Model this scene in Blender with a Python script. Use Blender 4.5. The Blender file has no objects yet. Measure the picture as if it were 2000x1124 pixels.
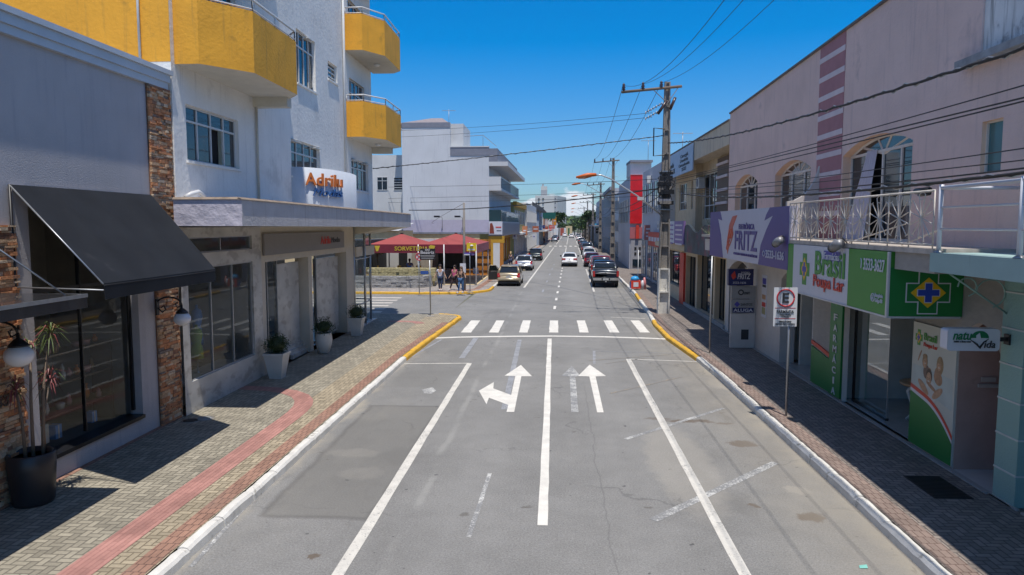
import bpy, bmesh, math, random
from math import radians, sin, cos, pi, sqrt
from mathutils import Vector, Matrix
random.seed(11)
SC = bpy.context.scene
COL = SC.collection

# ------------------------------------------------------------------ camera
FPX = 1400.0                      # focal length in pixels of a 2000 px wide picture
CAMZ = 4.4
YAW = math.atan(83/FPX); PITCH = math.atan(122/FPX)
cam_d = bpy.data.cameras.new('camera'); cam = bpy.data.objects.new('camera', cam_d); COL.objects.link(cam)
cam.location = (0, 0, CAMZ)
cam.rotation_euler = (pi/2 - PITCH, 0, YAW)
cam_d.sensor_width = 36; cam_d.lens = 36*FPX/2000
cam_d.clip_start = .05; cam_d.clip_end = 9000
SC.camera = cam
_R = Matrix.Rotation(YAW, 3, 'Z') @ Matrix.Rotation(pi/2 - PITCH, 3, 'X')

# ------------------------------------------------------------------ light
TO_SUN = Vector((.085, -.30, 1)).normalized()
sun_d = bpy.data.lights.new('sun', 'SUN'); sun = bpy.data.objects.new('sun', sun_d); COL.objects.link(sun)
sun_d.energy = 3.9; sun_d.angle = radians(.53); sun_d.color = (1, .955, .89)
sun.rotation_euler = TO_SUN.to_track_quat('Z', 'Y').to_euler()
W = bpy.data.worlds.new('World'); SC.world = W; W.use_nodes = True
nt = W.node_tree; nt.nodes.clear()
def nn(t, typ, **kw):
    n = t.nodes.new(typ)
    for k, v in kw.items():
        if k.startswith('i_'):
            n.inputs[k[2:].replace('_', ' ')].default_value = v
        elif k[0] == 'n' and k[1:].isdigit():
            n.inputs[int(k[1:])].default_value = v
        else: setattr(n, k, v)
    return n
sky = nn(nt, 'ShaderNodeTexSky', sky_type='NISHITA', sun_disc=False)
sky.sun_elevation = math.asin(TO_SUN.z); sky.sun_rotation = math.atan2(TO_SUN.x, TO_SUN.y)
sky.air_density = 1.0; sky.dust_density = .1; sky.ozone_density = 2.6; sky.altitude = 100
hs = nn(nt, 'ShaderNodeHueSaturation', i_Saturation=1.62, i_Value=.78, i_Hue=.505)
nt.links.new(sky.outputs[0], hs.inputs['Color'])
# cumulus low over the hills
tc = nn(nt, 'ShaderNodeTexCoord'); sep = nn(nt, 'ShaderNodeSeparateXYZ')
nt.links.new(tc.outputs['Generated'], sep.inputs[0])
mp = nn(nt, 'ShaderNodeMapping'); mp.inputs['Scale'].default_value = (16, 16, 34); mp.inputs['Location'].default_value = (1.3, .2, .55)
nt.links.new(tc.outputs['Generated'], mp.inputs[0])
nz = nn(nt, 'ShaderNodeTexNoise', i_Scale=1.0, i_Detail=7.0, i_Roughness=.56); nt.links.new(mp.outputs[0], nz.inputs['Vector'])
def mth(t, op, a, b=None, c=None, clamp=False):
    n = t.nodes.new('ShaderNodeMath'); n.operation = op; n.use_clamp = clamp
    for i, v in enumerate((a, b, c)):
        if v is None: continue
        if isinstance(v, (int, float)): n.inputs[i].default_value = v
        else: t.links.new(v, n.inputs[i])
    return n.outputs[0]
def mrange(t, v, a, b, c, d, smooth=True):
    n = t.nodes.new('ShaderNodeMapRange'); n.interpolation_type = 'SMOOTHSTEP' if smooth else 'LINEAR'
    t.links.new(v, n.inputs[0])
    for i, x in enumerate((a, b, c, d)): n.inputs[i+1].default_value = x
    return n.outputs[0]
band = mrange(nt, sep.outputs['Z'], .03, .075, 1, 0)
thr = mth(nt, 'SUBTRACT', nz.outputs['Fac'], mth(nt, 'MULTIPLY', mth(nt, 'SUBTRACT', 1.0, band), .45))
cl = mrange(nt, thr, .405, .50, 0, .95)
nt.links.new(mrange(nt, sep.outputs['Z'], .36, .62, 1.62, 1.05), hs.inputs['Saturation'])
low = nn(nt, 'ShaderNodeMapRange', data_type='FLOAT_VECTOR', interpolation_type='SMOOTHERSTEP'); cz3 = nt.nodes.new('ShaderNodeCombineXYZ')
for i in range(3): nt.links.new(sep.outputs['Z'], cz3.inputs[i])
nt.links.new(cz3.outputs[0], low.inputs['Vector'])
for i, v in ((7, (-.06,)*3), (8, (.30,)*3), (9, (.30, .47, .70)), (10, (1, 1, 1))): low.inputs[i].default_value = v
lowm = nn(nt, 'ShaderNodeMix', data_type='RGBA', blend_type='MULTIPLY'); lowm.inputs[0].default_value = 1; nt.links.new(hs.outputs[0], lowm.inputs[6]); nt.links.new(low.outputs['Vector'], lowm.inputs[7])
clc = nn(nt, 'ShaderNodeMix', data_type='RGBA'); nt.links.new(cl, clc.inputs[0]); nt.links.new(lowm.outputs[2], clc.inputs[6]); clc.inputs[7].default_value = (4.6, 4.9, 5.3, 1)
bgn = nn(nt, 'ShaderNodeBackground', i_Strength=.15); nt.links.new(clc.outputs[2], bgn.inputs[0])
wo = nn(nt, 'ShaderNodeOutputWorld'); nt.links.new(bgn.outputs[0], wo.inputs[0])
SC.view_settings.view_transform = 'Standard'; SC.view_settings.look = 'None'; SC.view_settings.gamma = 1; SC.view_settings.exposure = .30
SC.cycles.max_bounces = 7; SC.cycles.transparent_max_bounces = 12; SC.cycles.caustics_reflective = False; SC.cycles.caustics_refractive = False

# ------------------------------------------------------------------ rays through the photograph, for measuring on real planes
def ray(px, py):
    return _R @ Vector(((px-1000)/FPX, -(py-562)/FPX, -1.0))
def G(px, py, z=0.0):
    d = ray(px, py); t = (z-CAMZ)/d.z
    return Vector((d.x*t, d.y*t, z))
class Fr:
    """a vertical plane: u along it, n outwards from it"""
    def __init__(s, o, u, n, right=1):
        s.o = Vector(o); s.u = Vector(u).normalized(); s.n = Vector(n).normalized(); s.r = right
    def w(s, u, n, z):
        p = s.o + s.u*u + s.n*n
        return Vector((p.x, p.y, z))
    def hit(s, px, py, n=0.0):
        d = ray(px, py); o = s.o + s.n*n
        d2 = Vector((d.x, d.y)); t = o.dot(s.n)/d2.dot(s.n)
        p = d2*t - s.o
        return p.dot(s.u), CAMZ + d.z*t
BY = 37.0; BK = .022
def cx(y): return 0.0 if y < BY else BK*(y-BY)
def xleft(x): return Fr((x, 0), (0, 1), (1, 0), 1)
def xright(x): return Fr((x, 0), (0, 1), (-1, 0), -1)
def yfront(y): return Fr((0, y), (1, 0), (0, -1), 1)
# street beyond the bend: frames follow its direction
def bleft(off): return Fr((off - BK*BY, 0), (BK, 1), (1, -BK), 1)
def bright(off): return Fr((off - BK*BY, 0), (BK, 1), (-1, BK), -1)

# ------------------------------------------------------------------ materials
MATS = {}
def mat(name, col, rough=.6, metal=0.0, var=.12, vs=3.0, grain=0.0, gs=60.0, bump=0.0, bs=30.0, stain=None, streak=None, spec=.5, coat=0.0, emit=None, scale=(1, 1, 1)):
    if name in MATS: return MATS[name]
    m = bpy.data.materials.new(name); m.use_nodes = True; t = m.node_tree
    b = t.nodes['Principled BSDF']; b.inputs['Roughness'].default_value = rough; b.inputs['Metallic'].default_value = metal
    b.inputs['Specular IOR Level'].default_value = spec; b.inputs['Coat Weight'].default_value = coat
    tcx = t.nodes.new('ShaderNodeTexCoord'); mpx = t.nodes.new('ShaderNodeMapping'); mpx.inputs['Scale'].default_value = scale
    t.links.new(tcx.outputs['Object'], mpx.inputs[0]); vec = mpx.outputs[0]
    def noise(s, d=4.0, r=.55, v=None):
        n = nn(t, 'ShaderNodeTexNoise', i_Scale=s, i_Detail=d, i_Roughness=r); t.links.new(v or vec, n.inputs['Vector']); return n.outputs['Fac']
    val = mrange(t, noise(vs), .25, .75, 1-var, 1+var, False)
    if grain: val = mth(t, 'MULTIPLY', val, mrange(t, noise(gs, 2.0), .2, .8, 1-grain, 1+grain, False))
    mx = nn(t, 'ShaderNodeMix', data_type='RGBA', blend_type='MULTIPLY'); mx.inputs[0].default_value = 1; mx.inputs[6].default_value = (*col, 1)
    cmb = t.nodes.new('ShaderNodeCombineColor')
    for i in range(3): t.links.new(val, cmb.inputs[i])
    t.links.new(cmb.outputs[0], mx.inputs[7]); out = mx.outputs[2]
    if stain:                                   # (colour, noise scale, threshold)
        f = mrange(t, noise(stain[1], 6.0, .62), stain[2], stain[2]+.14, 0, stain[3] if len(stain) > 3 else .8)
        q = nn(t, 'ShaderNodeMix', data_type='RGBA'); t.links.new(f, q.inputs[0]); t.links.new(out, q.inputs[6]); q.inputs[7].default_value = (*stain[0], 1); out = q.outputs[2]
    if streak:                                  # vertical rain streaks: (colour, threshold, amount)
        mq = t.nodes.new('ShaderNodeMapping'); mq.inputs['Scale'].default_value = (5, 5, .35); t.links.new(tcx.outputs['Object'], mq.inputs[0])
        f = mrange(t, noise(1.6, 5.0, .6, mq.outputs[0]), streak[1], streak[1]+.2, 0, streak[2])
        q = nn(t, 'ShaderNodeMix', data_type='RGBA'); t.links.new(f, q.inputs[0]); t.links.new(out, q.inputs[6]); q.inputs[7].default_value = (*streak[0], 1); out = q.outputs[2]
    t.links.new(out, b.inputs['Base Color'])
    if bump:
        bm = nn(t, 'ShaderNodeBump', i_Strength=min(1, bump), i_Distance=.02*max(1, bump)); t.links.new(noise(bs, 5.0, .6), bm.inputs['Height']); t.links.new(bm.outputs[0], b.inputs['Normal'])
    if emit: b.inputs['Emission Color'].default_value = (*emit[0], 1); b.inputs['Emission Strength'].default_value = emit[1]
    MATS[name] = m; return m
def glass(name, tint=(.7, .75, .75), refl=1.0, ior=1.5, see=1.0):
    if name in MATS: return MATS[name]
    m = bpy.data.materials.new(name); m.use_nodes = True; t = m.node_tree; t.nodes.remove(t.nodes['Principled BSDF'])
    tr = nn(t, 'ShaderNodeBsdfTransparent'); tr.inputs[0].default_value = (*[c*see for c in tint], 1)
    gl = nn(t, 'ShaderNodeBsdfGlossy', i_Roughness=.015); gl.inputs[0].default_value = (.9, .95, 1, 1)
    fr = nn(t, 'ShaderNodeFresnel', i_IOR=ior); f = mth(t, 'MULTIPLY', fr.outputs[0], refl, None, True)
    ms = nn(t, 'ShaderNodeMixShader'); t.links.new(f, ms.inputs[0]); t.links.new(tr.outputs[0], ms.inputs[1]); t.links.new(gl.outputs[0], ms.inputs[2])
    t.links.new(ms.outputs[0], t.nodes['Material Output'].inputs[0]); MATS[name] = m; return m

# ------------------------------------------------------------------ mesh builder
class MB:
    def __init__(s): s.v = []; s.f = []; s.m = []; s.ms = []; s.sm = []
    def mi(s, m):
        if m not in s.ms: s.ms.append(m)
        return s.ms.index(m)
    def add(s, vs, fs, m, smooth=False):
        k = len(s.v); s.v += [tuple(v) for v in vs]; i = s.mi(m)
        for f in fs: s.f.append(tuple(k+a for a in f)); s.m.append(i); s.sm.append(smooth)
        return s
    def quad(s, a, b, c, d, m): return s.add([a, b, c, d], [(0, 1, 2, 3)], m)
    def box(s, x0, x1, y0, y1, z0, z1, m):
        return s.add([(x, y, z) for x in (x0, x1) for y in (y0, y1) for z in (z0, z1)],
                     [(0, 1, 3, 2), (4, 6, 7, 5), (0, 4, 5, 1), (2, 3, 7, 6), (0, 2, 6, 4), (1, 5, 7, 3)], m)
    def bx(s, F, u0, u1, n0, n1, z0, z1, m):
        return s.add([F.w(u, n, z) for u in (u0, u1) for n in (n0, n1) for z in (z0, z1)],
                     [(0, 1, 3, 2), (4, 6, 7, 5), (0, 4, 5, 1), (2, 3, 7, 6), (0, 2, 6, 4), (1, 5, 7, 3)], m)
    def prism(s, pts, z0, z1, m, top=None):
        """plan polygon extruded upwards"""
        n = len(pts)
        s.add([(p[0], p[1], z0) for p in pts]+[(p[0], p[1], z1) for p in pts], [(i, (i+1) % n, n+(i+1) % n, n+i) for i in range(n)]+[tuple(range(n))[::-1]], m)
        return s.add([(p[0], p[1], z1) for p in pts], [tuple(range(n))], top or m)
    def pf(s, F, pts, n0, n1, m):
        """polygon (u,z) on a frame given thickness n0..n1"""
        n = len(pts)
        s.add([F.w(p[0], n1, p[1]) for p in pts]+[F.w(p[0], n0, p[1]) for p in pts], [tuple(range(n)), tuple(range(n, 2*n))[::-1]]+[(i, n+i, n+(i+1) % n, (i+1) % n) for i in range(n)], m)
        return s
    def tube(s, pts, r, m, seg=6, caps=True):
        pts = [Vector(p) for p in pts]; rs = r if isinstance(r, (list, tuple)) else [r]*len(pts); V = []; prev = None
        for i, p in enumerate(pts):
            d = (pts[min(i+1, len(pts)-1)]-pts[max(i-1, 0)]).normalized()
            a = prev if prev is not None else (Vector((0, 0, 1)) if abs(d.z) < .9 else Vector((1, 0, 0)))
            x = (a - d*a.dot(d)).normalized(); prev = x; y = d.cross(x)
            for k in range(seg):
                an = 2*pi*k/seg; V.append(p + (x*cos(an)+y*sin(an))*rs[i])
        F = [(i*seg+k, i*seg+(k+1) % seg, (i+1)*seg+(k+1) % seg, (i+1)*seg+k) for i in range(len(pts)-1) for k in range(seg)]
        if caps: F += [tuple(range(seg))[::-1], tuple(range((len(pts)-1)*seg, len(pts)*seg))]
        return s.add(V, F, m, seg > 5)
    def cyl(s, c, r, z0, z1, m, seg=16, r1=None):
        return s.tube([(c[0], c[1], z0), (c[0], c[1], z1)], [r, r if r1 is None else r1], m, seg)
    def lathe(s, c, prof, m, seg=20, axis=None):
        """prof: list of (r, z)"""
        V = [(c[0]+r*cos(2*pi*k/seg), c[1]+r*sin(2*pi*k/seg), c[2]+z) for r, z in prof for k in range(seg)]
        F = [(i*seg+k, i*seg+(k+1) % seg, (i+1)*seg+(k+1) % seg, (i+1)*seg+k) for i in range(len(prof)-1) for k in range(seg)]
        F += [tuple(range(seg))[::-1], tuple(range((len(prof)-1)*seg, len(prof)*seg))]
        return s.add(V, F, m, True)
    def ball(s, c, r, m, seg=12, ring=8, sc=(1, 1, 1), jit=0):
        V = []
        for i in range(ring+1):
            a = pi*i/ring
            for k in range(seg):
                q = 1+random.uniform(-jit, jit); V.append((c[0]+sc[0]*r*q*sin(a)*cos(2*pi*k/seg), c[1]+sc[1]*r*q*sin(a)*sin(2*pi*k/seg), c[2]-sc[2]*r*q*cos(a)))
        return s.add(V, [(i*seg+k, i*seg+(k+1) % seg, (i+1)*seg+(k+1) % seg, (i+1)*seg+k) for i in range(ring) for k in range(seg)], m, True)
    def build(s, name, parent=None, **kw):
        me = bpy.data.meshes.new(name); me.from_pydata(s.v, [], s.f)
        for m in s.ms: me.materials.append(m)
        me.polygons.foreach_set('material_index', s.m); me.polygons.foreach_set('use_smooth', s.sm)
        me.validate(); me.update()
        o = bpy.data.objects.new(name, me); COL.objects.link(o)
        if parent is not None: put(o, parent)
        for k, v in kw.items(): o[{'cat': 'category'}.get(k, k)] = v
        return o
def put(o, parent):
    o.parent = parent
    r = parent
    while r.parent: r = r.parent
    if parent.type == 'EMPTY':
        o.matrix_parent_inverse = (Matrix.Translation(parent.location) @ parent.rotation_euler.to_matrix().to_4x4()).inverted()
def thing(name, label, cat, loc=(0, 0, 0), rz=0, group=None):
    o = bpy.data.objects.new(name, None); COL.objects.link(o); o.location = loc; o.rotation_euler = (0, 0, rz); o.empty_display_size = .2
    o['label'] = label; o['category'] = cat
    if group: o['group'] = group
    return o
def struct(mb, name): return mb.build(name, kind='structure')
def dup(root, loc, rz=0, label=None, group=None):
    r = root.copy(); COL.objects.link(r); r.location = loc; r.rotation_euler = (0, 0, rz)
    if label: r['label'] = label
    if group: r['group'] = group
    for ch in list(root.children):
        c = ch.copy(); COL.objects.link(c); c.parent = r
        for g in list(ch.children):
            d = g.copy(); COL.objects.link(d); d.parent = c
    return r

# ------------------------------------------------------------------ lettering
def glyphs(s, bold=0.0, shear=0.0, depth=.3, sp=1.0):
    c = bpy.data.curves.new('t', 'FONT'); c.body = s; c.size = 1; c.offset = bold; c.shear = shear; c.resolution_u = 3; c.space_character = sp; c.space_line = .95
    c.align_x = 'CENTER'; c.offset = bold*.45
    o = bpy.data.objects.new('t', c); COL.objects.link(o)
    dg = bpy.context.evaluated_depsgraph_get(); me = bpy.data.meshes.new_from_object(o.evaluated_get(dg))
    V = [v.co.copy() for v in me.vertices]; Fs = [tuple(p.vertices) for p in me.polygons]
    bpy.data.objects.remove(o); bpy.data.curves.remove(c); bpy.data.meshes.remove(me)
    x0 = min(v.x for v in V); x1 = max(v.x for v in V); y0 = min(v.y for v in V); y1 = max(v.y for v in V)
    V = [((v.x-x0)/(x1-x0), (v.y-y0)/(y1-y0)) for v in V]
    return V, Fs
def text_map(mb, s, fn, m, bold=0.0, shear=0.0, sp=1.0, thick=.012):
    """fn(a, b, d) -> world for a,b in 0..1 and depth d"""
    V, Fs = glyphs(s, bold, shear, sp=sp); n = len(V)
    edges = {}
    for f in Fs:
        for i in range(len(f)):
            e = (f[i], f[(i+1) % len(f)]); edges[e] = 1
    side = [(b, a, a+n, b+n) for a, b in edges if (b, a) not in edges]
    mb.add([fn(a, b, thick) for a, b in V]+[fn(a, b, 0) for a, b in V], Fs+side, m)
def text(mb, s, F, u0, u1, z0, z1, m, n=.01, **kw):
    """u0 = left edge as read, u1 = right edge; z may be a pair (left, right)"""
    z0 = z0 if isinstance(z0, tuple) else (z0, z0); z1 = z1 if isinstance(z1, tuple) else (z1, z1)
    text_map(mb, s, lambda a, b, d: F.w(u0+(u1-u0)*a, n+d, (z0[0]*(1-a)+z0[1]*a)*(1-b)+(z1[0]*(1-a)+z1[1]*a)*b), m, **kw)

# ------------------------------------------------------------------ walls with openings
def wall(mb, F, u0, u1, z0, z1, ops, m, depth=.2, n=0.0, reveal=None, ztop=None):
    """front face with rectangular or arched openings (u0,u1,z0,z1[,arch height]) and their reveals"""
    us = sorted({u0, u1, *[o[0] for o in ops], *[o[1] for o in ops]}); zs = sorted({z0, z1, *[o[2] for o in ops], *[o[3]+(o[4] if len(o) > 4 else 0) for o in ops]})
    us = [u for u in us if u0 <= u <= u1]; zs = [z for z in zs if z0 <= z <= z1]
    zt = (lambda u, z: z if ztop is None or z < z1-1e-6 else ztop(u))
    for i in range(len(us)-1):
        for j in range(len(zs)-1):
            uc = (us[i]+us[i+1])/2; zc = (zs[j]+zs[j+1])/2
            if any(o[0] < uc < o[1] and o[2] < zc < o[3]+(o[4] if len(o) > 4 else 0) for o in ops): continue
            mb.quad(F.w(us[i], n, zs[j]), F.w(us[i+1], n, zs[j]), F.w(us[i+1], n, zt(us[i+1], zs[j+1])), F.w(us[i], n, zt(us[i], zs[j+1])), m)
    rv = reveal or m
    for o in ops:
        a, b, c, d = o[:4]; h = o[4] if len(o) > 4 else 0
        mb.quad(F.w(a, n, c), F.w(a, n-depth, c), F.w(a, n-depth, d), F.w(a, n, d), rv)
        mb.quad(F.w(b, n, c), F.w(b, n, d), F.w(b, n-depth, d), F.w(b, n-depth, c), rv)
        mb.quad(F.w(a, n, c), F.w(b, n, c), F.w(b, n-depth, c), F.w(a, n-depth, c), rv)
        if not h: mb.quad(F.w(a, n, d), F.w(a, n-depth, d), F.w(b, n-depth, d), F.w(b, n, d), rv)
        else:
            N = 14; pts = [(a+(b-a)*k/N, d+h*(1-(2*k/N-1)**2)) for k in range(N+1)]
            for k in range(N):
                p, q = pts[k], pts[k+1]
                mb.quad(F.w(p[0], n, p[1]), F.w(p[0], n-depth, p[1]), F.w(q[0], n-depth, q[1]), F.w(q[0], n, q[1]), rv)
                mb.quad(F.w(p[0], n, p[1]), F.w(q[0], n, q[1]), F.w(q[0], n, d+h), F.w(p[0], n, d+h), m)
def window(parent, F, u0, u1, z0, z1, frame, pane, n=-.12, cols=2, rows=None, bar=.045, arch=0, fan=0, sill=None, open_cols=(), dark=None, label=None, name='window', awn=False, back=None):
    mb = MB(); us = [u0+(u1-u0)*i/cols for i in range(cols+1)]; rows = rows or []
    t = bar
    mb.bx(F, u0, u1, n-.02, n+.03, z0, z0+t, frame); mb.bx(F, u0, u1, n-.02, n+.03, z1-t, z1, frame)
    for u in us: mb.bx(F, max(u0, u-t/2 if u > u0 else u), min(u1, u+t/2 if u < u1 else u) if u > u0 else u0+t, n-.018, n+.032, z0+t, z1-t, frame) if u < u1 else mb.bx(F, u1-t, u1, n-.018, n+.032, z0+t, z1-t, frame)
    for r in rows: zz = z0+(z1-z0)*r; mb.bx(F, u0+t, u1-t, n-.015, n+.034, zz-t/2, zz+t/2, frame)
    if arch:
        N = 14; P = [(u0+(u1-u0)*k/N, z1+arch*(1-(2*k/N-1)**2)-.02) for k in range(N+1)]
        mb.tube([F.w(p[0], n, p[1]) for p in P], t*.6, frame, 4)
        for k in range(1, fan+1):
            tt = k/(fan+1); tt = .5+(tt-.5)*(1.0 if abs(tt-.5) < .3 else 1.12); mb.tube([F.w((u0+u1)/2, n, z1-.1), F.w(u0+(u1-u0)*tt, n, z1+arch*(1-(2*tt-1)**2)-.02)], t*.45, frame, 4)
    if sill: mb.bx(F, u0-.05, u1+.05, n, sill[1], z0-.06, z0-.002, sill[0])
    if awn:                                   # top-hung lights standing ajar in the top row
        zt = z0+(z1-z0)*rows[-1]
        for i in awn: mb.pf(Fr(F.o, F.u, F.n), [(us[i]+.03, z1-.05), (us[i+1]-.03, z1-.05), (us[i+1]-.03, z1-.08), (us[i]+.03, z1-.08)], n, n+.2, frame)
    o = mb.build(name, parent, **({'label': label} if label else {}))
    pm = MB(); d = dark or MATS.get('room_dark')
    for i in range(cols):
        if i in open_cols:
            zt = z0+(z1-z0)*(rows[-1] if rows else 1)
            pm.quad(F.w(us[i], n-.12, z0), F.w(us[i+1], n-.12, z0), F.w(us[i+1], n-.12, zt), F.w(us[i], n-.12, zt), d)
            if rows: pm.quad(F.w(us[i], n, zt), F.w(us[i+1], n, zt), F.w(us[i+1], n, z1), F.w(us[i], n, z1), pane)
        else: pm.quad(F.w(us[i], n, z0), F.w(us[i+1], n, z0), F.w(us[i+1], n, z1), F.w(us[i], n, z1), pane)
    if arch:
        pm.add([F.w(p[0], n, p[1]) for p in P], [tuple(range(len(P)))], pane)
    pm.build('pane', o)
    return o

white_fr = mat('white_paint_metal', (.62, .62, .61), .4, var=.06)
alu = mat('aluminium', (.45, .46, .47), .35, .6, var=.08)
steel = mat('galvanised_steel', (.34, .35, .36), .42, .7, var=.15, vs=8)
black_m = mat('black_metal', (.012, .012, .014), .45, var=.1)
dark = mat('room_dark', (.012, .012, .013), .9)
blueglass = mat('window_glass', (.012, .022, .032), .04, spec=.9, var=.3, vs=.5)
grnglass = mat('green_window_glass', (.02, .05, .055), .05, spec=.9, var=.3, vs=.5)
shopglass = glass('shop_glass', (.85, .88, .88), .62, 1.5)
shopglass2 = glass('pharmacy_glass', (.86, .90, .90), .26, 1.5)
rubber = mat('rubber', (.012, .012, .012), .8)
# ================================================================== ground, road, pavements
def node_mat(name):
    m = bpy.data.materials.new(name); m.use_nodes = True; MATS[name] = m
    t = m.node_tree; b = t.nodes['Principled BSDF']; g = t.nodes.new('ShaderNodeNewGeometry'); return m, t, b, g.outputs['Position']
def tnoise(t, vec, s, d=4.0, r=.55, scale=None, dim='3D'):
    if scale:
        mm = t.nodes.new('ShaderNodeMapping'); mm.inputs['Scale'].default_value = scale; t.links.new(vec, mm.inputs[0]); vec = mm.outputs[0]
    n = nn(t, 'ShaderNodeTexNoise', i_Scale=s, i_Detail=d, i_Roughness=r); t.links.new(vec, n.inputs['Vector']); return n.outputs['Fac']
def tmix(t, f, a, b, mode='MIX'):
    q = nn(t, 'ShaderNodeMix', data_type='RGBA', blend_type=mode)
    for i, v in ((0, f), (6, a), (7, b)):
        if isinstance(v, (int, float)): q.inputs[i].default_value = v
        elif isinstance(v, tuple): q.inputs[i].default_value = (*v, 1)
        else: t.links.new(v, q.inputs[i])
    return q.outputs[2]
def tgray(t, v):
    c = t.nodes.new('ShaderNodeCombineColor')
    for i in range(3): t.links.new(v, c.inputs[i])
    return c.outputs[0]
def gp(px, py): v = G(px, py); return (v.x, v.y)
def asphalt():
    m, t, b, P = node_mat('asphalt'); s = nn(t, 'ShaderNodeSeparateXYZ'); t.links.new(P, s.inputs[0]); X, Y = s.outputs[0], s.outputs[1]
    big = mrange(t, tnoise(t, P, .35, 5), .3, .7, .88, 1.12, False)
    mid = mrange(t, tnoise(t, P, 2.2, 5, .65), .3, .7, .93, 1.07, False)
    gr = mrange(t, tnoise(t, P, 42, 3, .75), .25, .75, .58, 1.42, False)
    gr2 = mrange(t, tnoise(t, P, 24, 3, .7), .25, .75, .86, 1.14, False)
    v = mth(t, 'MULTIPLY', mth(t, 'MULTIPLY', big, mid), mth(t, 'MULTIPLY', gr, gr2))
    c = tmix(t, 1, (.205, .200, .190), tgray(t, v), 'MULTIPLY')
    # tyre-polished lanes run lighter along the street
    ln = mth(t, 'ABSOLUTE', mth(t, 'SUBTRACT', mth(t, 'ABSOLUTE', X), 1.35)); lane = mrange(t, ln, .1, .95, .16, 0)
    c = tmix(t, mth(t, 'MULTIPLY', lane, mrange(t, tnoise(t, P, 1, 3, .5, (2, .12, 1)), .3, .7, .4, 1)), c, (.31, .303, .29))
    # old tar patches
    def rect(x0, x1, y0, y1, soft=.05, wob=.18):
        w = mth(t, 'MULTIPLY', mth(t, 'SUBTRACT', tnoise(t, P, 1.3, 3), .5), wob)
        xx = mth(t, 'ADD', X, w); yy = mth(t, 'ADD', Y, w)
        a = mth(t, 'MULTIPLY', mrange(t, xx, x0-soft, x0+soft, 0, 1), mrange(t, xx, x1-soft, x1+soft, 1, 0))
        return mth(t, 'MULTIPLY', a, mth(t, 'MULTIPLY', mrange(t, yy, y0-soft, y0+soft, 0, 1), mrange(t, yy, y1-soft, y1+soft, 1, 0)))
    c = tmix(t, mth(t, 'MULTIPLY', rect(-4.45, -2.75, 10.3, 17.0), .55), c, (.150, .143, .128))
    rim = mth(t, 'SUBTRACT', rect(-4.50, -2.70, 10.24, 17.06), rect(-4.40, -2.80, 10.36, 16.94)); c = tmix(t, mth(t, 'MULTIPLY', mth(t, 'MAXIMUM', rim, 0.0), .45), c, (.085, .08, .075))
    seam = mth(t, 'ADD', X, mth(t, 'MULTIPLY', mth(t, 'SUBTRACT', tnoise(t, P, .6, 5), .5), .35)); sm = mth(t, 'MULTIPLY', mrange(t, mth(t, 'ABSOLUTE', mth(t, 'SUBTRACT', seam, .82)), .004, .02, 1, 0), mrange(t, Y, 17, 22, 1, 0)); c = tmix(t, mth(t, 'MULTIPLY', sm, .28), c, (.07, .07, .07))
    sm2 = mth(t, 'MULTIPLY', mrange(t, mth(t, 'ABSOLUTE', mth(t, 'SUBTRACT', seam, -2.15)), .02, .10, 1, 0), mrange(t, tnoise(t, P, .7, 4), .42, .6, 0, .4)); c = tmix(t, sm2, c, (.33, .325, .30))
    blot = mrange(t, tnoise(t, P, .55, 6, .68, (1, .5, 1)), .53, .64, 0, .42); c = tmix(t, mth(t, 'MULTIPLY', blot, mrange(t, mth(t, 'ABSOLUTE', X), 1.8, 3.2, .25, 1)), c, (.135, .13, .12))
    c = tmix(t, mth(t, 'MULTIPLY', rect(-4.6, -2.9, 19, 29.5, .1), .35), c, (.165, .16, .148))
    # lighter dried dust next to the patch edge and in the parking lanes
    dust = mrange(t, mth(t, 'ABSOLUTE', X), 2.5, 4.9, 0, 1); dn = mrange(t, tnoise(t, P, 1.1, 7, .66, (1, .45, 1)), .44, .66, 0, 1)
    right = mrange(t, X, 1.5, 3.2, .35, 1)
    c = tmix(t, mth(t, 'MULTIPLY', mth(t, 'MULTIPLY', dust, dn), mth(t, 'MULTIPLY', right, .55)), c, (.31, .29, .25))
    # sand and silt in the gutters
    edge = mth(t, 'ADD', mth(t, 'ABSOLUTE', X), mth(t, 'MULTIPLY', mth(t, 'SUBTRACT', tnoise(t, P, .8, 6, .65), .5), 1.3))
    near = mrange(t, Y, 31, 34, 1, 0)
    c = tmix(t, mth(t, 'MULTIPLY', near, mrange(t, mth(t, 'MULTIPLY', edge, mrange(t, X, -1, 1, .965, 1, False)), 4.4, 4.85, 0, .75)), c, (.36, .32, .25))
    wet = mrange(t, tnoise(t, P, .9, 6, .7, (1.6, .35, 1)), .60, .66, 0, 1)
    c = tmix(t, mth(t, 'MULTIPLY', wet, mth(t, 'MULTIPLY', mrange(t, X, 3.6, 4.4, 0, 1), .6)), c, (.075, .068, .055))
    # oil and water spots
    sp = mrange(t, tnoise(t, P, 1.7, 3, .5, (1, 1.7, 1)), .70, .735, 0, 1)
    c = tmix(t, mth(t, 'MULTIPLY', sp, .55), c, (.085, .075, .062))
    sp2 = mrange(t, tnoise(t, P, 5.5, 2, .4), .745, .765, 0, 1); c = tmix(t, mth(t, 'MULTIPLY', sp2, .7), c, (.05, .05, .05))
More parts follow.
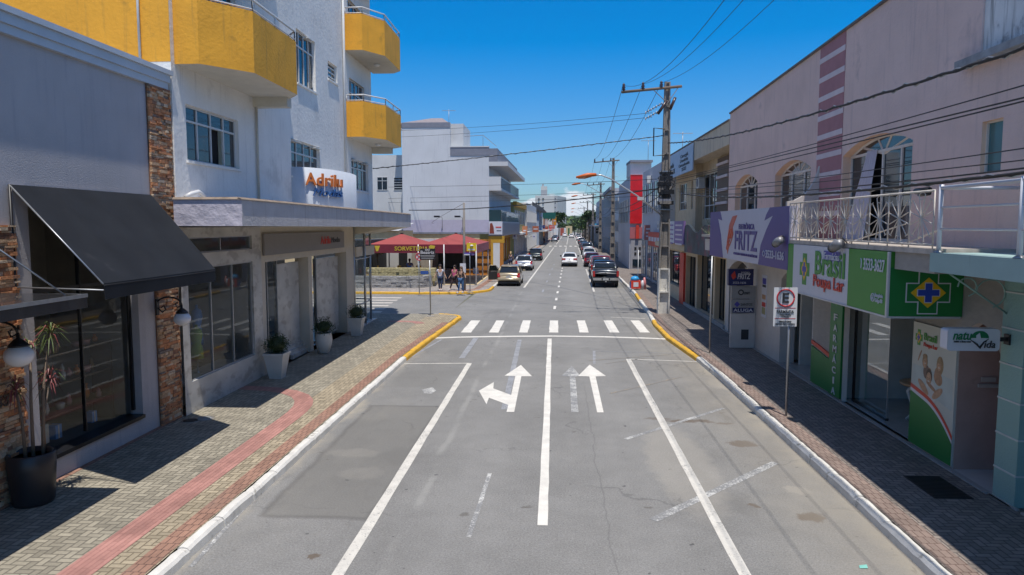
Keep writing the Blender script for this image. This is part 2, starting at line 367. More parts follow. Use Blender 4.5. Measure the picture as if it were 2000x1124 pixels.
    # brown spills and silt patches of the right parking lane
    for bx_, by_, ra_, rb_, al_ in [(*gp(*q)[:2], q2, q3, q4) for q, q2, q3, q4 in (((1345, 823), .55, .07, .75), ((1285, 818), .30, .07, .5), ((1413, 828), .22, .07, .6), ((1452, 868), .28, .13, .75), ((1583, 1012), .20, .13, .85), ((1475, 990), .10, .06, .7), ((1560, 960), .20, .12, -.5), ((300, 940), .2, .1, .5), ((613, 1084), .07, .05, .8), ((690, 885), .5, .16, -.14), ((705, 925), .4, .2, -.12), ((1420, 750), .5, .5, -.35), ((1330, 905), .6, 1.6, -.35))]:
        wx = mth(t, 'ADD', X, mth(t, 'MULTIPLY', mth(t, 'SUBTRACT', tnoise(t, P, 3.0, 5, .7), .5), .5)); wy = mth(t, 'ADD', Y, mth(t, 'MULTIPLY', mth(t, 'SUBTRACT', tnoise(t, P, 2.7, 5, .7), .5), .6))
        e1 = mth(t, 'POWER', mth(t, 'DIVIDE', mth(t, 'SUBTRACT', wx, bx_), ra_), 2.0); e2 = mth(t, 'POWER', mth(t, 'DIVIDE', mth(t, 'SUBTRACT', wy, by_), rb_*1.6), 2.0)
        c = tmix(t, mth(t, 'MULTIPLY', mrange(t, mth(t, 'ADD', e1, e2), .5, 1.4, 1, 0), abs(al_)), c, (.115, .085, .06) if al_ > 0 else (.37, .34, .29))
    brown = mth(t, 'MULTIPLY', mrange(t, X, 2.6, 4.6, 0, .55), mrange(t, tnoise(t, P, .5, 5, .6), .3, .65, .5, 1)); c = tmix(t, mth(t, 'MULTIPLY', brown, near), c, (.275, .245, .20))
    # fine cracks
    vo = nn(t, 'ShaderNodeTexVoronoi', feature='DISTANCE_TO_EDGE', i_Scale=.33)
    wv = t.nodes.new('ShaderNodeVectorMath'); wv.operation = 'ADD'; nz2 = nn(t, 'ShaderNodeTexNoise', i_Scale=1.4, i_Detail=6.0); t.links.new(P, nz2.inputs['Vector'])
    t.links.new(P, wv.inputs[0]); sc2 = t.nodes.new('ShaderNodeVectorMath'); sc2.operation = 'SCALE'; sc2.inputs[3].default_value = 1.1; t.links.new(nz2.outputs['Color'], sc2.inputs[0]); t.links.new(sc2.outputs[0], wv.inputs[1])
    t.links.new(wv.outputs[0], vo.inputs['Vector'])
    ck = mth(t, 'MULTIPLY', mrange(t, vo.outputs['Distance'], .0, .012, 1, 0), mrange(t, tnoise(t, P, .25, 3), .5, .6, 0, .35))
    c = tmix(t, ck, c, (.05, .05, .05))
    t.links.new(c, b.inputs['Base Color']); b.inputs['Roughness'].default_value = .82; b.inputs['Specular IOR Level'].default_value = .3
    bp = nn(t, 'ShaderNodeBump', i_Strength=.55, i_Distance=.008); t.links.new(tnoise(t, P, 60, 3, .7), bp.inputs['Height']); t.links.new(bp.outputs[0], b.inputs['Normal'])
    return m
def herring(name, base, dk, unit=.105, zone=None):
    m, t, b, P = node_mat(name)
    mp_ = t.nodes.new('ShaderNodeMapping'); mp_.inputs['Scale'].default_value = (1/unit, 1/unit, 1); t.links.new(P, mp_.inputs[0])
    s = nn(t, 'ShaderNodeSeparateXYZ'); t.links.new(mp_.outputs[0], s.inputs[0])
    i = mth(t, 'FLOOR', s.outputs[0]); j = mth(t, 'FLOOR', s.outputs[1]); fx = mth(t, 'SUBTRACT', s.outputs[0], i); fy = mth(t, 'SUBTRACT', s.outputs[1], j)
    k = mth(t, 'FLOORED_MODULO', mth(t, 'SUBTRACT', i, j), 4.0)
    eq = lambda n: mth(t, 'COMPARE', k, float(n), .1)
    k0, k1, k2, k3 = eq(0), eq(1), eq(2), eq(3)
    dl = mth(t, 'ADD', fx, k1); dr = mth(t, 'ADD', mth(t, 'SUBTRACT', 1.0, fx), k0)
    db = mth(t, 'ADD', fy, k2); dt = mth(t, 'ADD', mth(t, 'SUBTRACT', 1.0, fy), k3)
    e = mth(t, 'MINIMUM', mth(t, 'MINIMUM', dl, dr), mth(t, 'MINIMUM', db, dt))
    cmb = t.nodes.new('ShaderNodeCombineXYZ'); t.links.new(mth(t, 'SUBTRACT', i, k1), cmb.inputs[0]); t.links.new(mth(t, 'SUBTRACT', j, k2), cmb.inputs[1])
    wn = nn(t, 'ShaderNodeTexWhiteNoise', noise_dimensions='2D'); t.links.new(cmb.outputs[0], wn.inputs['Vector'])
    bv = mrange(t, wn.outputs['Value'], 0, 1, .78, 1.2, False)
    v = mth(t, 'MULTIPLY', bv, mrange(t, tnoise(t, P, 1.3, 6, .65), .3, .7, .85, 1.15, False))
    v = mth(t, 'MULTIPLY', v, mrange(t, tnoise(t, P, 45, 3, .6), .25, .75, .85, 1.15, False))
    c = tmix(t, 1, base, tgray(t, v), 'MULTIPLY')
    if zone: c = tmix(t, 1, zone(t, s, P, c), tgray(t, v), 'MULTIPLY')
    mortar = mrange(t, e, .05, .13, 1, 0)
    c = tmix(t, mth(t, 'MULTIPLY', mortar, .85), c, dk)
    c = tmix(t, mrange(t, tnoise(t, P, .7, 7, .7), .55, .72, 0, .35), c, (.09, .08, .065))
    t.links.new(c, b.inputs['Base Color']); b.inputs['Roughness'].default_value = .85
    bp = nn(t, 'ShaderNodeBump', i_Strength=.6, i_Distance=.006); t.links.new(mrange(t, e, .03, .16, 0, 1), bp.inputs['Height']); t.links.new(bp.outputs[0], b.inputs['Normal'])
    return m
def rib(name, col, bw=.2, bh=.1, dk=(.09, .05, .04), rotate=0.0):
    m, t, b, P = node_mat(name); mm = t.nodes.new('ShaderNodeMapping'); mm.inputs['Rotation'].default_value = (0, 0, rotate); t.links.new(P, mm.inputs[0])
    br = nn(t, 'ShaderNodeTexBrick', i_Scale=1.0, i_Mortar_Size=.006, i_Brick_Width=bw, i_Row_Height=bh, i_Mortar_Smooth=.1, i_Bias=0.0)
    br.inputs['Color1'].default_value = (*col, 1); br.inputs['Color2'].default_value = (*[x*.78 for x in col], 1); br.inputs['Mortar'].default_value = (*dk, 1)
    t.links.new(mm.outputs[0], br.inputs['Vector'])
    v = mth(t, 'MULTIPLY', mrange(t, tnoise(t, P, 1.6, 6, .65), .3, .7, .78, 1.22, False), mrange(t, tnoise(t, P, 40, 3), .25, .75, .87, 1.13, False))
    c = tmix(t, 1, br.outputs[0], tgray(t, v), 'MULTIPLY')
    c = tmix(t, mrange(t, tnoise(t, P, .8, 7, .7), .52, .72, 0, .45), c, (.16, .12, .10))
    t.links.new(c, b.inputs['Base Color']); b.inputs['Roughness'].default_value = .85
    bp = nn(t, 'ShaderNodeBump', i_Strength=.5, i_Distance=.006); t.links.new(br.outputs['Fac'], bp.inputs['Height']); bp.invert = True; t.links.new(bp.outputs[0], b.inputs['Normal'])
    return m
def paint(name, col, wear=.5, under=(.17, .17, .17), sc=26.0):
    m, t, b, P = node_mat(name)
    v = mrange(t, tnoise(t, P, 3, 5), .3, .7, .86, 1.1, False)
    c = tmix(t, 1, col, tgray(t, mth(t, 'MULTIPLY', v, mrange(t, tnoise(t, P, 60, 3), .2, .8, .9, 1.1, False))), 'MULTIPLY')
    f = mth(t, 'ADD', mth(t, 'MULTIPLY', tnoise(t, P, sc, 6, .7), .6), mth(t, 'MULTIPLY', tnoise(t, P, 2.3, 4, .6), .4))
    c = tmix(t, mrange(t, f, 1-wear-.08, 1-wear+.04, 0, .9), c, under)
    t.links.new(c, b.inputs['Base Color']); b.inputs['Roughness'].default_value = .7
    bp = nn(t, 'ShaderNodeBump', i_Strength=.35, i_Distance=.004); t.links.new(tnoise(t, P, 60, 3), bp.inputs['Height']); t.links.new(bp.outputs[0], b.inputs['Normal'])
    return m
A = asphalt()
pav_l = herring('grey_paver', (.285, .255, .195), (.095, .085, .065))
pav_t = herring('tan_paver', (.33, .275, .19), (.12, .095, .06))
pav_r = herring('brown_paver', (.22, .185, .16), (.07, .06, .055))
pav_f = herring('far_paver', (.33, .29, .255), (.13, .11, .10))
red_t = rib('red_tactile', (.42, .21, .175), .5, .075, (.26, .12, .10), pi/2)
brn_b = rib('brown_border_brick', (.27, .20, .165), .1, .2)
red_b = rib('red_border_brick', (.33, .185, .13), .1, .2)
lane_w = paint('road_paint', (.60, .57, .51), .40)
lane_n = paint('road_paint_fresh', (.66, .63, .57), .335)
lane_old = paint('road_paint_old', (.56, .55, .52), .515)
lane_ylw = paint('road_paint_faded_yellow', (.50, .36, .17), .56)
lane_gst = paint('road_paint_ghost', (.30, .305, .32), .45)
lane_tan = paint('road_paint_worn_tan', (.52, .47, .41), .40)
kerb_w = paint('kerb_white', (.66, .635, .58), .385, (.26, .24, .2), 9)
kerb_y = paint('kerb_yellow', (.66, .37, .03), .37, (.30, .24, .16), 9)
kerb_g = paint('kerb_concrete', (.30, .28, .25), .4, (.2, .18, .15), 9)
GZ = -.012
g = MB(); g.add([(-900, -60, GZ), (900, -60, GZ), (900, 2400, GZ), (-900, 2400, GZ)], [(0, 1, 2, 3)], mat('ground_soil', (.16, .15, .10), .9, var=.3, vs=.02, stain=((.05, .09, .03), .03, .45)))
struct(g, 'ground')
# road sheet follows the bend
rd = MB(); ys = [-12, 37, 60, 100, 150, 200, 260, 340, 460]
for a, b_ in zip(ys, ys[1:]):
    rd.quad((cx(a)-5.25, a, 0), (cx(a)+5.35, a, 0), (cx(b_)+5.35, b_, 0), (cx(b_)-5.25, b_, 0), A)
struct(rd, 'road')
cs = MB(); cs.quad((-60, 33.6, .001), (-5.25, 33.6, .001), (-5.25, 50, .001), (-60, 50, .001), A); struct(cs, 'cross_street')

KH = .14
def arc(c, r, a0, a1, n=8): return [(c[0]+r*cos(radians(a0+(a1-a0)*i/n)), c[1]+r*sin(radians(a0+(a1-a0)*i/n))) for i in range(n+1)]
# kerb centre-lines -------------------------------------------------
KL = [(-4.88, -10), (-4.88, 22.8), (-4.72, 27), (-4.50, 31.2)] + arc((-5.55, 32.9), 1.15, -20, 90, 8) + [(-60, 34.05)]
KF = [(-60, 45.1), (-7.3, 45.1)] + arc((-7.3, 48.1), 3.0, -90, -8, 8) + [(cx(52)-4.55, 52), (cx(400)-4.55, 400)]
KR = [(4.81, -10), (4.81, 20), (4.70, 23.3), (4.38, 27.5), (4.42, 31.5), (4.62, 34.5), (cx(46)+4.95, 46), (cx(60)+4.85, 60), (cx(400)+4.85, 400)]
def poly(mb, pts, z, m): mb.add([(p[0], p[1], z) for p in pts], [tuple(range(len(pts)))], m)
def strip(mb, line, o0, o1, z, m, side=1):
    """band beside a polyline, offset o0..o1 to its left"""
    P = [Vector(p) for p in line]; N = []
    for i, p in enumerate(P):
        d = (P[min(i+1, len(P)-1)]-P[max(i-1, 0)]).normalized(); N.append(Vector((-d.y, d.x))*side)
    for i in range(len(P)-1):
        a, b_, c, d = P[i]+N[i]*o0, P[i+1]+N[i+1]*o0, P[i+1]+N[i+1]*o1, P[i]+N[i]*o1
        if side > 0: mb.quad((*a, z), (*b_, z), (*c, z), (*d, z), m)
        else: mb.quad((*d, z), (*c, z), (*b_, z), (*a, z), m)
def resample(line, step):
    out = []; P = [Vector(p) for p in line]
    for a, b_ in zip(P, P[1:]):
        L = (b_-a).length; n = max(1, int(round(L/step)))
        out += [a+(b_-a)*i/n for i in range(n)]
    return out+[P[-1]]
def kerb(line, colf, name, w=.17, h=KH+.012, side=1, limit=1e9):
    """kerb of separate stones laid end to end with a rounded top"""
    P = resample(line, .98); groups = {}
    for i in range(len(P)-1):
        a, b_ = P[i], P[i+1]; d = (b_-a); L = d.length; d.normalize(); q = Vector((-d.y, d.x))*side; m = colf((a+b_)/2)
        jz = random.uniform(-.012, .010); jx = random.uniform(-.012, .012); mb = groups.setdefault(m.name, MB())
        gap = .006; N = 6 if a.y < 40 else 1; prof = [(-w/2-.012, -.02), (-w/2, h*.72), (-w/2+.035, h*.97), (0, h+.004), (w/2-.03, h), (w/2, h-.02), (w/2, -.02)]
        V = []
        for s_ in range(N+1):
            e = s_/N; base = a+d*(gap+(L-2*gap)*e); wob = (random.uniform(-.006, .006) if 0 < s_ < N else 0); dz = -.012 if (s_ in (0, N) and N > 1) else random.uniform(-.003, .004)
            for (o, z) in prof: pp = base+q*(o+jx+wob); V.append((pp.x, pp.y, z+(jz+dz if z > 0 else 0)))
        n = len(prof); Fc = [(s_*n+k, s_*n+k+1, (s_+1)*n+k+1, (s_+1)*n+k) for s_ in range(N) for k in range(n-1)]
        Fc += [tuple(range(n)), tuple(range(N*n, (N+1)*n))[::-1]]
        mb.add(V, Fc, m, False)
    for k, mb in groups.items(): struct(mb, name)
kerb(KL, lambda p: kerb_y if (22.6 < p.y and p.x > -5.9) else (kerb_w if p.y < 30 else kerb_g), 'kerb', side=1)
kerb(KF, lambda p: kerb_y if p.y < 49.6 else (kerb_w if p.y < 70 else kerb_g), 'kerb', side=1)
kerb(KR, lambda p: kerb_y if (22.8 < p.y < 32.6 or 41.5 < p.y < 45.5) else kerb_w, 'kerb', side=-1)
# left pavement ------------------------------------------------------
pv = MB(); inner = [(-4.87-.0, -10)] ; L0 = [(x-.08, y) for x, y in KL]
poly(pv, [(-14, -10)]+[(-5.98, -10), (-5.98, 34.0), (-14, 34.0)], KH, pav_l)
poly(pv, [(-5.98, -10), (-4.97, -10), (-4.97, 22.8), (-4.80, 27), (-4.6, 31.0)]+[(x, y) for x, y in arc((-5.6, 32.85), 1.1, -20, 90, 8)]+[(-5.98, 33.95)], KH, pav_t)
struct(pv, 'pavement')
pe = MB(); strip(pe, [(-4.99, -10), (-4.99, 22.8), (-4.82, 27), (-4.62, 31)], 0, .29, KH+.004, red_b)
struct(pe, 'pavement_border')
tp = MB()
c1 = [(-5.84, -10), (-5.84, 15.2), (-5.86, 15.8), (-5.93, 16.35), (-6.08, 16.85), (-6.34, 17.3), (-6.75, 17.68), (-7.3, 17.95), (-8.2, 18.1)]
strip(tp, c1, -.22, .22, KH+.005, red_t)
strip(tp, [(-7.4, 31.2), (-6.6, 31.2)]+arc((-6.6, 30.4), .8, 90, 10, 5), -.22, .22, KH+.005, red_t)
strip(tp, [(-8.36, -10), (-8.36, 15.5)], -.13, .13, KH+.006, red_b)
struct(tp, 'tactile_paving')
# far left pavement and corner
fv = MB(); FARP = [(-60, 45.18), (-7.3, 45.18)]+[(x, y) for x, y in arc((-7.3, 48.1), 2.92, -90, -8, 8)]+[(cx(52)-4.63, 52), (cx(400)-4.63, 400), (cx(400)-20, 400), (-20, 60), (-60, 60)]
poly(fv, FARP, KH, pav_f); struct(fv, 'pavement')
fb = MB(); strip(fb, [(-7.3, 45.22)]+[(x, y) for x, y in arc((-7.3, 48.1), 2.85, -90, -8, 8)]+[(cx(52)-4.7, 52), (cx(300)-4.7, 300)], .5, .9, KH+.004, red_b); struct(fb, 'tactile_paving')
# right pavement
rv = MB(); poly(rv, [(4.89, -10), (14, -10), (14, 60), (cx(200)+14, 200), (cx(400)+14, 400), (cx(400)+4.93, 400), (cx(60)+4.93, 60), (cx(46)+5.03, 46), (4.7, 34.5), (4.5, 31.5), (4.46, 27.5), (4.78, 23.3), (4.89, 20)], KH, pav_r); struct(rv, 'pavement')
re = MB(); strip(re, [(4.91, -10), (4.91, 20), (4.80, 23.3), (4.48, 27.5), (4.52, 31.5), (4.72, 34.5), (cx(46)+5.05, 46)], 0, .3, KH+.004, brn_b, side=-1); struct(re, 'pavement_border')
# ------------------------------------------------------------------ painted markings (sheets lying on the asphalt)
MZ = .005
def line_px(mb, a, b_, wa, m, z=MZ, step=.6, jit=.006):
    a, b_ = Vector(a), Vector(b_); d = (b_-a); L = d.length; d.normalize(); q = Vector((-d.y, d.x)); n = max(1, int(L/step)); V = []
    for i in range(n+1):
        c = a+d*L*i/n; V.append((*(c+q*(wa/2+random.uniform(-jit, jit))), z)); V.append((*(c-q*(wa/2+random.uniform(-jit, jit))), z))
    mb.add(V, [(2*i+1, 2*i+3, 2*i+2, 2*i) for i in range(n)], m)
def pxline(name, p, q, w, m, **k):
    mb = MB(); line_px(mb, gp(*p), gp(*q), w, m, **k); return struct(mb, name)
pxline('lane_line', (640, 1156), (917, 710), .16, lane_w)
pxline('lane_line', (1482, 1174), (1227, 702), .16, lane_w)
pxline('lane_line', (1060, 1027), (1073.5, 662), .15, lane_n)
mb = MB(); st = [gp(848, 661), gp(900, 659), gp(1000, 657.5), gp(1080, 657), gp(1180, 658.5), gp(1260, 661), gp(1315, 663.5)]
for a, b_ in zip(st, st[1:]): line_px(mb, a, b_, .27, lane_n)
struct(mb, 'stop_line')
for (x0, x1) in ((342, 400), (500, 552), (666, 717), (836, 888), (1006, 1057), (1174, 1227), (1343, 1398)):
    xa, xb = [780+.35*v for v in (x0, x1)]
    mb = MB(); a0 = gp(xa, 650); b0 = gp(xb, 650)
    ycn = a0[1]; yf = ycn+3.75
    n = 6; V = []
    for i in range(n+1):
        y = ycn+(yf-ycn)*i/n; V += [(a0[0]+random.uniform(-.012, .012), y, MZ), (b0[0]+random.uniform(-.012, .012), y, MZ)]
    mb.add(V, [(2*i, 2*i+1, 2*i+3, 2*i+2) for i in range(n)], lane_n); struct(mb, 'crosswalk_stripe')
def cpoly(name, pts, m, z=MZ):
    mb = MB(); V = [gp(780+.35*x, 570+.35*y) for x, y in pts]; mb.add([(v[0], v[1], z) for v in V], [tuple(range(len(V)))], m); return struct(mb, name)
cpoly('direction_arrow', [(598, 672), (608, 633), (500, 593), (486, 629), (444, 554), (527, 506), (524, 541), (624, 578), (647, 472), (587, 470), (678, 410), (740, 473), (681, 473), (641, 672)][::-1], lane_n)
cpoly('direction_arrow', [(1104, 675), (1060, 474), (997, 472), (1062, 408), (1153, 472), (1095, 474), (1140, 675)][::-1], lane_n)
cpoly('old_direction_arrow', [(960, 672), (950, 474), (905, 470), (962, 415), (1010, 470), (982, 474), (1000, 672)][::-1], lane_old, .0035)
cpoly('old_road_marking', [(125, 548), (185, 535), (205, 552), (180, 572), (140, 568)][::-1], lane_old)
pxline('old_road_marking', (1015, 664), (985, 800), .16, lane_gst, z=.0032)
pxline('old_road_marking', (1222, 858), (1412, 798), .11, lane_old, z=.0035)
pxline('old_road_marking', (1275, 1017), (1514, 904), .15, lane_old, z=.0035)
pxline('old_road_marking', (915, 1050), (957, 925), .07, lane_old, z=.0035)
pxline('old_road_marking', (790, 711), (917, 710), .09, lane_w, z=.0045)
pxline('old_road_marking', (1228, 702), (1362, 707), .07, lane_n, z=.0045)
pxline('old_road_marking', (1157, 686), (1330, 691), .05, lane_gst)
pxline('old_road_marking', (1160, 686), (1161, 711), .09, lane_gst, z=.0045)
pxline('old_road_marking', (1150, 705), (1310, 693), .08, lane_ylw)
pxline('old_road_marking', (1192, 769), (1330, 737), .08, lane_ylw, z=.0045)
pxline('old_road_marking', (1182, 711), (1260, 700), .05, lane_ylw, z=.0045)
pxline('old_road_marking', (780, 711), (862, 664), .10, lane_gst)
pxline('old_road_marking', (930, 660), (902, 700), .2, lane_gst, z=.0042)
pxline('old_road_marking', (372, 1108), (640, 815), .07, lane_old, z=.0036)
mb = MB(); line_px(mb, gp(1193, 620), gp(1260, 623), .08, lane_n); struct(mb, 'old_road_marking')
mb = MB(); poly(mb, [gp(877, 632), gp(888, 628), gp(884, 640), gp(864, 643)][::-1], MZ, lane_ylw); struct(mb, 'old_road_marking')
# beyond the junction
def bl(off, y0, y1, w, m, name='lane_line'):
    mb = MB(); line_px(mb, (cx(y0)+off, y0), (cx(y1)+off, y1), w, m, step=6); return struct(mb, name)
bl(-2.42, 50.3, 140, .14, lane_w); bl(-2.42, 165, 400, .14, lane_w)
bl(2.40, 47.5, 72, .14, lane_w); bl(2.40, 76, 143, .14, lane_w); bl(2.42, 163, 400, .14, lane_w)
bl(0, 112, 143, .13, lane_w); bl(0, 163, 400, .13, lane_w)
y = 37.5
while y < 92: bl(0, y, y+1.4, .13, lane_n, 'lane_dash'); y += 4.4
y = 47
for i in range(5): bl(-1.0, y, y+2, .12, lane_gst, 'lane_dash'); y += 8
for i in range(8): mb = MB(); x0 = cx(150)-3.6+i*1.05; mb.quad((x0, 148, MZ), (x0+.5, 148, MZ), (x0+.5, 152.5, MZ), (x0, 152.5, MZ), lane_n); struct(mb, 'crosswalk_stripe')
for i, x1 in enumerate((-8.75, -8.9, -9.05, -9.15, -9.2, -9.25)):
    mb = MB(); y0 = 35.4+i*1.42; mb.quad((-14.5, y0, MZ), (x1, y0, MZ), (x1, y0+.55, MZ), (-14.5, y0+.55, MZ), lane_tan); struct(mb, 'crosswalk_stripe')
for i in range(4):
    mb = MB(); line_px(mb, gp(1170+i*3, 582+i*9), gp(1262-i*2, 583+i*9), .05, lane_gst); struct(mb, 'old_road_marking')
# manhole covers and drain
def cover(px, py, r, m, label, z=KH):
    c = G(px, py, z); t = thing('manhole_cover', label, 'manhole cover', (c.x, c.y, z))
    mb = MB(); mb.lathe((c.x, c.y, z+.001), [(r, 0), (r, .008), (r-.03, .012)], m, 24)
    for k in range(-3, 4): mb.box(c.x-r*.7, c.x+r*.7, c.y+k*r*.2-.01, c.y+k*r*.2+.01, z+.012, z+.017, m)
    mb.build('lid', t)
    MB().lathe((c.x, c.y, z+.0005), [(r+.05, 0), (r+.05, .004)], kerb_g, 24).build('rim', t)
cover(373, 822, .16, mat('iron_cover', (.03, .028, .026), .6), 'small dark iron round cover at the foot of the stone column')
cover(398, 818, .17, mat('concrete_cover', (.27, .28, .28), .8), 'small pale grey round cover next to the dark one by the stone column')
c0 = G(1830, 952, KH)
t = thing('drain_grate', 'dark rectangular steel grate let into the shaded right pavement before the pharmacy poster', 'drain grate', (c0.x, c0.y, KH))
mb = MB(); gm = mat('grate_steel', (.022, .021, .02), .6); mb.box(c0.x-.3, c0.x+.3, c0.y-.5, c0.y+.5, KH, KH+.012, gm); mb.build('frame', t)
mb = MB()
for k in range(16): mb.box(c0.x-.28, c0.x+.28, c0.y-.48+k*.062, c0.y-.455+k*.062, KH+.012, KH+.022, gm)
mb.build('bars', t)
# ================================================================== LEFT: grey shop
LW = xleft(-8.35)                      # street wall of the grey shop
grey_w = mat('grey_plaster', (.46, .44, .445), .8, var=.07, vs=1.2, grain=.04, bump=.5, bs=45, streak=((.30, .295, .34), .52, .35))
grey_l = mat('light_grey_plaster', (.42, .40, .41), .8, var=.08, grain=.04, bump=.4, bs=45)
corn = mat('cornice_paint', (.52, .57, .62), .55, var=.07, vs=2)
stones = [mat('ledger_stone_%s' % n, c, .85, var=.3, vs=9, grain=.2, gs=40, bump=1.5, bs=40) for n, c in
          (('rust', (.58, .25, .11)), ('tan', (.60, .38, .22)), ('brown', (.34, .17, .10)), ('cream', (.66, .50, .34)), ('slate', (.26, .20, .16)))]
def rock_column(F, u0, u1, z0, z1, n0, name, parent, side=None, label=None):
    mb = MB(); z = z0
    mb.bx(F, u0+.03, u1-.03, n0-.3, n0+.015, z0, z1, stones[2])
    while z < z1:
        h = min(random.choice((.035, .045, .055, .07)), z1-z); u = u0-random.uniform(0, .1)
        while u < u1:
            w = random.uniform(.10, .34); a = max(u, u0)+random.uniform(0, .006); b = min(u+w, u1); m = random.choices(stones, (5, 5, 2, 2, 1))[0]
            if b-a > .03:
                d = n0+random.uniform(.02, .065); mb.bx(F, a, b, n0, d, z+.002, z+h-.004, m)
            u += w
        if side is not None:                       # the return face
            v = -.32
            while v < .05:
                w = random.uniform(.1, .25); m = random.choices(stones, (5, 5, 2, 2, 1))[0]; b = min(v+w, .05); s_ = (u1, u1+random.uniform(.015, .05)) if side > 0 else (u0-random.uniform(.015, .05), u0)
                mb.bx(F, s_[0], s_[1], n0+v, n0+b, z+.002, z+h-.004, m); v += w
        z += h
    return mb.build(name, parent, **({'label': label} if label else {}))
GS = thing('shop_building', 'grey plastered shop with stone-clad columns and a black slanted awning, nearest on the left', 'shop', (-8.4, 10, 0))
wz0, wz1 = 1.0, 5.05
mb = MB()
wall(mb, LW, 1.0, 14.45, 0, 7.35, [(10.9, 14.06, .56, 5.0), (6.1, 7.2, .14, 2.9)], grey_w, .28)
mb.quad(LW.w(14.45, 0, 0), LW.w(14.45, -8, 0), LW.w(14.45, -8, 7.35), LW.w(14.45, 0, 7.35), grey_w)
mb.bx(LW, 14.45, 15.25, -8, -.02, 0, 7.35, grey_w)
mb.bx(LW, 1, 15.2, -9, -.02, 7.20, 7.34, mat('roof_sheet', (.3, .3, .3), .6))
mb.build('wall', GS)
u_c, z_c = LW.hit(325, 127, .26)
mb = MB()
zc = 7.28
mb.bx(LW, 1, 15.18, -.3, .08, zc, zc+.14, corn); mb.bx(LW, 1, 15.22, -.3, .12, zc+.142, zc+.30, corn); mb.bx(LW, 1, 15.26, -.3, .17, zc+.302, zc+.40, corn)
mb.build('cornice', GS)
rock_column(LW, 14.44, 15.24, KH, zc, .03, 'stone_column', GS, side=1)
rock_column(LW, 7.4, 10.6, KH, 4.4, .03, 'stone_column', GS, label='wide stone-clad column behind the black planter')
# plain strips between stone and glass
mb = MB(); mb.bx(LW, 10.6, 10.9, 0, .05, .14, 5.0, grey_l); mb.build('pilaster', GS); mb = MB(); mb.bx(LW, 13.84, 14.06, -.25, .012, .56, 5.0, grey_l); mb.build('pilaster', GS)
# shop window and the display behind it
black_al = mat('black_aluminium', (.018, .018, .02), .35, .3)
mb = MB()
for (a, b) in ((10.9, 10.94), (13.78, 13.84), (12.3, 12.325)): mb.bx(LW, a, b, -.2, -.14, .66, 5.0, black_al)
mb.bx(LW, 10.9, 13.84, -.28, .06, .50, .57, black_al); mb.bx(LW, 10.9, 13.84, -.2, -.13, 4.94, 5.0, black_al); mb.bx(LW, 10.9, 13.84, -.2, -.14, 3.28, 3.34, black_al)
wn = mb.build('window', GS); MB().quad(LW.w(10.94, -.17, .57), LW.w(13.78, -.17, .57), LW.w(13.78, -.17, 4.94), LW.w(10.94, -.17, 4.94), shopglass).build('pane', wn)
room_w = mat('shop_interior_wall', (.40, .36, .31), .8); room_f = mat('shop_floor_tile', (.36, .34, .31), .25); shelf_m = mat('dark_wood_shelf', (.20, .14, .09), .5)
mb = MB(); mb.bx(LW, 9.9, 14.3, -2.3, -2.2, .3, 5.0, room_w); mb.bx(LW, 9.9, 14.3, -4.9, -.3, .3, .42, room_f); mb.bx(LW, 9.9, 14.3, -4.9, -.3, 4.9, 5.0, room_w); mb.bx(LW, 14.3, 14.4, -4.9, -.3, .42, 4.9, room_w); mb.bx(LW, 9.8, 9.9, -4.9, -.3, .42, 4.9, room_w)
mb.build('interior', GS)
def shelf(u0, u1, n, zs, label, goods_label):
    t = thing('display_shelf', label, 'shelf', tuple(LW.w((u0+u1)/2, n, .42))); mb = MB()
    for z in zs: mb.bx(LW, u0, u1, n-.45, n, z, z+.04, shelf_m)
    mb.build('board', t)
    for u in (u0, u1-.04): q = MB(); q.bx(LW, u, u+.04, n-.44, n-.01, .42, zs[-1], shelf_m); q.build('side_panel', t)
SG = [mat('porcelain', (.6, .58, .54), .25), mat('pink_cloth', (.55, .3, .28), .7), mat('orange_ribbon', (.6, .2, .04), .6), mat('pale_blue_box', (.12, .30, .62), .5), mat('wicker', (.3, .2, .1), .8), mat('green_cloth', (.25, .4, .1), .7)]
shelf(11.0, 14.1, -.75, [.9, 1.45, 2.0], 'low dark display shelf behind the grey shop window', '')
k = 0
for z in (.94, 1.49, 2.04):
    for u in [11.1+.245*i for i in range(12)]:
        if random.random() < .25: continue
        u += random.uniform(-.06, .06); h = random.uniform(.16, .38); m = random.choice(SG[:2]+SG[:1]+SG[4:5]+[SG[2]])
        mb = MB(); cnt = globals().setdefault('cnt', {}); cnt[z] = cnt.get(z, 0)+1; c = LW.w(u, -.95+random.uniform(-.08, .12), z)
        kind = random.choice('vjb')
        if kind == 'v': mb.lathe(c, [(.03, 0), (.06, h*.3), (.05, h*.6), (.02, h*.8), (.035, h)], m, 10)
        elif kind == 'j': mb.lathe(c, [(.05, 0), (.055, h*.5), (.03, h*.55), (.04, h*.75), (.01, h)], m, 10)
        else: mb.lathe(c, [(.07, 0), (.09, h*.5), (.085, h*.55)], m, 10)
        mb.build('ornament', None, label='%s %s on the %s board of the dark shelf, %s from the near end' % (m.name.replace('_', ' '), {'v': 'vase', 'j': 'figurine', 'b': 'bowl'}[kind], {.94: 'low', 1.49: 'middle', 2.04: 'top'}[z], ('first', 'second', 'third', 'fourth', 'fifth', 'sixth', 'seventh', 'eighth', 'ninth', 'tenth', 'eleventh', 'twelfth')[cnt[z]-1]), cat='ornament', group='goods displayed on the shelf of the grey shop'); k += 1
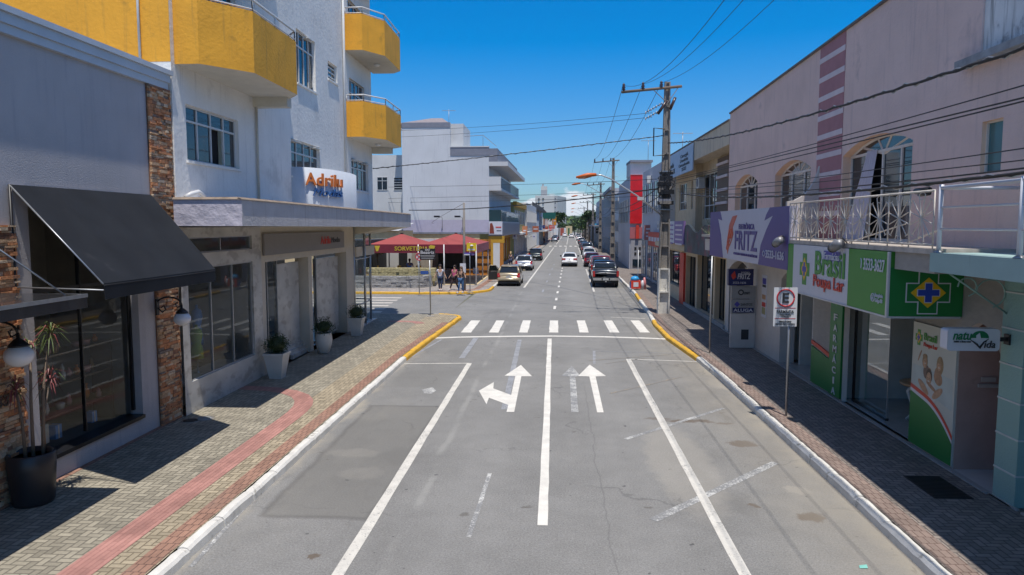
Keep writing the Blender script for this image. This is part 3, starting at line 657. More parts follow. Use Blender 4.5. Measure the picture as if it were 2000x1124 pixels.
for u, n, s_ in ((11.5, -.45, .22), (12.9, -.45, .14), (11.85, -.42, .16)):
    mb = MB(); c = LW.w(u, n, .66 if s_ < .2 else .66); mb.box(c.x-s_/2, c.x+s_/2, c.y-s_/2, c.y+s_/2, .66, .66+s_*1.5, SG[3] if s_ < .2 else SG[0]); mb.box(c.x-s_/2-.004, c.x+s_/2+.004, c.y-.015, c.y+.015, .66, .664+s_*1.5, SG[0] if s_ < .2 else SG[2])
    mb.build('gift_box', None, label={.22: 'large cream gift box on the sill of the grey shop window', .12: 'x', .14: 'small blue gift box at the far end of the sill', .16: 'small blue gift box beside the large cream one on the sill'}[s_], cat='gift box', group='gift boxes on the sill of the grey shop')
# slanted fabric awning: wall end high, street end low
awn_m = mat('black_awning_fabric', (.012, .014, .018), .75, var=.25, vs=1.5, grain=.1, bump=.3, bs=60, spec=.25, stain=((.05, .05, .055), 2.2, .62, .4))
F0 = LW; a_in0 = LW.hit(12, 359, .06); a_in1 = LW.hit(290, 382, .06)
u0i, u1i = 9.0, 13.55; zt = 5.15
OF = xleft(-6.62); o0 = OF.hit(205, 592); o1 = OF.hit(421, 545)
ua, ub = o0[0], o1[0]; zlo = .5*(o0[1]+o1[1]); zhi = zlo+.24
u0i = LW.hit(12, 359)[0]; u1i = LW.hit(290, 382)[0]; zt0 = LW.hit(12, 359)[1]; zt1 = LW.hit(290, 382)[1]; zt = (zt0+zt1)/2
ua = u0i+.1; ub = u1i
ua, ub = o0[0], o1[0]
aw = MB(); NS = 12
for i in range(NS):                                   # fabric with slight sag between the ribs
    pass
V = []; nu, nv = 24, 8
for i in range(nu+1):
    s_ = i/nu
    for j in range(nv+1):
        q = j/nv; sag = -.05*sin(pi*((s_*4) % 1))*sin(pi*q)
        ui = u0i+(u1i-u0i)*s_; uo = ua+(ub-ua)*s_
        x = -8.35+.05+( -6.62+8.30)*q; y = ui+(uo-ui)*q; z = zt+(zhi-zt)*q+sag; V.append((x, y, z))
aw.add(V, [(i*(nv+1)+j, (i+1)*(nv+1)+j, (i+1)*(nv+1)+j+1, i*(nv+1)+j+1) for i in range(nu) for j in range(nv)], awn_m, True)
aw.quad((-6.62, ua, zlo), (-6.62, ub, zlo), (-6.62, ub, zhi), (-6.62, ua, zhi), awn_m)
aw.add([(-8.3, u1i, zt), (-8.3, u1i, zhi-.4), (-6.62, ub, zlo), (-6.62, ub, zhi)], [(0, 1, 2, 3)], awn_m)
awo = aw.build('awning', GS)
fm = MB()
fm.tube([(-8.3, u0i, zt-.01), (-6.63, ua, zhi-.01)], .014, steel, 6); fm.tube([(-8.3, u1i, zt-.02), (-6.63, ub, zhi-.02)], .02, black_m, 6)
fm.tube([(-8.3, u0i, zhi-.1), (-6.63, ua, zhi-.1)], .012, steel, 6); fm.tube([(-6.63, ua, zhi-.03), (-6.63, ub, zhi-.03)], .015, black_m, 6)
fm.tube([(-8.3, u0i, zt), (-8.3, u0i, KH+2.4)], .022, black_m, 6)
fm.build('awning_frame', awo)
# flat dark canopy over the door, hung from rods
cf = xleft(-6.75)
ce = cf.hit(170, 574)
zcn = ce[1]; ye = ce[0]
mb = MB(); slab = mat('dark_canopy_slab', (.03, .03, .033), .25, coat=.5); zcb = zcn-.2
mb.add([(-8.3, ye, zcn), (-6.75, ye, zcn), (-6.75, 4.0, zcn), (-8.3, 4.0, zcn), (-8.3, ye, zcb), (-6.75, ye, zcb), (-6.75, 4.0, zcb), (-8.3, 4.0, zcb)], [(3, 2, 1, 0), (4, 5, 6, 7), (0, 1, 5, 4), (1, 2, 6, 5), (2, 3, 7, 6)], slab)
mb.bx(xleft(-6.75), 4.0, ye, 0, .012, zcb+.15, zcn+.004, steel)
co = mb.build('door_canopy', GS); MB().tube([(-6.9, ye-.25, zcn), (-8.3, ye-.9, zcn+1.35)], .012, steel, 6).build('rod', co)
# house number on the wide column
mb = MB(); a = LW.hit(-8, 790, .1); b = LW.hit(18, 790, .1); text(mb, '83', LW, b[0]-.27, b[0], a[1]-.08, a[1]+.1, black_m, n=.1, bold=.03)
mb.build('house_number', GS)

# wall lamps with scrolled brackets and opal globes
opal = mat('opal_glass', (.72, .74, .78), .25, var=.05)
def wall_lamp(px, py, X, label, wallx, rg):
    F = xleft(X); u, z = F.hit(px, py); t = thing('wall_lamp', label, 'wall lamp', (wallx, u, z+.5), group='globe lamps on the stone columns')
    mb = MB(); mb.ball((X, u, z), rg, opal, 20, 14, (1, 1, .86)); mb.build('globe', t)
    mb = MB(); mb.lathe((X, u, z+rg*.7), [(rg*.72, 0), (rg*.66, rg*.12), (rg*.5, rg*.3), (rg*.3, rg*.5), (rg*.12, rg*.62), (.02, rg*1.0)], black_m, 14); mb.build('cap', t)
    mb = MB(); zt_ = z+rg*1.7; d = X-wallx
    P = [(X-d*.5+d*.5*cos(pi*k/8), u, zt_+.16*sin(pi*k/8)) for k in range(9)]; mb.tube(P, .018, black_m, 8)
    mb.tube([(X, u, zt_), (X, u, z+rg*1.1)], .016, black_m, 8)
    mb.tube([(wallx+d*.0+.02, u, zt_-.06), (wallx+.12, u, zt_-.16), (wallx+.2, u, zt_-.1), (wallx+.16, u, zt_-.02), (wallx+.1, u, zt_-.06)], .014, black_m, 6)
    mb.tube([(X-.02, u, zt_-.02), (X-.1, u, zt_-.06), (X-.14, u, zt_+.02), (X-.08, u, zt_+.05)], .012, black_m, 6)
    mb.build('bracket', t); mb = MB(); mb.box(wallx, wallx+.03, u-.05, u+.05, zt_-.22, zt_+.12, black_m); mb.build('wall_plate', t)
wall_lamp(37, 695, -7.75, 'opal globe lamp on a black scroll bracket above the tall black planter', -8.26, .195)
wall_lamp(356, 623, -7.72, 'opal globe lamp on the stone column at the far end of the black awning', -8.26, .172)

# tall black planter with a dracaena
c = G(40, 995, KH)
t = thing('potted_plant', 'dracaena in a tall black tapered planter by the wide stone column', 'potted plant', (c.x, c.y, KH))
blk_pot = mat('black_planter', (.022, .022, .025), .4, var=.1)
leafs = [mat('dracaena_leaf', (.09, .13, .035), .5, var=.3), mat('red_dracaena_leaf', (.20, .05, .05), .5, var=.3), mat('dry_leaf', (.35, .25, .12), .7, var=.3)]
bark = mat('plant_stem', (.20, .15, .11), .85, bump=1, bs=50)
soil = mat('potting_soil', (.05, .035, .025), .95)
pc = (c.x, c.y+.28, KH); mb = MB(); mb.lathe(pc, [(.27, 0), (.29, .05), (.325, .55), (.33, .78), (.31, .80), (.28, .78), (.27, .72)], blk_pot, 28); mb.build('planter', t)
mb = MB(); mb.lathe((pc[0], pc[1], KH+.70), [(.28, 0), (.27, .02)], soil, 20); mb.build('soil', t)
stem = MB(); lf = MB(); heads = [((pc[0]+.02, pc[1]+.02), 1.75, .03), ((pc[0]+.12, pc[1]+.10), 1.95, .12), ((pc[0]-.05, pc[1]-.05), 1.15, -.05), ((pc[0]+.10, pc[1]+.12), 1.25, .10)]
for (bx_, by_), h, lean in heads:
    top = Vector((bx_+lean, by_+lean*1.2, KH+.7+h)); stem.tube([(bx_, by_, KH+.7), (bx_+lean*.3, by_+lean*.2, KH+.7+h*.5), top], [.028, .022, .016], bark, 7)
    for k in range(54):
        a = random.uniform(0, 2*pi); el = random.uniform(-.7, 1.3); L = random.uniform(.20, .36); m = leafs[1] if h < 1.5 and random.random() < .8 else random.choices(leafs, (6, 1, 1))[0]
        d = Vector((cos(a)*cos(el), sin(a)*cos(el), sin(el))); s_ = d.cross(Vector((0, 0, 1))).normalized()*.009; o = top-Vector((0, 0, random.uniform(0, .12)))
        p1 = o+d*L*.5+Vector((0, 0, .02)); p2 = o+d*L+Vector((0, 0, -.09-.1*random.random()))
        lf.add([o-s_*.6, o+s_*.6, p1+s_, p1-s_, p2], [(0, 1, 2, 3), (3, 2, 4)], m)
stem.build('stem', t); lf.build('foliage', t)

# ================================================================== LEFT: yellow-and-white apartment block over a boutique
AX = -8.25; AW = xleft(AX); Y0, Y1 = 15.3, 32.35
white_p = mat('white_plaster', (.80, .78, .735), .85, var=.07, vs=1.1, grain=.04, gs=30, bump=.6, bs=9, stain=((.52, .50, .47), .8, .58, .55), streak=((.46, .45, .43), .55, .5))
yellow_p = mat('yellow_plaster', (.80, .375, .03), .8, var=.11, vs=1.3, grain=.06, gs=50, bump=.45, bs=11, stain=((.50, .25, .03), 2.2, .58, .6), streak=((.45, .24, .04), .54, .55))
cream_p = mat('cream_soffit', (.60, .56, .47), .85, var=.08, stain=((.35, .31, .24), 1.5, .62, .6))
marble = mat('pale_marble', (.50, .49, .46), .3, var=.18, vs=1.3, stain=((.27, .25, .23), 1.9, .50, .7), scale=(1, 1, 1.8))
cream_w = mat('cream_wall', (.56, .50, .41), .8, var=.06)
rust_edge = mat('stained_edge', (.22, .17, .13), .85, var=.4, vs=6)
AP = thing('apartment_building', 'white four-storey apartment block with yellow balconies over a boutique, on the left corner', 'building', (AX, 24, 0))
ZC = 4.42
def win_px(F, x0, y0, x1, y1, n=0):
    a = F.hit(x0, y0, n); b = F.hit(x1, y1, n); return a, b
W1 = (16.05, 18.55, 5.72, 7.35)
a = AW.hit(362, 204); b = AW.hit(468, 332); W1 = (a[0], b[0], AW.hit(415, 322)[1], .5*(a[1]+AW.hit(468, 236)[1]))
a = AW.hit(568, 274); b = AW.hit(625, 325); W2 = (a[0], b[0], W1[2]+.1, W1[3])
a = AW.hit(686, 316); b = AW.hit(720, 380); W3 = (a[0], b[0], W1[2], W1[3])
a = AW.hit(578, 72); b = AW.hit(617, 165); W4 = (a[0], b[0], 8.95, 10.65)
a = AW.hit(640, 118); b = AW.hit(659, 165); W5 = (a[0], b[0], AW.hit(640, 153)[1], AW.hit(640, 118)[1])
W6 = (28.9, 31.2, 7.95, 10.3); W7 = (28.9, 31.2, 11.3, 13.4)
ops = [W1, W2, W3, W4, W5, W6, W7, (W4[0], W4[1], 12.3, 14.0), (W5[0], W5[1], W5[2]+3.35, W5[3]+3.35), (16.3, 18.6, 9.3, 10.7), (16.3, 18.6, 12.6, 14)]
mb = MB(); wall(mb, AW, Y0, Y1, ZC, 17.5, ops, white_p, .22)
FY = yfront(Y0)
mb.quad((AX, Y0, ZC), (AX, Y0, 7.9), (-30, Y0, 7.9), (-30, Y0, ZC), white_p)
mb.quad((AX, Y1, ZC), (-30, Y1, ZC), (-30, Y1, 17.5), (AX, Y1, 17.5), white_p); mb.quad((AX, Y0, 17.5), (AX, Y1, 17.5), (-30, Y1, 17.5), (-30, Y0, 17.5), white_p)
mb.build('wall', AP)
mb = MB(); mb.quad((AX, Y0-.004, 7.9), (AX, Y0-.004, 17.5), (-30, Y0-.004, 17.5), (-30, Y0-.004, 7.9), yellow_p); mb.build('yellow_side_wall', AP)
sil = (white_p, .05)
window(AP, AW, *W1, white_fr, blueglass, cols=4, rows=[.72], open_cols=(2,), sill=sil)
window(AP, AW, *W2, white_fr, blueglass, cols=4, rows=[.66], awn=(0, 3), sill=sil)
window(AP, AW, *W3, white_fr, blueglass, cols=4, rows=[.72], awn=(0, 3), sill=sil)
window(AP, AW, *W4, white_fr, blueglass, cols=4, rows=[.72], awn=(2,), sill=sil)
window(AP, AW, *W5, white_fr, blueglass, cols=1, rows=[.25, .5, .75], sill=sil)
window(AP, AW, *W6, white_fr, blueglass, cols=4, rows=[.78]); window(AP, AW, *W7, white_fr, blueglass, cols=4, rows=[.78])
for w in ops[7:]: window(AP, AW, *w, white_fr, blueglass, cols=4 if w[1]-w[0] > 1 else 1, rows=[.72])
# curtains seen through nothing: pale sash on the second floor window
def balcony(P, zb, zt, label=None, rail=True):
    """P: plan outline from wall to wall, outside edge; solid yellow parapet on a white slab"""
    mb = MB(); n = len(P); cx_ = sum(p[0] for p in P)/n; cy_ = sum(p[1] for p in P)/n
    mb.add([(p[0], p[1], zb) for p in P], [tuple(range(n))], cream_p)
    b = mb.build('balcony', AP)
    par = MB(); t_ = .12
    def inset(p, k): return (p[0]+(cx_-p[0])*k, p[1]+(cy_-p[1])*k)
    for p, q in zip(P, P[1:]):
        N = max(1, int((Vector(q)-Vector(p)).length/.25)); M_ = 5
        pv_ = Vector(p); qv = Vector(q); d = (qv-pv_).normalized(); o = Vector((d.y, -d.x))
        if o.dot(Vector((cx_, cy_))-pv_) > 0: o = -o
        V = [(*(pv_+(qv-pv_)*i/N+o*(random.uniform(-.006, .01) if 0 < i < N else 0)), zb-.002+(zt-zb)*j/M_) for i in range(N+1) for j in range(M_+1)]
        par.add(V, [(i*(M_+1)+j, (i+1)*(M_+1)+j, (i+1)*(M_+1)+j+1, i*(M_+1)+j+1) for i in range(N) for j in range(M_)], yellow_p, True)
    Q = [inset(p, .07) for p in P]
    for i in range(n-1):
        par.quad((*P[i], zt), (*P[i+1], zt), (*Q[i+1], zt), (*Q[i], zt), yellow_p); par.quad((*Q[i], zb+.1), (*Q[i+1], zb+.1), (*Q[i+1], zt), (*Q[i], zt), yellow_p)
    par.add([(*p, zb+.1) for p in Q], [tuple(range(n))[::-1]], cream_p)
    par.build('parapet', b)
    if rail:
        rl = MB(); R_ = [inset(p, .03) for p in P]
        rl.tube([(*p, zt+.26) for p in R_], .028, white_fr, 8)
        rl.tube([(*p, zt+.05) for p in R_], .018, white_fr, 6)
        for p, q in zip(R_, R_[1:]):
            L = (Vector(q)-Vector(p)).length; k = max(1, int(L/1.1))
            for i in range(k+1): a = Vector(p)+(Vector(q)-Vector(p))*i/k; rl.tube([(*a, zt-.02), (*a, zt+.27)], .02, white_fr, 6)
        rl.build('railing', b)
    return b
fl = [7.88, 11.23, 14.58]
for z in fl:
    balcony([(AX, 15.45), (-7.7, 15.45), (-6.9, 16.45), (-6.9, 19.2), (-7.35, 19.85), (AX, 19.85)], z, z+1.38)
    balcony([(AX, 28.35), (-7.55, 28.35), (-6.9, 29.4), (-6.9, 32.3), (-7.3, 32.75), (AX, 32.75)], z, z+1.38)
mb = MB()
mb.bx(AW, 19.5, 19.83, 0, .95, 7.62, 7.878, cream_p); mb.build('beam', AP); mb = MB(); mb.bx(AW, 32.3, 32.6, 0, .9, 7.62, 7.878, cream_p)
mb.build('beam', AP)
lo = mat('ceiling_lamp_glass', (.7, .7, .68), .3)
for z in (7.88, 11.23): mb = MB(); mb.ball((-7.6, 30.9, z-.03), .13, lo, 12, 8, (1, 1, .5)); mb.build('ceiling_lamp', AP)
def pipe(*a):
    q = MB(); q.tube(*a); q.build('drainpipe', AP)
pu = AW.hit(500, 300)[0]; pipe([AW.w(pu, .05, 7.7), AW.w(pu, .05, ZC+.4)], .035, cream_w, 8)
pu2 = AW.hit(672, 270)[0]; pipe([AW.w(pu2, .06, 16), AW.w(pu2, .06, ZC+.5)], .05, white_fr, 8); pipe([AW.w(Y0+.3, .25, 10), AW.w(Y0+.3, .25, 9.35)], .02, white_fr, 6)
pipe([(-8.9, Y0-.05, 10.5), (-8.9, Y0-.05, 7.75)], .03, white_fr, 6)
pipe([AW.w(16.0, .28, ZC+.62), AW.w(15.7, .3, ZC+.72), AW.w(15.4, .28, ZC+.66), AW.w(15.3, .2, ZC+.58)], .05, white_fr, 8)

# concrete canopy over the pavement
ca = mat('canopy_concrete', (.50, .48, .475), .85, var=.10, vs=1.6, grain=.05, bump=1.0, bs=14, streak=((.30, .27, .25), .52, .55))
ca_v = mat('canopy_mended_face', (.50, .47, .53), .85, var=.10, vs=1.5, bump=2.0, bs=4, stain=((.30, .28, .33), 1.1, .58, .5))
zt_c, zb_c = 4.95, 4.38; CXo = -6.57
mb = MB()
mb.add([(CXo, 14.8, zb_c), (CXo, 32.6, zb_c-.07), (CXo, 32.6, zt_c-.06), (CXo, 14.8, zt_c)], [(0, 1, 2, 3)], ca)
mb.add([(-8.05, 14.8, zb_c), (CXo, 14.8, zb_c), (CXo, 14.8, zt_c), (-8.05, 14.8, zt_c)], [(0, 1, 2, 3)], ca_v)
mb.add([(-8.05, 14.8, zb_c), (-8.05, 14.8, zt_c), (-8.05, 15.28, zt_c), (-8.05, 15.28, zb_c)], [(0, 1, 2, 3)], ca)
mb.add([(-8.05, 14.8, zt_c), (CXo, 14.8, zt_c), (CXo, 32.6, zt_c-.06), (-20, 32.6, zt_c-.06), (-20, 15.35, zt_c), (-8.05, 15.28, zt_c)], [tuple(range(6))], ca)
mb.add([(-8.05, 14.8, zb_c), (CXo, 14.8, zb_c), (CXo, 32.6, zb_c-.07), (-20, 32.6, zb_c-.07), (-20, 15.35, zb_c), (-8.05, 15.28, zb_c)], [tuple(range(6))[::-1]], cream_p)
mb.add([(CXo-.05, 29.0, zb_c-.06), (CXo-.05, 32.55, zb_c-.08), (-8.19, 32.55, zb_c-.36), (-8.19, 29.0, zb_c-.36)], [(0, 1, 2, 3)], cream_p); mb.add([(CXo-.05, 32.55, zb_c-.08), (-8.19, 32.55, zb_c-.36), (-8.19, 32.55, zb_c-.08)], [(0, 1, 2)], cream_p); mb.add([(CXo-.05, 29.0, zb_c-.06), (-8.19, 29.0, zb_c-.36), (-8.19, 29.0, zb_c-.06)], [(0, 1, 2)], cream_p)
mb.quad((CXo, 32.6, zb_c-.07), (-20, 32.6, zb_c-.07), (-20, 32.6, zt_c-.06), (CXo, 32.6, zt_c-.06), ca)
mb.add([(CXo+.03, 14.77, zt_c-.01), (CXo+.03, 32.63, zt_c-.07), (CXo-.08, 32.6, zt_c-.02), (CXo-.08, 14.77, zt_c+.04)], [(0, 1, 2, 3)], rust_edge)
mb.add([(-8.06, 14.77, zt_c-.01), (CXo+.03, 14.77, zt_c-.01), (CXo-.08, 14.83, zt_c+.04), (-8.06, 14.83, zt_c+.04)], [(0, 1, 2, 3)], rust_edge)
mb.build('canopy', AP)
# ground floor of the boutique
GW = xleft(-8.2)
def uw(px): return GW.hit(px, 600)[0]
s1 = (uw(369), uw(496)); d0, d1 = uw(519), uw(690)
mb = MB()
wall(mb, GW, 15.26, uw(513), 0, 4.35, [(s1[0], s1[1], .85, 3.42), (s1[0], uw(490)+.2, 3.75, 4.12)], marble, .2)
mb.build('marble_wall', AP)
mb = MB()
wall(mb, GW, uw(513)+.001, 28.9, 0, 4.35, [(uw(520), uw(604), .14, 3.35), (uw(611), uw(678), .14, 3.35)], cream_w, .45)
mb.quad(GW.w(28.9, 0, 0), GW.w(28.9, -.5, 0), GW.w(28.9, -.5, 4.35), GW.w(28.9, 0, 4.35), cream_w)
mb.bx(GW, 15.26, 29.3, -12, -6.3, 0, 4.35, cream_w)
mb.build('shop_wall', AP)
window(AP, GW, s1[0], s1[1], .85, 3.42, alu, shopglass, n=-.08, cols=3, bar=.03, name='shop_window')
window(AP, GW, s1[0], uw(490)+.2, 3.75, 4.12, alu, shopglass, n=-.08, cols=2, bar=.03, name='shop_window')
# corner glazed bay
mb = MB()
for (x_, y_) in ((-8.2, 28.9), (-8.05, 30.0), (-8.2, 31.5), (-9.6, 31.9)): mb.cyl((x_, y_), .05, .14, 4.35, alu, 8)
for z in (.2, 1.1, 3.0): mb.tube([(-8.2, 28.95, z), (-8.05, 30, z), (-8.2, 31.5, z), (-9.6, 31.9, z)], .03, alu, 6)
cb = mb.build('corner_window', AP)
q = MB()
for a_, b_ in (((-8.2, 28.9), (-8.05, 30)), ((-8.05, 30), (-8.2, 31.5)), ((-8.2, 31.5), (-9.6, 31.9))): q.quad((*a_, .16), (*b_, .16), (*b_, 4.3), (*a_, 4.3), shopglass)
q.build('pane', cb)
mb = MB(); mb.bx(GW, 28.9, 31.8, -.1, .2, .02, .2, marble); mb.bx(GW, 28.88, 31.8, -.15, .12, 3.1, 3.5, cream_w); mb.build('plinth', AP)
# recessed doors: marble screens, glass, steps
mb = MB()
mb.bx(GW, uw(560), uw(602), -.4, -.3, .3, 3.2, marble); mb.build('marble_screen', AP); mb = MB(); mb.bx(GW, uw(634), uw(676), -.4, -.3, .3, 3.2, marble); mb.build('marble_screen', AP); mb = MB()
for k in range(3): mb.bx(GW, uw(575), uw(606), -.75+k*.22, -.02-.0*k-(.2-.08*k) if False else -.25+k*.08, .14, .52-k*.12, marble)
mb.build('marble_steps', AP)
for (a_, b_) in ((uw(520), uw(560)), (uw(611), uw(634))):
    window(AP, GW, a_, b_, .14, 3.35, alu, shopglass, n=-.3, cols=2, bar=.035, name='glass_door')
mb = MB()
mb.bx(GW, 15.26, 29.2, -6.2, -.5, .05, .2, room_f); mb.bx(GW, 15.26, 15.7, -6.2, -.3, .2, 4.3, mat('boutique_wall', (.55, .53, .50), .8)); mb.bx(GW, 15.26, 29.2, -3.05, -3.0, .2, 4.3, MATS['boutique_wall'])
mb.bx(GW, 20.6, 20.7, -6.2, -.5, .2, 4.3, MATS['boutique_wall']); mb.bx(GW, 15.7, 29.2, -6.2, -.3, 4.25, 4.34, MATS['boutique_wall'])
mb.build('interior', AP)
mb = MB(); mb.bx(GW, s1[0], s1[1], -1.0, -.25, .3, .72, mat('display_step', (.5, .48, .45), .5)); mb.build('display_step', AP)
# a few things in the boutique window
for (u, n_, m, h, nm) in ((17.2, -.7, SG[5], 1.2, 'yellow-green dress'), (18.6, -1.4, SG[3], 1.55, 'blue blouse')):
    t = thing('mannequin', 'mannequin in a %s behind the boutique window' % nm, 'mannequin', tuple(GW.w(u, n_, .72)))
    mb = MB(); c = GW.w(u, n_, .72); mb.lathe(c, [(.12, 0), (.02, .03), (.02, h*.35)], alu, 10); mb.build('stand', t)
    mb = MB(); mb.lathe((c.x, c.y, .72), [(.16, h*.3), (.14, h*.5), (.10, h*.62), (.15, h*.8), (.12, h*.9), (.04, h*.94), (.035, h)], m, 12); mb.build('clothes', t)
# flat sign band
sg = MB(); grey_sign = mat('grey_sign_board', (.235, .22, .215), .6, var=.04); 
SB = xleft(-8.12); a = SB.hit(516, 458); b = SB.hit(672, 454)
zs0, zs1 = SB.hit(516, 500)[1], SB.hit(516, 457)[1]
sg.bx(SB, a[0], b[0], -.06, 0, zs0, zs1, grey_sign); so = sg.build('shop_sign', None, label='flat grey sign band with a small red shop name over the boutique doors', cat='sign')
mb = MB(); text(mb, 'Adrilu', SB, SB.hit(626, 470)[0], SB.hit(645, 470)[0], zs0+.19, zs1-.15, mat('red_letter', (.55, .03, .02), .5), n=.004, bold=.02); text(mb, 'Modas', SB, SB.hit(646, 470)[0], SB.hit(664, 470)[0], zs0+.22, zs1-.2, mat('dark_letter', (.03, .03, .035), .5), n=.004, shear=.3); mb.build('lettering', so)
# curved sign on the canopy roof
ts = thing('curved_sign', 'white curved sign wall with orange and blue lettering standing on the boutique canopy', 'sign', (-7.9, 25, zt_c))
cyv, ra, rb = 25.0, 2.75, 1.05
def cs_(a_, off=0): return (AX+(rb+off)*sin(a_), cyv-(ra+off)*cos(a_))
mb = MB(); N = 28; zs = (zt_c-.02, 6.22); sw = mat('white_sign_board', (.50, .53, .57), .6, var=.05, streak=((.45, .45, .47), .6, .3))
V = [(*cs_(pi*i/N, o), z) for o in (0, -.1) for i in range(N+1) for z in zs]; q = 2*(N+1)
mb.add(V, [(2*i, 2*i+2, 2*i+3, 2*i+1) for i in range(N)]+[(q+2*i, q+2*i+1, q+2*i+3, q+2*i+2) for i in range(N)]+[(2*i+1, 2*i+3, q+2*i+3, q+2*i+1) for i in range(N)], sw, True)
mb.build('board', ts)
def ang_of(px, py):
    best = 9e9; r = 0
    for k in range(400):
        a_ = pi*k/400*.75; x_, y_ = cs_(a_); d = ray(px, py); e = abs(x_*d.y-y_*d.x)/d.length
        if e < best: best = e; r = a_
    return r
def curved(s, pa, pb, z0, z1, m, **kw):
    a0, a1 = ang_of(*pa), ang_of(*pb); mb = MB()
    text_map(mb, s, lambda a_, b_, d: Vector((*cs_(a0+(a1-a0)*a_, .02+d), z0+(z1-z0)*b_)), m, thick=.06, **kw); mb.build('lettering', ts)
curved('Adrilu', (596, 345), (666, 350), 5.66, 6.06, mat('orange_letter', (.62, .17, .03), .5), bold=.035)
curved('Modas', (610, 368), (666, 370), 5.33, 5.58, mat('blue_letter', (.03, .10, .28), .5), shear=.35)
# white planters with clipped shrubs
white_pot = mat('white_planter', (.56, .545, .51), .5, var=.10, vs=3, stain=((.33, .28, .22), 4, .60, .5))
buxus = [mat('shrub_leaf_dark', (.020, .042, .012), .6, var=.3), mat('shrub_leaf', (.045, .085, .02), .6, var=.3)]
def pot(px, py, label, square, H, w0, w1, rs):
    c = G(px, py, KH); t = thing('potted_shrub', label, 'potted shrub', (c.x, c.y, KH), group='potted shrubs in front of the boutique')
    mb = MB()
    if square:
        s0, s1_ = w0, w1; z0, z1 = KH, KH+H
        V = []
        for s_, z in ((s0, z0), (s0, z0+.02), (s1_, z1-.07), (s1_+.025, z1-.065), (s1_+.025, z1), (s1_-.02, z1), (s1_-.03, z1-.06)): V += [(c.x+a*s_, c.y+b*s_, z) for a, b in ((-1, -1), (1, -1), (1, 1), (-1, 1))]
        mb.add(V, [(i*4+k, i*4+(k+1) % 4, (i+1)*4+(k+1) % 4, (i+1)*4+k) for i in range(6) for k in range(4)]+[(0, 3, 2, 1)], white_pot)
    else: mb.lathe((c.x, c.y, KH), [(w0*.8, 0), (w0, .03), (w1*.98, H*.45), (w1*1.04, H*.7), (w1*.95, H*.95), (w1, H), (w1*.9, H), (w1*.85, H-.06)], white_pot, 24)
    mb.build('planter', t); MB().lathe((c.x, c.y, KH+H-.08), [(w1*.88, 0), (w1*.86, .01)], soil, 16).build('soil', t)
    lf = MB(); cz = KH+H+rs*.62
    lf.ball((c.x, c.y, cz), rs*.66, buxus[0], 10, 7, (1, 1, .8), .10); lob = [(Vector((random.gauss(0, 1), random.gauss(0, 1), random.gauss(0, 1))).normalized(), random.uniform(.85, 1.22)) for _ in range(9)]
    for k in range(1500):
        v = Vector((random.gauss(0, 1), random.gauss(0, 1), random.gauss(0, 1))).normalized(); r = rs*random.uniform(.62, 1.08)*max([1.0*.88]+[w_ for l_, w_ in lob if l_.dot(v) > .80]); p = Vector((c.x, c.y, cz))+Vector((v.x*r, v.y*r, v.z*r*.82))
        a = (v+Vector((random.uniform(-.8, .8), random.uniform(-.8, .8), random.uniform(-.8, .8)))).normalized(); b = a.cross(Vector((random.random(), random.random(), random.random()))).normalized(); s_ = .026
        lf.add([p-b*s_*.5, p+a*s_*1.2-b*s_*.1, p+b*s_*.5, p-a*s_*.5], [(0, 1, 2, 3)], random.choice(buxus))
    lf.build('foliage', t)
pot(542, 738, 'dark round shrub in a square white planter, nearest of the three before the boutique', True, .72, .17, .27, .37)
pot(633, 690, 'round shrub in a bulging round white pot between the boutique doors', False, .68, .18, .27, .34)
pot(697, 655, 'round shrub in a square white planter at the glass corner of the boutique', True, .70, .17, .27, .34)
# ================================================================== RIGHT: pink building with pharmacy
RX = 6.95; RW = xright(RX); SX = 5.70; RS = xright(SX)
def ru(px, F=RW): return F.hit(px, 500)[0]
pink_p = mat('pink_plaster', (.77, .57, .515), .85, var=.09, vs=.9, grain=.03, bump=.8, bs=16, streak=((.46, .35, .35), .52, .28), stain=((.38, .29, .30), .9, .60, .5))
pink_rev = mat('reveal_painted_bounce', (.86, .58, .42), .8, var=.08)  # arch reveals in brighter peach: bounced sunlight put into the colour
mauve = mat('mauve_band', (.42, .20, .22), .8, var=.10, vs=3)
pale_band = mat('pale_band', (.70, .60, .62), .8, var=.08)
tile_w = mat('white_relief_tile', (.50, .47, .43), .6, var=.10, vs=5, bump=2, bs=60, scale=(1, 1, 3))
stain_w = mat('stained_white_wall', (.74, .74, .73), .85, var=.15, vs=1.2, streak=((.12, .12, .12), .50, .75), stain=((.10, .10, .10), 1.4, .56, .7))
dirty_cap = mat('dirty_parapet_cap', (.16, .14, .13), .9, var=.4, vs=5)
col_w = mat('off_white_column', (.55, .50, .46), .7, var=.07)
PB = thing('pink_building', 'pink two-storey building with arched windows and mauve stripes over the pharmacy, right side', 'building', (RX, 18, 0))
wa = (24.55, 27.75, 4.5, 6.35, .55); wb = (19.55, 22.2, 4.5, 6.30, .72); wc = (13.85, 16.75, 4.1, 6.25, .62); wd = (11.12, 11.62, 5.12, 6.02)
a0 = RW.hit(1435, 380); a1 = RW.hit(1480, 380); wa = (a1[0], a0[0], 4.6, RW.hit(1435, 372)[1], .95)
a0 = RW.hit(1526, 380); a1 = RW.hit(1583, 380); wb = (a1[0], a0[0], 4.6, RW.hit(1526, 352)[1], .62)
a0 = RW.hit(1662, 400); a1 = RW.hit(1783, 400); wc = (a1[0], a0[0], 4.05, RW.hit(1662, 322)[1], .68)
a0 = RW.hit(1922, 300); a1 = RW.hit(1960, 300); wd = (a1[0], a0[0], RW.hit(1940, 338)[1], RW.hit(1940, 234)[1])
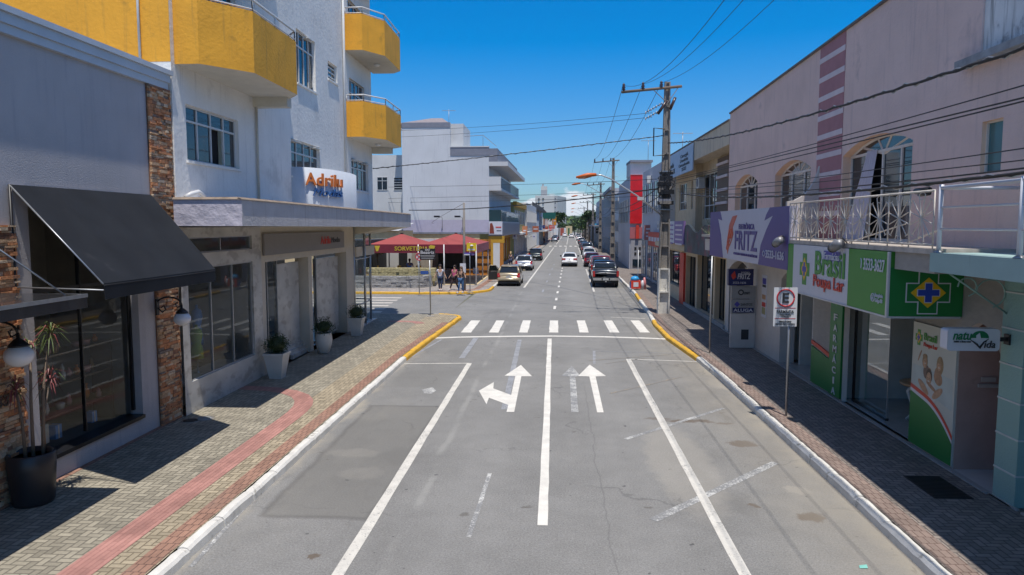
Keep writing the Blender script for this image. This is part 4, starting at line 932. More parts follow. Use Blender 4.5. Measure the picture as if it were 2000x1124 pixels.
wa = (25.27, 28.36, 4.5, 5.87, .36); wb = (20.15, 23.33, 4.5, 5.97, .32); wc = (14.58, 17.98, 4.05, 6.05, .31); wd = (11.75, 12.30, wd[2], wd[3])
s19 = ru(1589); s17 = 18.06
roofz = lambda u: 9.12-.022*(u-14.5)
mb = MB()
wall(mb, RW, 12.46, 29.45, 3.98, 8.9, [wa, wb, wc], pink_p, .27, reveal=pink_rev, ztop=roofz)
wall(mb, RW, -2, 12.46, 3.98, 7.02, [wd], pink_p, .12, reveal=pink_rev)
mb.quad(RW.w(29.45, 0, 0), RW.w(29.45, -12, 0), RW.w(29.45, -12, 8.8), RW.w(29.45, 0, 8.8), pink_p)
mb.quad(RW.w(12.46, 0, 7.0), RW.w(12.46, -12, 7), RW.w(12.46, -12, 9.1), RW.w(12.46, 0, 9.18), pink_p)
mb.quad(RW.w(12.05, 0, 9.0), RW.w(29.45, 0, 8.7), RW.w(29.45, -12, 8.7), RW.w(12.05, -12, 9.0), pink_p)
mb.build('upper_wall', PB)
mb = MB()
for i in range(16): u_ = 12.46+i*(17.0/16); mb.add([RW.w(u, n, z) for u in (u_, u_+17.0/16-.004) for n, z in ((-.25, roofz(u)), (.05, roofz(u)), (.05, roofz(u)+.06), (-.25, roofz(u)+.09))], [(0, 1, 5, 4), (1, 2, 6, 5), (2, 3, 7, 6), (3, 0, 4, 7), (0, 3, 2, 1), (4, 5, 6, 7)], dirty_cap)
mb.build('parapet_cap', PB)
mb = MB(); mb.bx(RW, -2, 12.455, -1, -.03, 7.0, 11, stain_w); mb.build('rear_wall', PB, label='rain-stained white wall rising behind the pink front')
mb = MB(); mb.bx(RW, -2, 12.82, -.3, .22, 7.02, 7.14, mat('ledge_concrete', (.30, .31, .33), .9, var=.3, vs=4)); mb.build('ledge', PB)
mb = MB(); mb.bx(RW, s17, s19, 0, .012, 4.0, roofz(18)-.0, mauve)
z = 4.63
while z < 8.9: mb.bx(RW, s17-.01, s19+.01, .013, .022, z, z+.13, pale_band); z += .495
mb.build('mauve_stripes', PB)
iv = mat('ivory_frame', (.74, .66, .60), .5, var=.06)
window(PB, RW, *wa[:4], iv, blueglass, n=-.22, cols=3, arch=wa[4], fan=5, bar=.06)
window(PB, RW, *wb[:4], iv, blueglass, n=-.22, cols=3, arch=wb[4], fan=5, bar=.06)
window(PB, RW, *wc[:4], iv, blueglass, n=-.22, cols=4, arch=wc[4], fan=4, bar=.06, open_cols=(2,))
window(PB, RW, *wd, iv, mat('teal_frosted_glass', (.07, .17, .18), .25), n=-.10, cols=1, bar=.03)
cur = mat('white_curtain', (.60, .54, .60), .9, var=.06)
mb = MB(); V = []; um = wc[0]+(wc[1]-wc[0])*.66
for i in range(25):
    s_ = i/24
    for j in range(9):
        q = j/8; wdt = .32+.42*(1-q)**1.2; V.append(RW.w(um-.12+(s_-.35)*wdt*1.6+.28*(1-q), -.18+.22*(1-q)+.035*sin(s_*30), wc[2]+.02+(wc[3]-wc[2])*q))
mb.add(V, [(i*9+j, (i+1)*9+j, (i+1)*9+j+1, i*9+j+1) for i in range(24) for j in range(8)], cur, True); mb.build('curtain', PB)
# curved fin between the balconies
mb = MB(); FF = yfront(19.45); P = [(RX, 4.0), (RX, RW.hit(1583, 325)[1])]+[(RX-.02-.80*(1-cos(radians(a)))**.9, RW.hit(1583, 325)[1]-.98*sin(radians(a))) for a in range(15, 91, 15)]+[(RX-.85, 4.0)]
mb.pf(FF, P[::-1], -.12, 0, col_w); mb.build('fin_wall', PB)
# balcony slab and ornate railing
mb = MB(); mb.bx(RW, 11.22, 28.4, 0, RX-SX-.02, 3.955, 4.04, mat('slab_edge', (.45, .40, .35), .8, var=.3, vs=5)); mb.bx(RW, 11.22, 12.5, .55, RX-SX-.06, 3.66, 3.95, tile_w); mb.build('balcony_slab', PB)
RL = xright(5.74); rl = MB(); ivr = mat('ivory_railing', (.55, .50, .44), .5, var=.2, vs=8, stain=((.28, .16, .09), 9, .62, .5))
zb, zt_ = 4.10, 4.92; u_a, u_b = 11.28, 17.98
rl.tube([RL.w(u_a, 0, zt_), RL.w(u_b, 0, zt_)], .018, ivr, 6); rl.tube([RL.w(u_a, 0, zb), RL.w(u_b, 0, zb)], .014, ivr, 6)
NB = 9; w_ = (u_b-u_a)/NB
for i in range(NB+1): u = u_a+i*w_; rl.tube([RL.w(u, 0, zb-.06), RL.w(u, 0, zt_)], .012, ivr, 6)
for i in range(NB):
    uc = u_a+(i+.5)*w_; zc_ = (zb+zt_)/2
    for k in range(12):
        a = 2*pi*k/12+.26; r = .385 if k % 3 else .36; p = RL.w(uc+cos(a)*min(r, w_*.46/abs(cos(a)) if abs(cos(a)) > .1 else r), 0, zc_+sin(a)*r); rl.tube([RL.w(uc, 0, zc_), p], .010, ivr, 4)
    for sx in (-1, 1):
        for sz in (-1, 1):
            P = [RL.w(uc+sx*(w_*.5-.012-.055*(1-cos(t_))), 0, zc_+sz*(.15+.10*t_/pi*2+.045*sin(t_*1.6))) for t_ in [k*.5 for k in range(7)]]; rl.tube(P, .008, ivr, 4)
    for s2 in (-1, 1):
        rl.tube([RL.w(uc+.10*cos(t_), 0, zc_+s2*(.34+.06*sin(t_))) for t_ in [k*pi/6 for k in range(13)]], .008, ivr, 4)
rl.build('railing', PB)
mb = MB(); RL2 = xright(5.95)
mb.tube([RL2.w(12.7, 0, 4.06), RL2.w(11.4, 0, 4.35)], .012, ivr, 5); mb.tube([RL2.w(17.3, 0, 4.06), RL2.w(15.8, 0, 4.5)], .012, ivr, 5); mb.tube([RL2.w(14.9, 0, 4.05), RL2.w(12.6, 0, 4.42)], .012, ivr, 5); mb.build('loose_rod', PB)
# ---------------- ground floor
ru = lambda px, F=RW: F.hit(px, 740)[0]
gu = dict(rec=(11.45, 12.60), post=(12.60, ru(1782)), win=(ru(1782), ru(1645)), fcol=(ru(1645), ru(1621)), wpan=(ru(1621), ru(1584)), door=(ru(1584), ru(1520)), ccol=(ru(1517), ru(1476)), far=(ru(1476), 29.45))
mb = MB()
wall(mb, RW, 11.3, gu['door'][0], 0, 3.97, [(gu['rec'][0], gu['rec'][1], 0, 2.35, .45), (gu['win'][0], gu['win'][1], .14, 3.3)], tile_w, .12, reveal=iv)
mb.build('tiled_wall', PB)
mb = MB()
wall(mb, RW, gu['door'][0], 29.45, 0, 3.97, [(gu['door'][0]+.05, gu['door'][1], .16, 2.75, .38), (25.9, 28.9, .14, 2.7, .35)], col_w, .45)
mb.build('shop_wall', PB)
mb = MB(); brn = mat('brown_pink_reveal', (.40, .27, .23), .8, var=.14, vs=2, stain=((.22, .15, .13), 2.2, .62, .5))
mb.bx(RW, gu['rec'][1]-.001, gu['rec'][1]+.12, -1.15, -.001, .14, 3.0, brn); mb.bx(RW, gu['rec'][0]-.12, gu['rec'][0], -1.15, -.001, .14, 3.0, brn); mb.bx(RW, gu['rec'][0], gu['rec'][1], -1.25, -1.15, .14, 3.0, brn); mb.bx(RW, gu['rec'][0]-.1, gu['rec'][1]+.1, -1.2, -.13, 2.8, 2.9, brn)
FM = yfront(gu['rec'][1]-.02)
mb.build('doorway', PB)
mb = MB(); mm = mat('mail_slot_metal', (.5, .48, .45), .4, .3); mb.bx(FM, 7.27, 7.62, 0, .03, 1.62, 1.68, mm); mb.bx(FM, 7.32, 7.56, 0, .02, 1.72, 1.80, mm); mb.build('mail_slot', PB)
mb = MB(); mb.bx(RW, 10.95, gu['rec'][1], -1.15, .05, .141, .165, mat('white_floor_tile', (.45, .45, .44), .3, var=.06)); mb.build('threshold', PB)
# pharmacy glass front, interior
room_g = mat('pharmacy_interior', (.55, .54, .50), .8); tilef = mat('pharmacy_floor', (.30, .32, .32), .25)
u0, u1 = gu['win']
mb = MB(); mb.bx(RW, u0-.1, u1+4.5, -4.4, -4.3, .1, 3.6, room_g); mb.bx(RW, u0-.1, u1+4.5, -6.2, -.001-.12, .1, .165, tilef); mb.bx(RW, u0-.1, u1+4.5, -6.2, -.13, 3.35, 3.45, room_g)
mb.bx(RW, u1+.3, u1+.4, -6.2, -.2, .165, 3.35, room_g); mb.bx(RW, u0-.2, u0-.1, -6.2, -.2, .165, 3.35, room_g); mb.bx(RW, u1+4.5, u1+4.6, -6.2, -.5, .1, 3.45, room_g); mb.build('interior', PB)
mb = MB()
for a_ in (u0, u1-.03): mb.bx(RW, a_, a_+.03, -.3, -.24, .17, 3.3, black_al)
mb.bx(RW, u0+1.55, u0+1.565, -.28, -.25, .17, 3.3, alu)
mb.bx(RW, u0, u1, -.3, -.24, 3.24, 3.3, black_al); mb.bx(RW, u0+1.55, u1, -.3, -.24, .166, .22, black_al)
w_o = mb.build('shop_window', PB); MB().quad(RW.w(u0+1.6, -.27, .22), RW.w(u1-.05, -.27, .22), RW.w(u1-.05, -.27, 3.24), RW.w(u0+1.6, -.27, 3.24), shopglass2).build('pane', w_o)
t = thing('wall_shelf', 'tall shelf stocked with small bottles inside the pharmacy', 'shelf', tuple(RW.w(16.6, -1.7, .17))); mb = MB()
for k in range(6): mb.bx(RW, 15.0, 17.1, -1.9, -1.5, .5+.45*k, .54+.45*k, room_w)
mb.bx(RW, 15.0, 17.1, -1.95, -1.9, .17, 3.0, white_fr); mb.build('board', t)
gm_ = [mat('goods_%d' % i, c, .4) for i, c in enumerate(((.5, .5, .45), (.1, .25, .5), (.5, .12, .08), (.12, .35, .12), (.5, .4, .1), (.1, .1, .12)))]
mb = MB()
for k in range(5):
    u = 15.05
    while u < 17.0: w0 = random.uniform(.05, .12); h = random.uniform(.1, .28); mb.bx(RW, u, u+w0*.8, -1.75, -1.6, .542+.45*k, .542+.45*k+h, random.choice(gm_)); u += w0
o = mb.build('goods', t, kind='stuff')
t = thing('display_table', 'white table on curved legs just inside the pharmacy glass', 'table', tuple(RW.w(15.6, -.95, .17))); wl = mat('white_lacquer', (.62, .62, .6), .3)
mb = MB(); c = RW.w(15.6, -.95, 0); mb.lathe((c.x, c.y, .98), [(.44, 0), (.46, .03), (.45, .06)], mat('table_top', (.35, .22, .12), .3), 24); mb.build('table_top', t)
for k in range(4):
    a = pi/4+k*pi/2; q = MB(); q.tube([(c.x+cos(a)*r, c.y+sin(a)*r, z) for r, z in ((.2, .98), (.3, .8), (.2, .5), (.18, .35), (.3, .18))], [.045, .04, .03, .025, .035], wl, 8); q.build('leg', t)
t = thing('counter', 'white serving counter deep inside the pharmacy', 'counter', tuple(RW.w(15.4, -3.6, .17))); mb = MB(); mb.bx(RW, 14.3, 16.9, -4.0, -3.4, .17, 1.1, wl); mb.build('body', t); MB().bx(RW, 14.25, 16.95, -4.05, -3.35, 1.1, 1.15, white_fr).build('top', t)
# graphics on the pharmacy front
green1 = mat('sign_green', (.055, .26, .035), .45, var=.03); green2 = mat('sign_deep_green', (.008, .17, .035), .45, var=.03); signw = mat('sign_white', (.60, .60, .65), .45, var=.03); sred = mat('sign_red', (.58, .045, .025), .45); syel = mat('sign_yellow', (.75, .45, .01), .45); sblue = mat('sign_blue', (.02, .06, .40), .45); sbluep = mat('sign_violet_blue', (.07, .06, .34), .45); signedge = mat('sign_edge_metal', (.55, .56, .58), .4, .3)
def cross(F, uc, zc_, h, w, arm, m, n, mb, r=1):
    a = arm/2; P = [(-a, -h/2), (a, -h/2), (a, -arm/2*h/w), (w/2, -arm/2*h/w), (w/2, arm/2*h/w), (a, arm/2*h/w), (a, h/2), (-a, h/2), (-a, arm/2*h/w), (-w/2, arm/2*h/w), (-w/2, -arm/2*h/w), (-a, -arm/2*h/w)]
    mb.pf(F, [(uc+p[0], zc_+p[1]) for p in P], n-.004, n, m)
def diamond(F, uc, zc_, w, h, m, n, mb): mb.pf(F, [(uc-w/2, zc_), (uc, zc_-h/2), (uc+w/2, zc_), (uc, zc_+h/2)], n-.004, n, m)
def logo(F, uc, zc_, s_, mb, n=.006, g_=None):
    cross(F, uc, zc_, s_*1.15, s_, s_*.42, g_ or green1, n, mb); diamond(F, uc, zc_, s_*.66, s_*.86, syel, n+.004, mb); cross(F, uc, zc_, s_*.5, s_*.40, s_*.15, sbluep, n+.008, mb)
t = thing('pharmacy_sign', 'long green and white sign box with a cross logo under the ornate balcony railing', 'sign', (SX, 14.8, 2.84))
zs0, zs1 = 2.84, 3.945; ug = RS.hit(1657, 520)[0]; ug2 = RS.hit(1549, 520)[0]; uF = RS.hit(1537, 520)[0]; uN = 12.58
mb = MB(); mb.bx(RS, uN, ug, -.3, 0, zs0, zs1, green1); mb.bx(RS, ug, ug2, -.3, 0, zs0, zs1, signw); mb.bx(RS, ug2, uF, -.3, 0, zs0, zs1, green1); mb.bx(RS, uN, uF, -.31, .012, zs0-.03, zs0, signedge); mb.bx(RS, uN-.0, uN+.05, 0, .012, zs0, zs1, signedge)
mb.build('board', t)
FE = yfront(uN-.002); mb = MB(); mb.bx(FE, SX+.02, 6.94, -.25, .012, zs0, 3.68, green2); mb.bx(FE, SX-.004, SX+.02, -.03, .018, zs0-.03, zs1, signedge); mb.bx(FE, SX+.02, 6.92, -.25, .018, zs0-.035, zs0, signedge); mb.build('end_board', t)
lt = MB(); us = lambda px: RS.hit(px, 540)[0]
logo(RS, us(1571), 3.40, .62, lt)
ub0, ub1 = us(1592), us(1650)
text(lt, 'Brasil', RS, ub0, ub1, 3.33, 3.84, green1, n=.006, bold=.04); lt.bx(RS, us(1640), us(1608), .004, .008, 3.66, 3.86, sbluep); text(lt, 'Farmácias', RS, us(1610), us(1639), 3.68, 3.83, signw, n=.01, bold=.01)
text(lt, 'Poupa Lar', RS, us(1590), us(1650), 2.99, 3.33, sred, n=.012, bold=.035)
text(lt, '3533-3627', RS, us(1687), us(1728), 3.58, 3.80, signw, n=.006, bold=.015)
lt.tube([RS.w(us(1681)+.03*cos(a), .008, 3.69+.09*sin(a)) for a in [pi*.5+k*.35 for k in range(9)]], .012, signw, 4)
lt.tube([RS.w(us(1707)+.07*cos(k*pi/6), .008, 3.11+.07*sin(k*pi/6)) for k in range(13)], .010, signw, 4); text(lt, 'i', RS, us(1706), us(1708), 3.07, 3.15, signw, n=.006)
text(lt, 'Emergências\nCódigo 193', RS, us(1712), us(1727), 3.02, 3.20, signw, n=.006)
logoC = (6.36, 3.25)
for (w_, h_, m_, n_) in ((.74, .74, signw, .017), (.70, .70, green2, .020)): cross(FE, logoC[0], logoC[1], h_, w_, .34 if w_ > .72 else .30, m_, n_, lt)
lt.pf(FE, [(logoC[0]-.29, logoC[1]), (logoC[0], logoC[1]-.26), (logoC[0]+.29, logoC[1]), (logoC[0], logoC[1]+.26)], .018, .028, syel)
cross(FE, logoC[0], logoC[1], .35, .38, .13, signw, .033, lt); cross(FE, logoC[0], logoC[1], .32, .35, .11, sblue, .038, lt)
lt.build('lettering', t)
def swoosh(mb, F, ua, ub, z0, z1, n, rev=False):
    """green foot of a panel with a red and white curved upper edge; ua is the end where it starts high"""
    N = 12; f = lambda s_: (z1-.02) if s_ < .0 else z1-(z1-z0)*(.22*s_+.34*max(0, s_-.35)**2*2.2)
    top = [(ua+(ub-ua)*i/N, f(i/N)) for i in range(N+1)]
    P = [(ub, z0), (ua, z0)]+[(p[0], p[1]-.14) for p in top]; mb.pf(F, P if ub > ua else P, n-.003, n, green2)
    for a_, b_, m_ in ((.0, .075, sred), (.075, .14, signw)):
        for p, q in zip(top, top[1:]): mb.pf(F, [(p[0], p[1]-b_), (q[0], q[1]-b_), (q[0], q[1]-a_), (p[0], p[1]-a_)], n-.003, n+.001, m_)
# poster panel by the door
t = thing('poster_panel', 'tall poster of a laughing family above a green curve beside the pharmacy door', 'poster', (RX, 13.2, .2)); mb = MB(); ua, ub = gu['post'][1]-.02, gu['post'][0]+.03
pw = mat('poster_white', (.50, .51, .46), .5, var=.03); mb.bx(RW, ub, ua, 0, .03, .20, 2.56, pw); mb.build('board', t)
lt = MB(); swoosh(lt, RW, ua, ub, .205, 1.36, .036)
logo(RW, ua-.22, 2.28, .26, lt, .034); text(lt, 'Brasil', RW, ua-.42, ua-.86, 2.26, 2.40, green1, n=.034, bold=.03); text(lt, 'Poupa Lar', RW, ua-.42, ua-.90, 2.12, 2.22, sred, n=.034, bold=.02)
lt.build('lettering', t)
# the printed family: a photograph on the poster, built as flat printed shapes
skin_p = mat('print_skin', (.34, .19, .11), .5, var=.35, vs=14); skin_l = mat('print_skin_light', (.44, .26, .16), .5, var=.35, vs=14); hair_p = mat('print_hair', (.05, .028, .018), .5, var=.3, vs=20); hair_b = mat('print_blond_hair', (.30, .19, .09), .5, var=.3, vs=20); sky_p = mat('print_pale_sky', (.42, .48, .47), .5, var=.12, vs=3); shirt_p = mat('print_shirt', (.55, .55, .53), .5, var=.1, vs=8)
pr = MB(); c0 = ua-.70
def ell(uc, zc_, a, b, m, n, rot=0, N=18): pr.pf(RW, [(uc+a*cos(2*pi*k/N)*cos(rot)-b*sin(2*pi*k/N)*sin(rot), zc_+a*cos(2*pi*k/N)*sin(rot)+b*sin(2*pi*k/N)*cos(rot)) for k in range(N)], .030, n, m)
pr.pf(RW, [(ua-.04, 1.40), (ub+.06, 1.16), (ub+.06, 1.72), (ua-.04, 1.75)], .030, .032, sky_p)
ell(c0-.02, 1.32, .20, .22, shirt_p, .034); ell(c0+.24, 1.38, .22, .07, skin_l, .036, .5); ell(c0-.26, 1.36, .20, .07, skin_l, .036, -.6); ell(c0+.05, 1.62, .105, .135, hair_p, .036); ell(c0+.05, 1.57, .088, .12, skin_l, .038); ell(c0+.05, 1.525, .035, .012, shirt_p, .040)
ell(c0+.22, 1.86, .09, .12, hair_b, .035); ell(c0+.21, 1.83, .065, .09, skin_l, .038); ell(c0-.30, 1.88, .11, .17, hair_b, .035); ell(c0-.28, 1.86, .07, .10, skin_p, .038); ell(c0-.26, 1.64, .15, .12, skin_p, .034, .5); ell(c0+.12, 1.70, .13, .06, skin_p, .034, -.4); ell(c0+.42, 1.94, .02, .13, skin_p, .034, .5); ell(c0-.05, 1.44, .19, .035, skin_p, .039, .35)
for (x_, z_, a_, b_, m_, n_) in ((c0+.20, 1.86, .058, .085, skin_l, .0385), (c0-.29, 1.87, .06, .085, skin_l, .0385), (c0+.22, 1.96, .075, .045, hair_b, .039), (c0-.29, 1.97, .075, .05, hair_b, .039), (c0+.16, 1.68, .10, .13, mat('print_dark_top', (.16, .10, .08), .5, var=.3, vs=12), .0355), (c0-.24, 1.70, .11, .14, skin_p, .0355)): ell(x_, z_, a_, b_, m_, n_)
for (x_, z_, s_) in ((c0+.05, 1.585, 1), (c0+.20, 1.875, .8), (c0-.29, 1.885, .8)):
    for q_ in (-.03, .03): ell(x_+q_*s_, z_, .010*s_, .006*s_, hair_p, .041)
    ell(x_, z_-.055*s_, .028*s_, .010*s_, shirt_p, .041)
pr.build('family_print', t)
# far pharmacy panel and vertical lettering
t = thing('pharmacy_signboard', 'green and white board with a red curve between dark doorway and green column', 'sign panel', (RX, 18.8, .2)); mb = MB(); ua, ub = gu['wpan'][1]-.02, gu['wpan'][0]+.02
mb.bx(RW, ub, ua, 0, .03, .2, 1.05, green2); mb.build('board', t); lt = MB()
for p, q in ((ua, (ua+ub)/2), ((ua+ub)/2, ub)):
    f = lambda u: 1.33-.16*((ua-u)/(ua-ub))**1.2
    lt.pf(RW, [(q, f(q)-.10), (p, f(p)-.10), (p, f(p)), (q, f(q))], .0, .036, sred); lt.pf(RW, [(q, .9), (p, .9), (p, f(p)-.16), (q, f(q)-.16)], .0, .034, green2)
lt.build('lettering', t)
t = thing('vertical_sign', 'tall green column sign with white letters spelling a word downwards beside the pharmacy glass', 'sign', (RX, 17.6, .2)); mb = MB(); ua, ub = gu['fcol'][1]-.01, gu['fcol'][0]+.02
mb.bx(RW, ub, ua, 0, .05, .2, 2.83, green2); mb.build('board', t); lt = MB()
for k, ch in enumerate('FARMÁCIA'): uc = (ua+ub)/2; text(lt, ch, RW, uc+(.06 if ch == 'I' else .17)/2*1.3, uc-(.06 if ch == 'I' else .17)/2*1.3, 2.06-k*.26, 2.23-k*.26+(.04 if ch == 'Á' else 0), signw, n=.054, bold=.03)
logo(RW, (ua+ub)/2, 2.58, .26, lt, .056, green1); lt.build('lettering', t)
# ---------------- electronics shop sign
t = thing('electronics_sign', 'large white and purple electronics shop sign hung under the pink upper floor', 'sign', (SX, 22, 3.3)); zs0, zs1 = 3.30, 4.865; uN, uF = us(1538), us(1385)
purple = mat('sign_purple', (.075, .045, .22), .45, var=.03); fw = mat('sign_pale', (.50, .49, .58), .45, var=.03); orange_r = mat('sign_orange_red', (.52, .085, .04), .45)
mb = MB(); mb.bx(RS, uN, uF, -.2, 0, zs0, zs1, fw); mb.build('board', t); lt = MB()
H = zs1-zs0
lt.pf(RS, [(uN, zs0), (us(1480), zs0), (us(1484), zs0+.35*H), (us(1494), zs0+.62*H), (us(1506), zs0+.86*H), (us(1490), zs0+.78*H), (us(1493), zs0+.88*H), (us(1500), zs1), (uN, zs1)][::-1], 0, .006, purple)
lt.pf(RS, [(uF, zs0), (uF, zs1), (us(1404), zs1), (us(1408), zs0+.80*H), (us(1400), zs0+.84*H), (us(1406), zs0+.5*H), (us(1411), zs0)][::-1], 0, .006, purple)
text(lt, 'ELETRÔNICA', RS, us(1441), us(1471), zs0+.62*H, zs0+.75*H, purple, n=.006, bold=.02); text(lt, 'FRITZ', RS, us(1434), us(1477), zs0+.22*H, zs0+.59*H, purple, n=.006, bold=.045, sp=1.08)
text(lt, 'CONSERTO E VENDA DE ELETRÔNICOS', RS, us(1432), us(1478), zs0+.11*H, zs0+.17*H, purple, n=.006, bold=.03); text(lt, '3533-1636', RS, us(1495), us(1531), zs0+.14*H, zs0+.28*H, fw, n=.012, bold=.04)
lt.tube([RS.w(us(1491)+.1*cos(k*pi/5), .014, zs0+.21*H+.07*sin(k*pi/5)) for k in range(11)], .014, fw, 4)
q = [us(p) for p in (1417, 1420, 1424, 1438, 1427, 1432, 1421)]
lt.pf(RS, [(us(1419), zs0+.42*H), (us(1422), zs0+.7*H), (us(1428), zs0+.88*H), (us(1437), zs0+.90*H), (us(1429), zs0+.66*H), (us(1430), zs0+.50*H), (us(1427), zs0+.43*H)][::-1], 0, .010, orange_r)
lt.pf(RS, [(us(1418), zs0+.25*H), (us(1420), zs0+.10*H), (us(1423), zs0+.28*H), (us(1421), zs0+.45*H)][::-1], 0, .010, orange_r)
for (uc_, zc_, ru_, rz_, rot) in ((us(1424), zs0+.38*H, .62, .16, -.9), (us(1423), zs0+.45*H, .50, .14, -1.1)):
    lt.tube([RS.w(uc_+ru_*cos(k*pi/10)*cos(rot)-rz_*sin(k*pi/10)*sin(rot), .012, zc_+.62*(ru_*cos(k*pi/10)*sin(rot)*1.0+rz_*sin(k*pi/10)*cos(rot))) for k in range(21)], .014, orange_r, 4)
lt.build('lettering', t)
# small boards on the column to the left of the doorway
RB = xright(6.35)
ubx = lambda px: RB.hit(px, 600)[0]
t = thing('lit_sign_box', 'small dark blue sign box projecting above the pavement left of the white column', 'sign', (6.6, 24.3, 2.6)); navy = mat('navy_sign', (.012, .018, .10), .4)
FB = yfront(24.9); xa = FB.hit(1423, 540)[0]; xb = FB.hit(1472, 540)[0]; zz1 = FB.hit(1440, 526)[1]; zz0 = FB.hit(1440, 558)[1]
mb = MB(); mb.bx(FB, xa, xb, -.2, 0, zz0, zz1, navy); mb.build('box', t); lt = MB(); text(lt, 'FRITZ', FB, xa+.3, xb-.1, zz0+.22, zz1-.15, signw, n=.004, bold=.05, shear=.2); text(lt, 'ELETRÔNICA', FB, xa+.42, xb-.14, zz1-.14, zz1-.08, signw, n=.004); text(lt, '3533-1636', FB, xa+.15, xb-.25, zz0+.06, zz0+.13, signw, n=.004); lt.pf(FB, [(xa+.08, zz0+.35), (xa+.15, zz0+.2), (xa+.26, zz0+.28), (xa+.2, zz1-.06)], 0, .006, sred); lt.build('lettering', t)
t = thing('notice_board', 'stack of grey notice plates with a dark band, under the small blue sign box', 'notice board', (7.0, 24.4, .2)); nb = mat('notice_grey', (.30, .29, .28), .5, var=.05); FB2 = yfront(25.0); xa2 = FB2.hit(1428, 600)[0]; xb2 = FB2.hit(1475, 600)[0]
q1 = FB2.hit(1440, 558)[1]; q2 = FB2.hit(1440, 585)[1]; q3 = FB2.hit(1440, 611)[1]; q4 = .3
mb = MB(); mb.bx(FB2, xa2, xb2, -.12, 0, q2+.02, q1-.02, nb); mb.bx(FB2, xa2, xb2, -.12, 0, q3-.02, q2, nb); mb.bx(FB2, xa2, xb2, -.12, -.01, .16, q3-.04, col_w); mb.build('plate', t)
for k in range(12): pass
lt = MB(); dk = mat('dark_letter', (.03, .03, .035), .5); lt.bx(FB2, xa2+.05, xb2-.05, 0, .004, q3, q3+.17, navy); text(lt, 'ALUGA', FB2, xa2+.08, xb2-.08, q3+.03, q3+.14, signw, n=.006, bold=.04); text(lt, 'SANTOS', FB2, xa2+.32, xb2-.1, q3+.24, q3+.33, dk, n=.004); diamond(FB2, xa2+.2, q3+.29, .2, .2, sbluep, .004, lt); text(lt, 'smart', FB2, xa2+.42, xb2-.2, q2+.17, q2+.27, dk, n=.004); lt.tube([FB2.w(xa2+.32+.08*cos(k*pi/6), .004, q2+.24+.08*sin(k*pi/6)) for k in range(13)], .02, dk, 4); lt.bx(FB2, xb2-.45, xb2-.2, -.01, .004, .45, .8, dk); lt.build('lettering', t)
t = thing('wall_notices', 'narrow column of small paper notices on the white column beside the dark doorway', 'notice', (RX, 23.6, 1.5)); mb = MB(); un = ru(1488); mb.bx(RW, un-.28, un+.28, 0, .015, 1.35, 3.0-.25, signw); mb.build('sheet', t); lt = MB()
for z0_, z1_, m_ in ((2.45, 2.65, sbluep), (2.35, 2.43, dk), (1.95, 2.1, mat('faded_orange', (.45, .25, .12), .6)), (1.7, 1.85, sred), (1.45, 1.68, mat('faded_olive', (.32, .30, .15), .6))): lt.bx(RW, un-.2, un+.2, .015, .018, z0_, z1_, m_)
lt.build('lettering', t)
# dark doorway shop inside
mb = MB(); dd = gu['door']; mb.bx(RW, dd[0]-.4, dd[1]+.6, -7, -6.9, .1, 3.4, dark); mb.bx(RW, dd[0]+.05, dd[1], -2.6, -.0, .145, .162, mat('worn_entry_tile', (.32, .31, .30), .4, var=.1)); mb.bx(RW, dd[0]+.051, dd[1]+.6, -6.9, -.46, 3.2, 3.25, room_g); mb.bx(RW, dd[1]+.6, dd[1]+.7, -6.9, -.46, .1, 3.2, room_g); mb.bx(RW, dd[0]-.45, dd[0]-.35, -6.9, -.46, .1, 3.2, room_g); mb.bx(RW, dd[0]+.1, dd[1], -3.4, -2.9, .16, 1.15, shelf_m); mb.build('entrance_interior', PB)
mb = MB(); mb.bx(RW, 25.9, 28.9, -.35, -.3, .14, 3.05, blueglass); mb.build('shop_glass', PB)
kb = MB(); kb.bx(RW, 11.5, 29.45, .003, .09, .02, .168, mat('granite_sill', (.34, .33, .32), .5)); kb.build('sill', PB)
# ---------------- teal shop, nearest right
TB = thing('teal_building', 'pale teal shopfront with grooved pilaster and white-railed balcony at the right edge', 'shop', (RX, 8, 0)); teal = mat('teal_paint', (.25, .40, .37), .7, var=.05, vs=1.5, bump=.4, bs=30); teal_d = mat('teal_painted_shade', (.10, .22, .24), .5, var=.06); groove = mat('groove_white', (.55, .57, .55), .7)  # back of the shop recess in darker teal, its shade put into the colour
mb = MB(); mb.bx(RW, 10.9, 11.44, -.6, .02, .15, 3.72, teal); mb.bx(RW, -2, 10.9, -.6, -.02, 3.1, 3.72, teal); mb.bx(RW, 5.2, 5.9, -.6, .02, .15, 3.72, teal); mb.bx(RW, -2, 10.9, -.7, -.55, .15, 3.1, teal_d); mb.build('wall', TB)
mb = MB()
for k in range(6): z = .62+k*.55; mb = MB(); mb.bx(RW, 10.895, 11.445, -.1, .032, z, z+.025, groove); mb.build('groove', TB)
mb = MB(); mb.bx(RW, 10.8, 11.48, 0, .05, .02, .17, mat('granite_sill', (.34, .33, .32), .5)); mb.bx(RW, -2, 10.7, -.6, .05, .02, .17, MATS['granite_sill']); mb.bx(RW, 8.6, 10.6, -.5, -.05, .171, .185, mat('door_mat', (.02, .02, .02), .9)); mb.build('step', TB)
mb = MB(); sl = mat('teal_slab', (.30, .43, .42), .75, var=.05, streak=((.2, .27, .27), .6, .4)); mb.bx(RW, -2, 11.2, 0, RX-SX+.03, 3.70, 3.985, sl); mb.build('balcony_slab', TB)
rl = MB(); RT = xright(SX+.05); wr = mat('white_railing', (.60, .61, .66), .35, var=.05)
rl.tube([RT.w(11.12, 0, 4.95), RT.w(-2, 0, 4.95)], .030, wr, 8)
for z in (4.34, 4.66): rl.tube([RT.w(11.12, 0, z), RT.w(-2, 0, z)], .016, wr, 6)
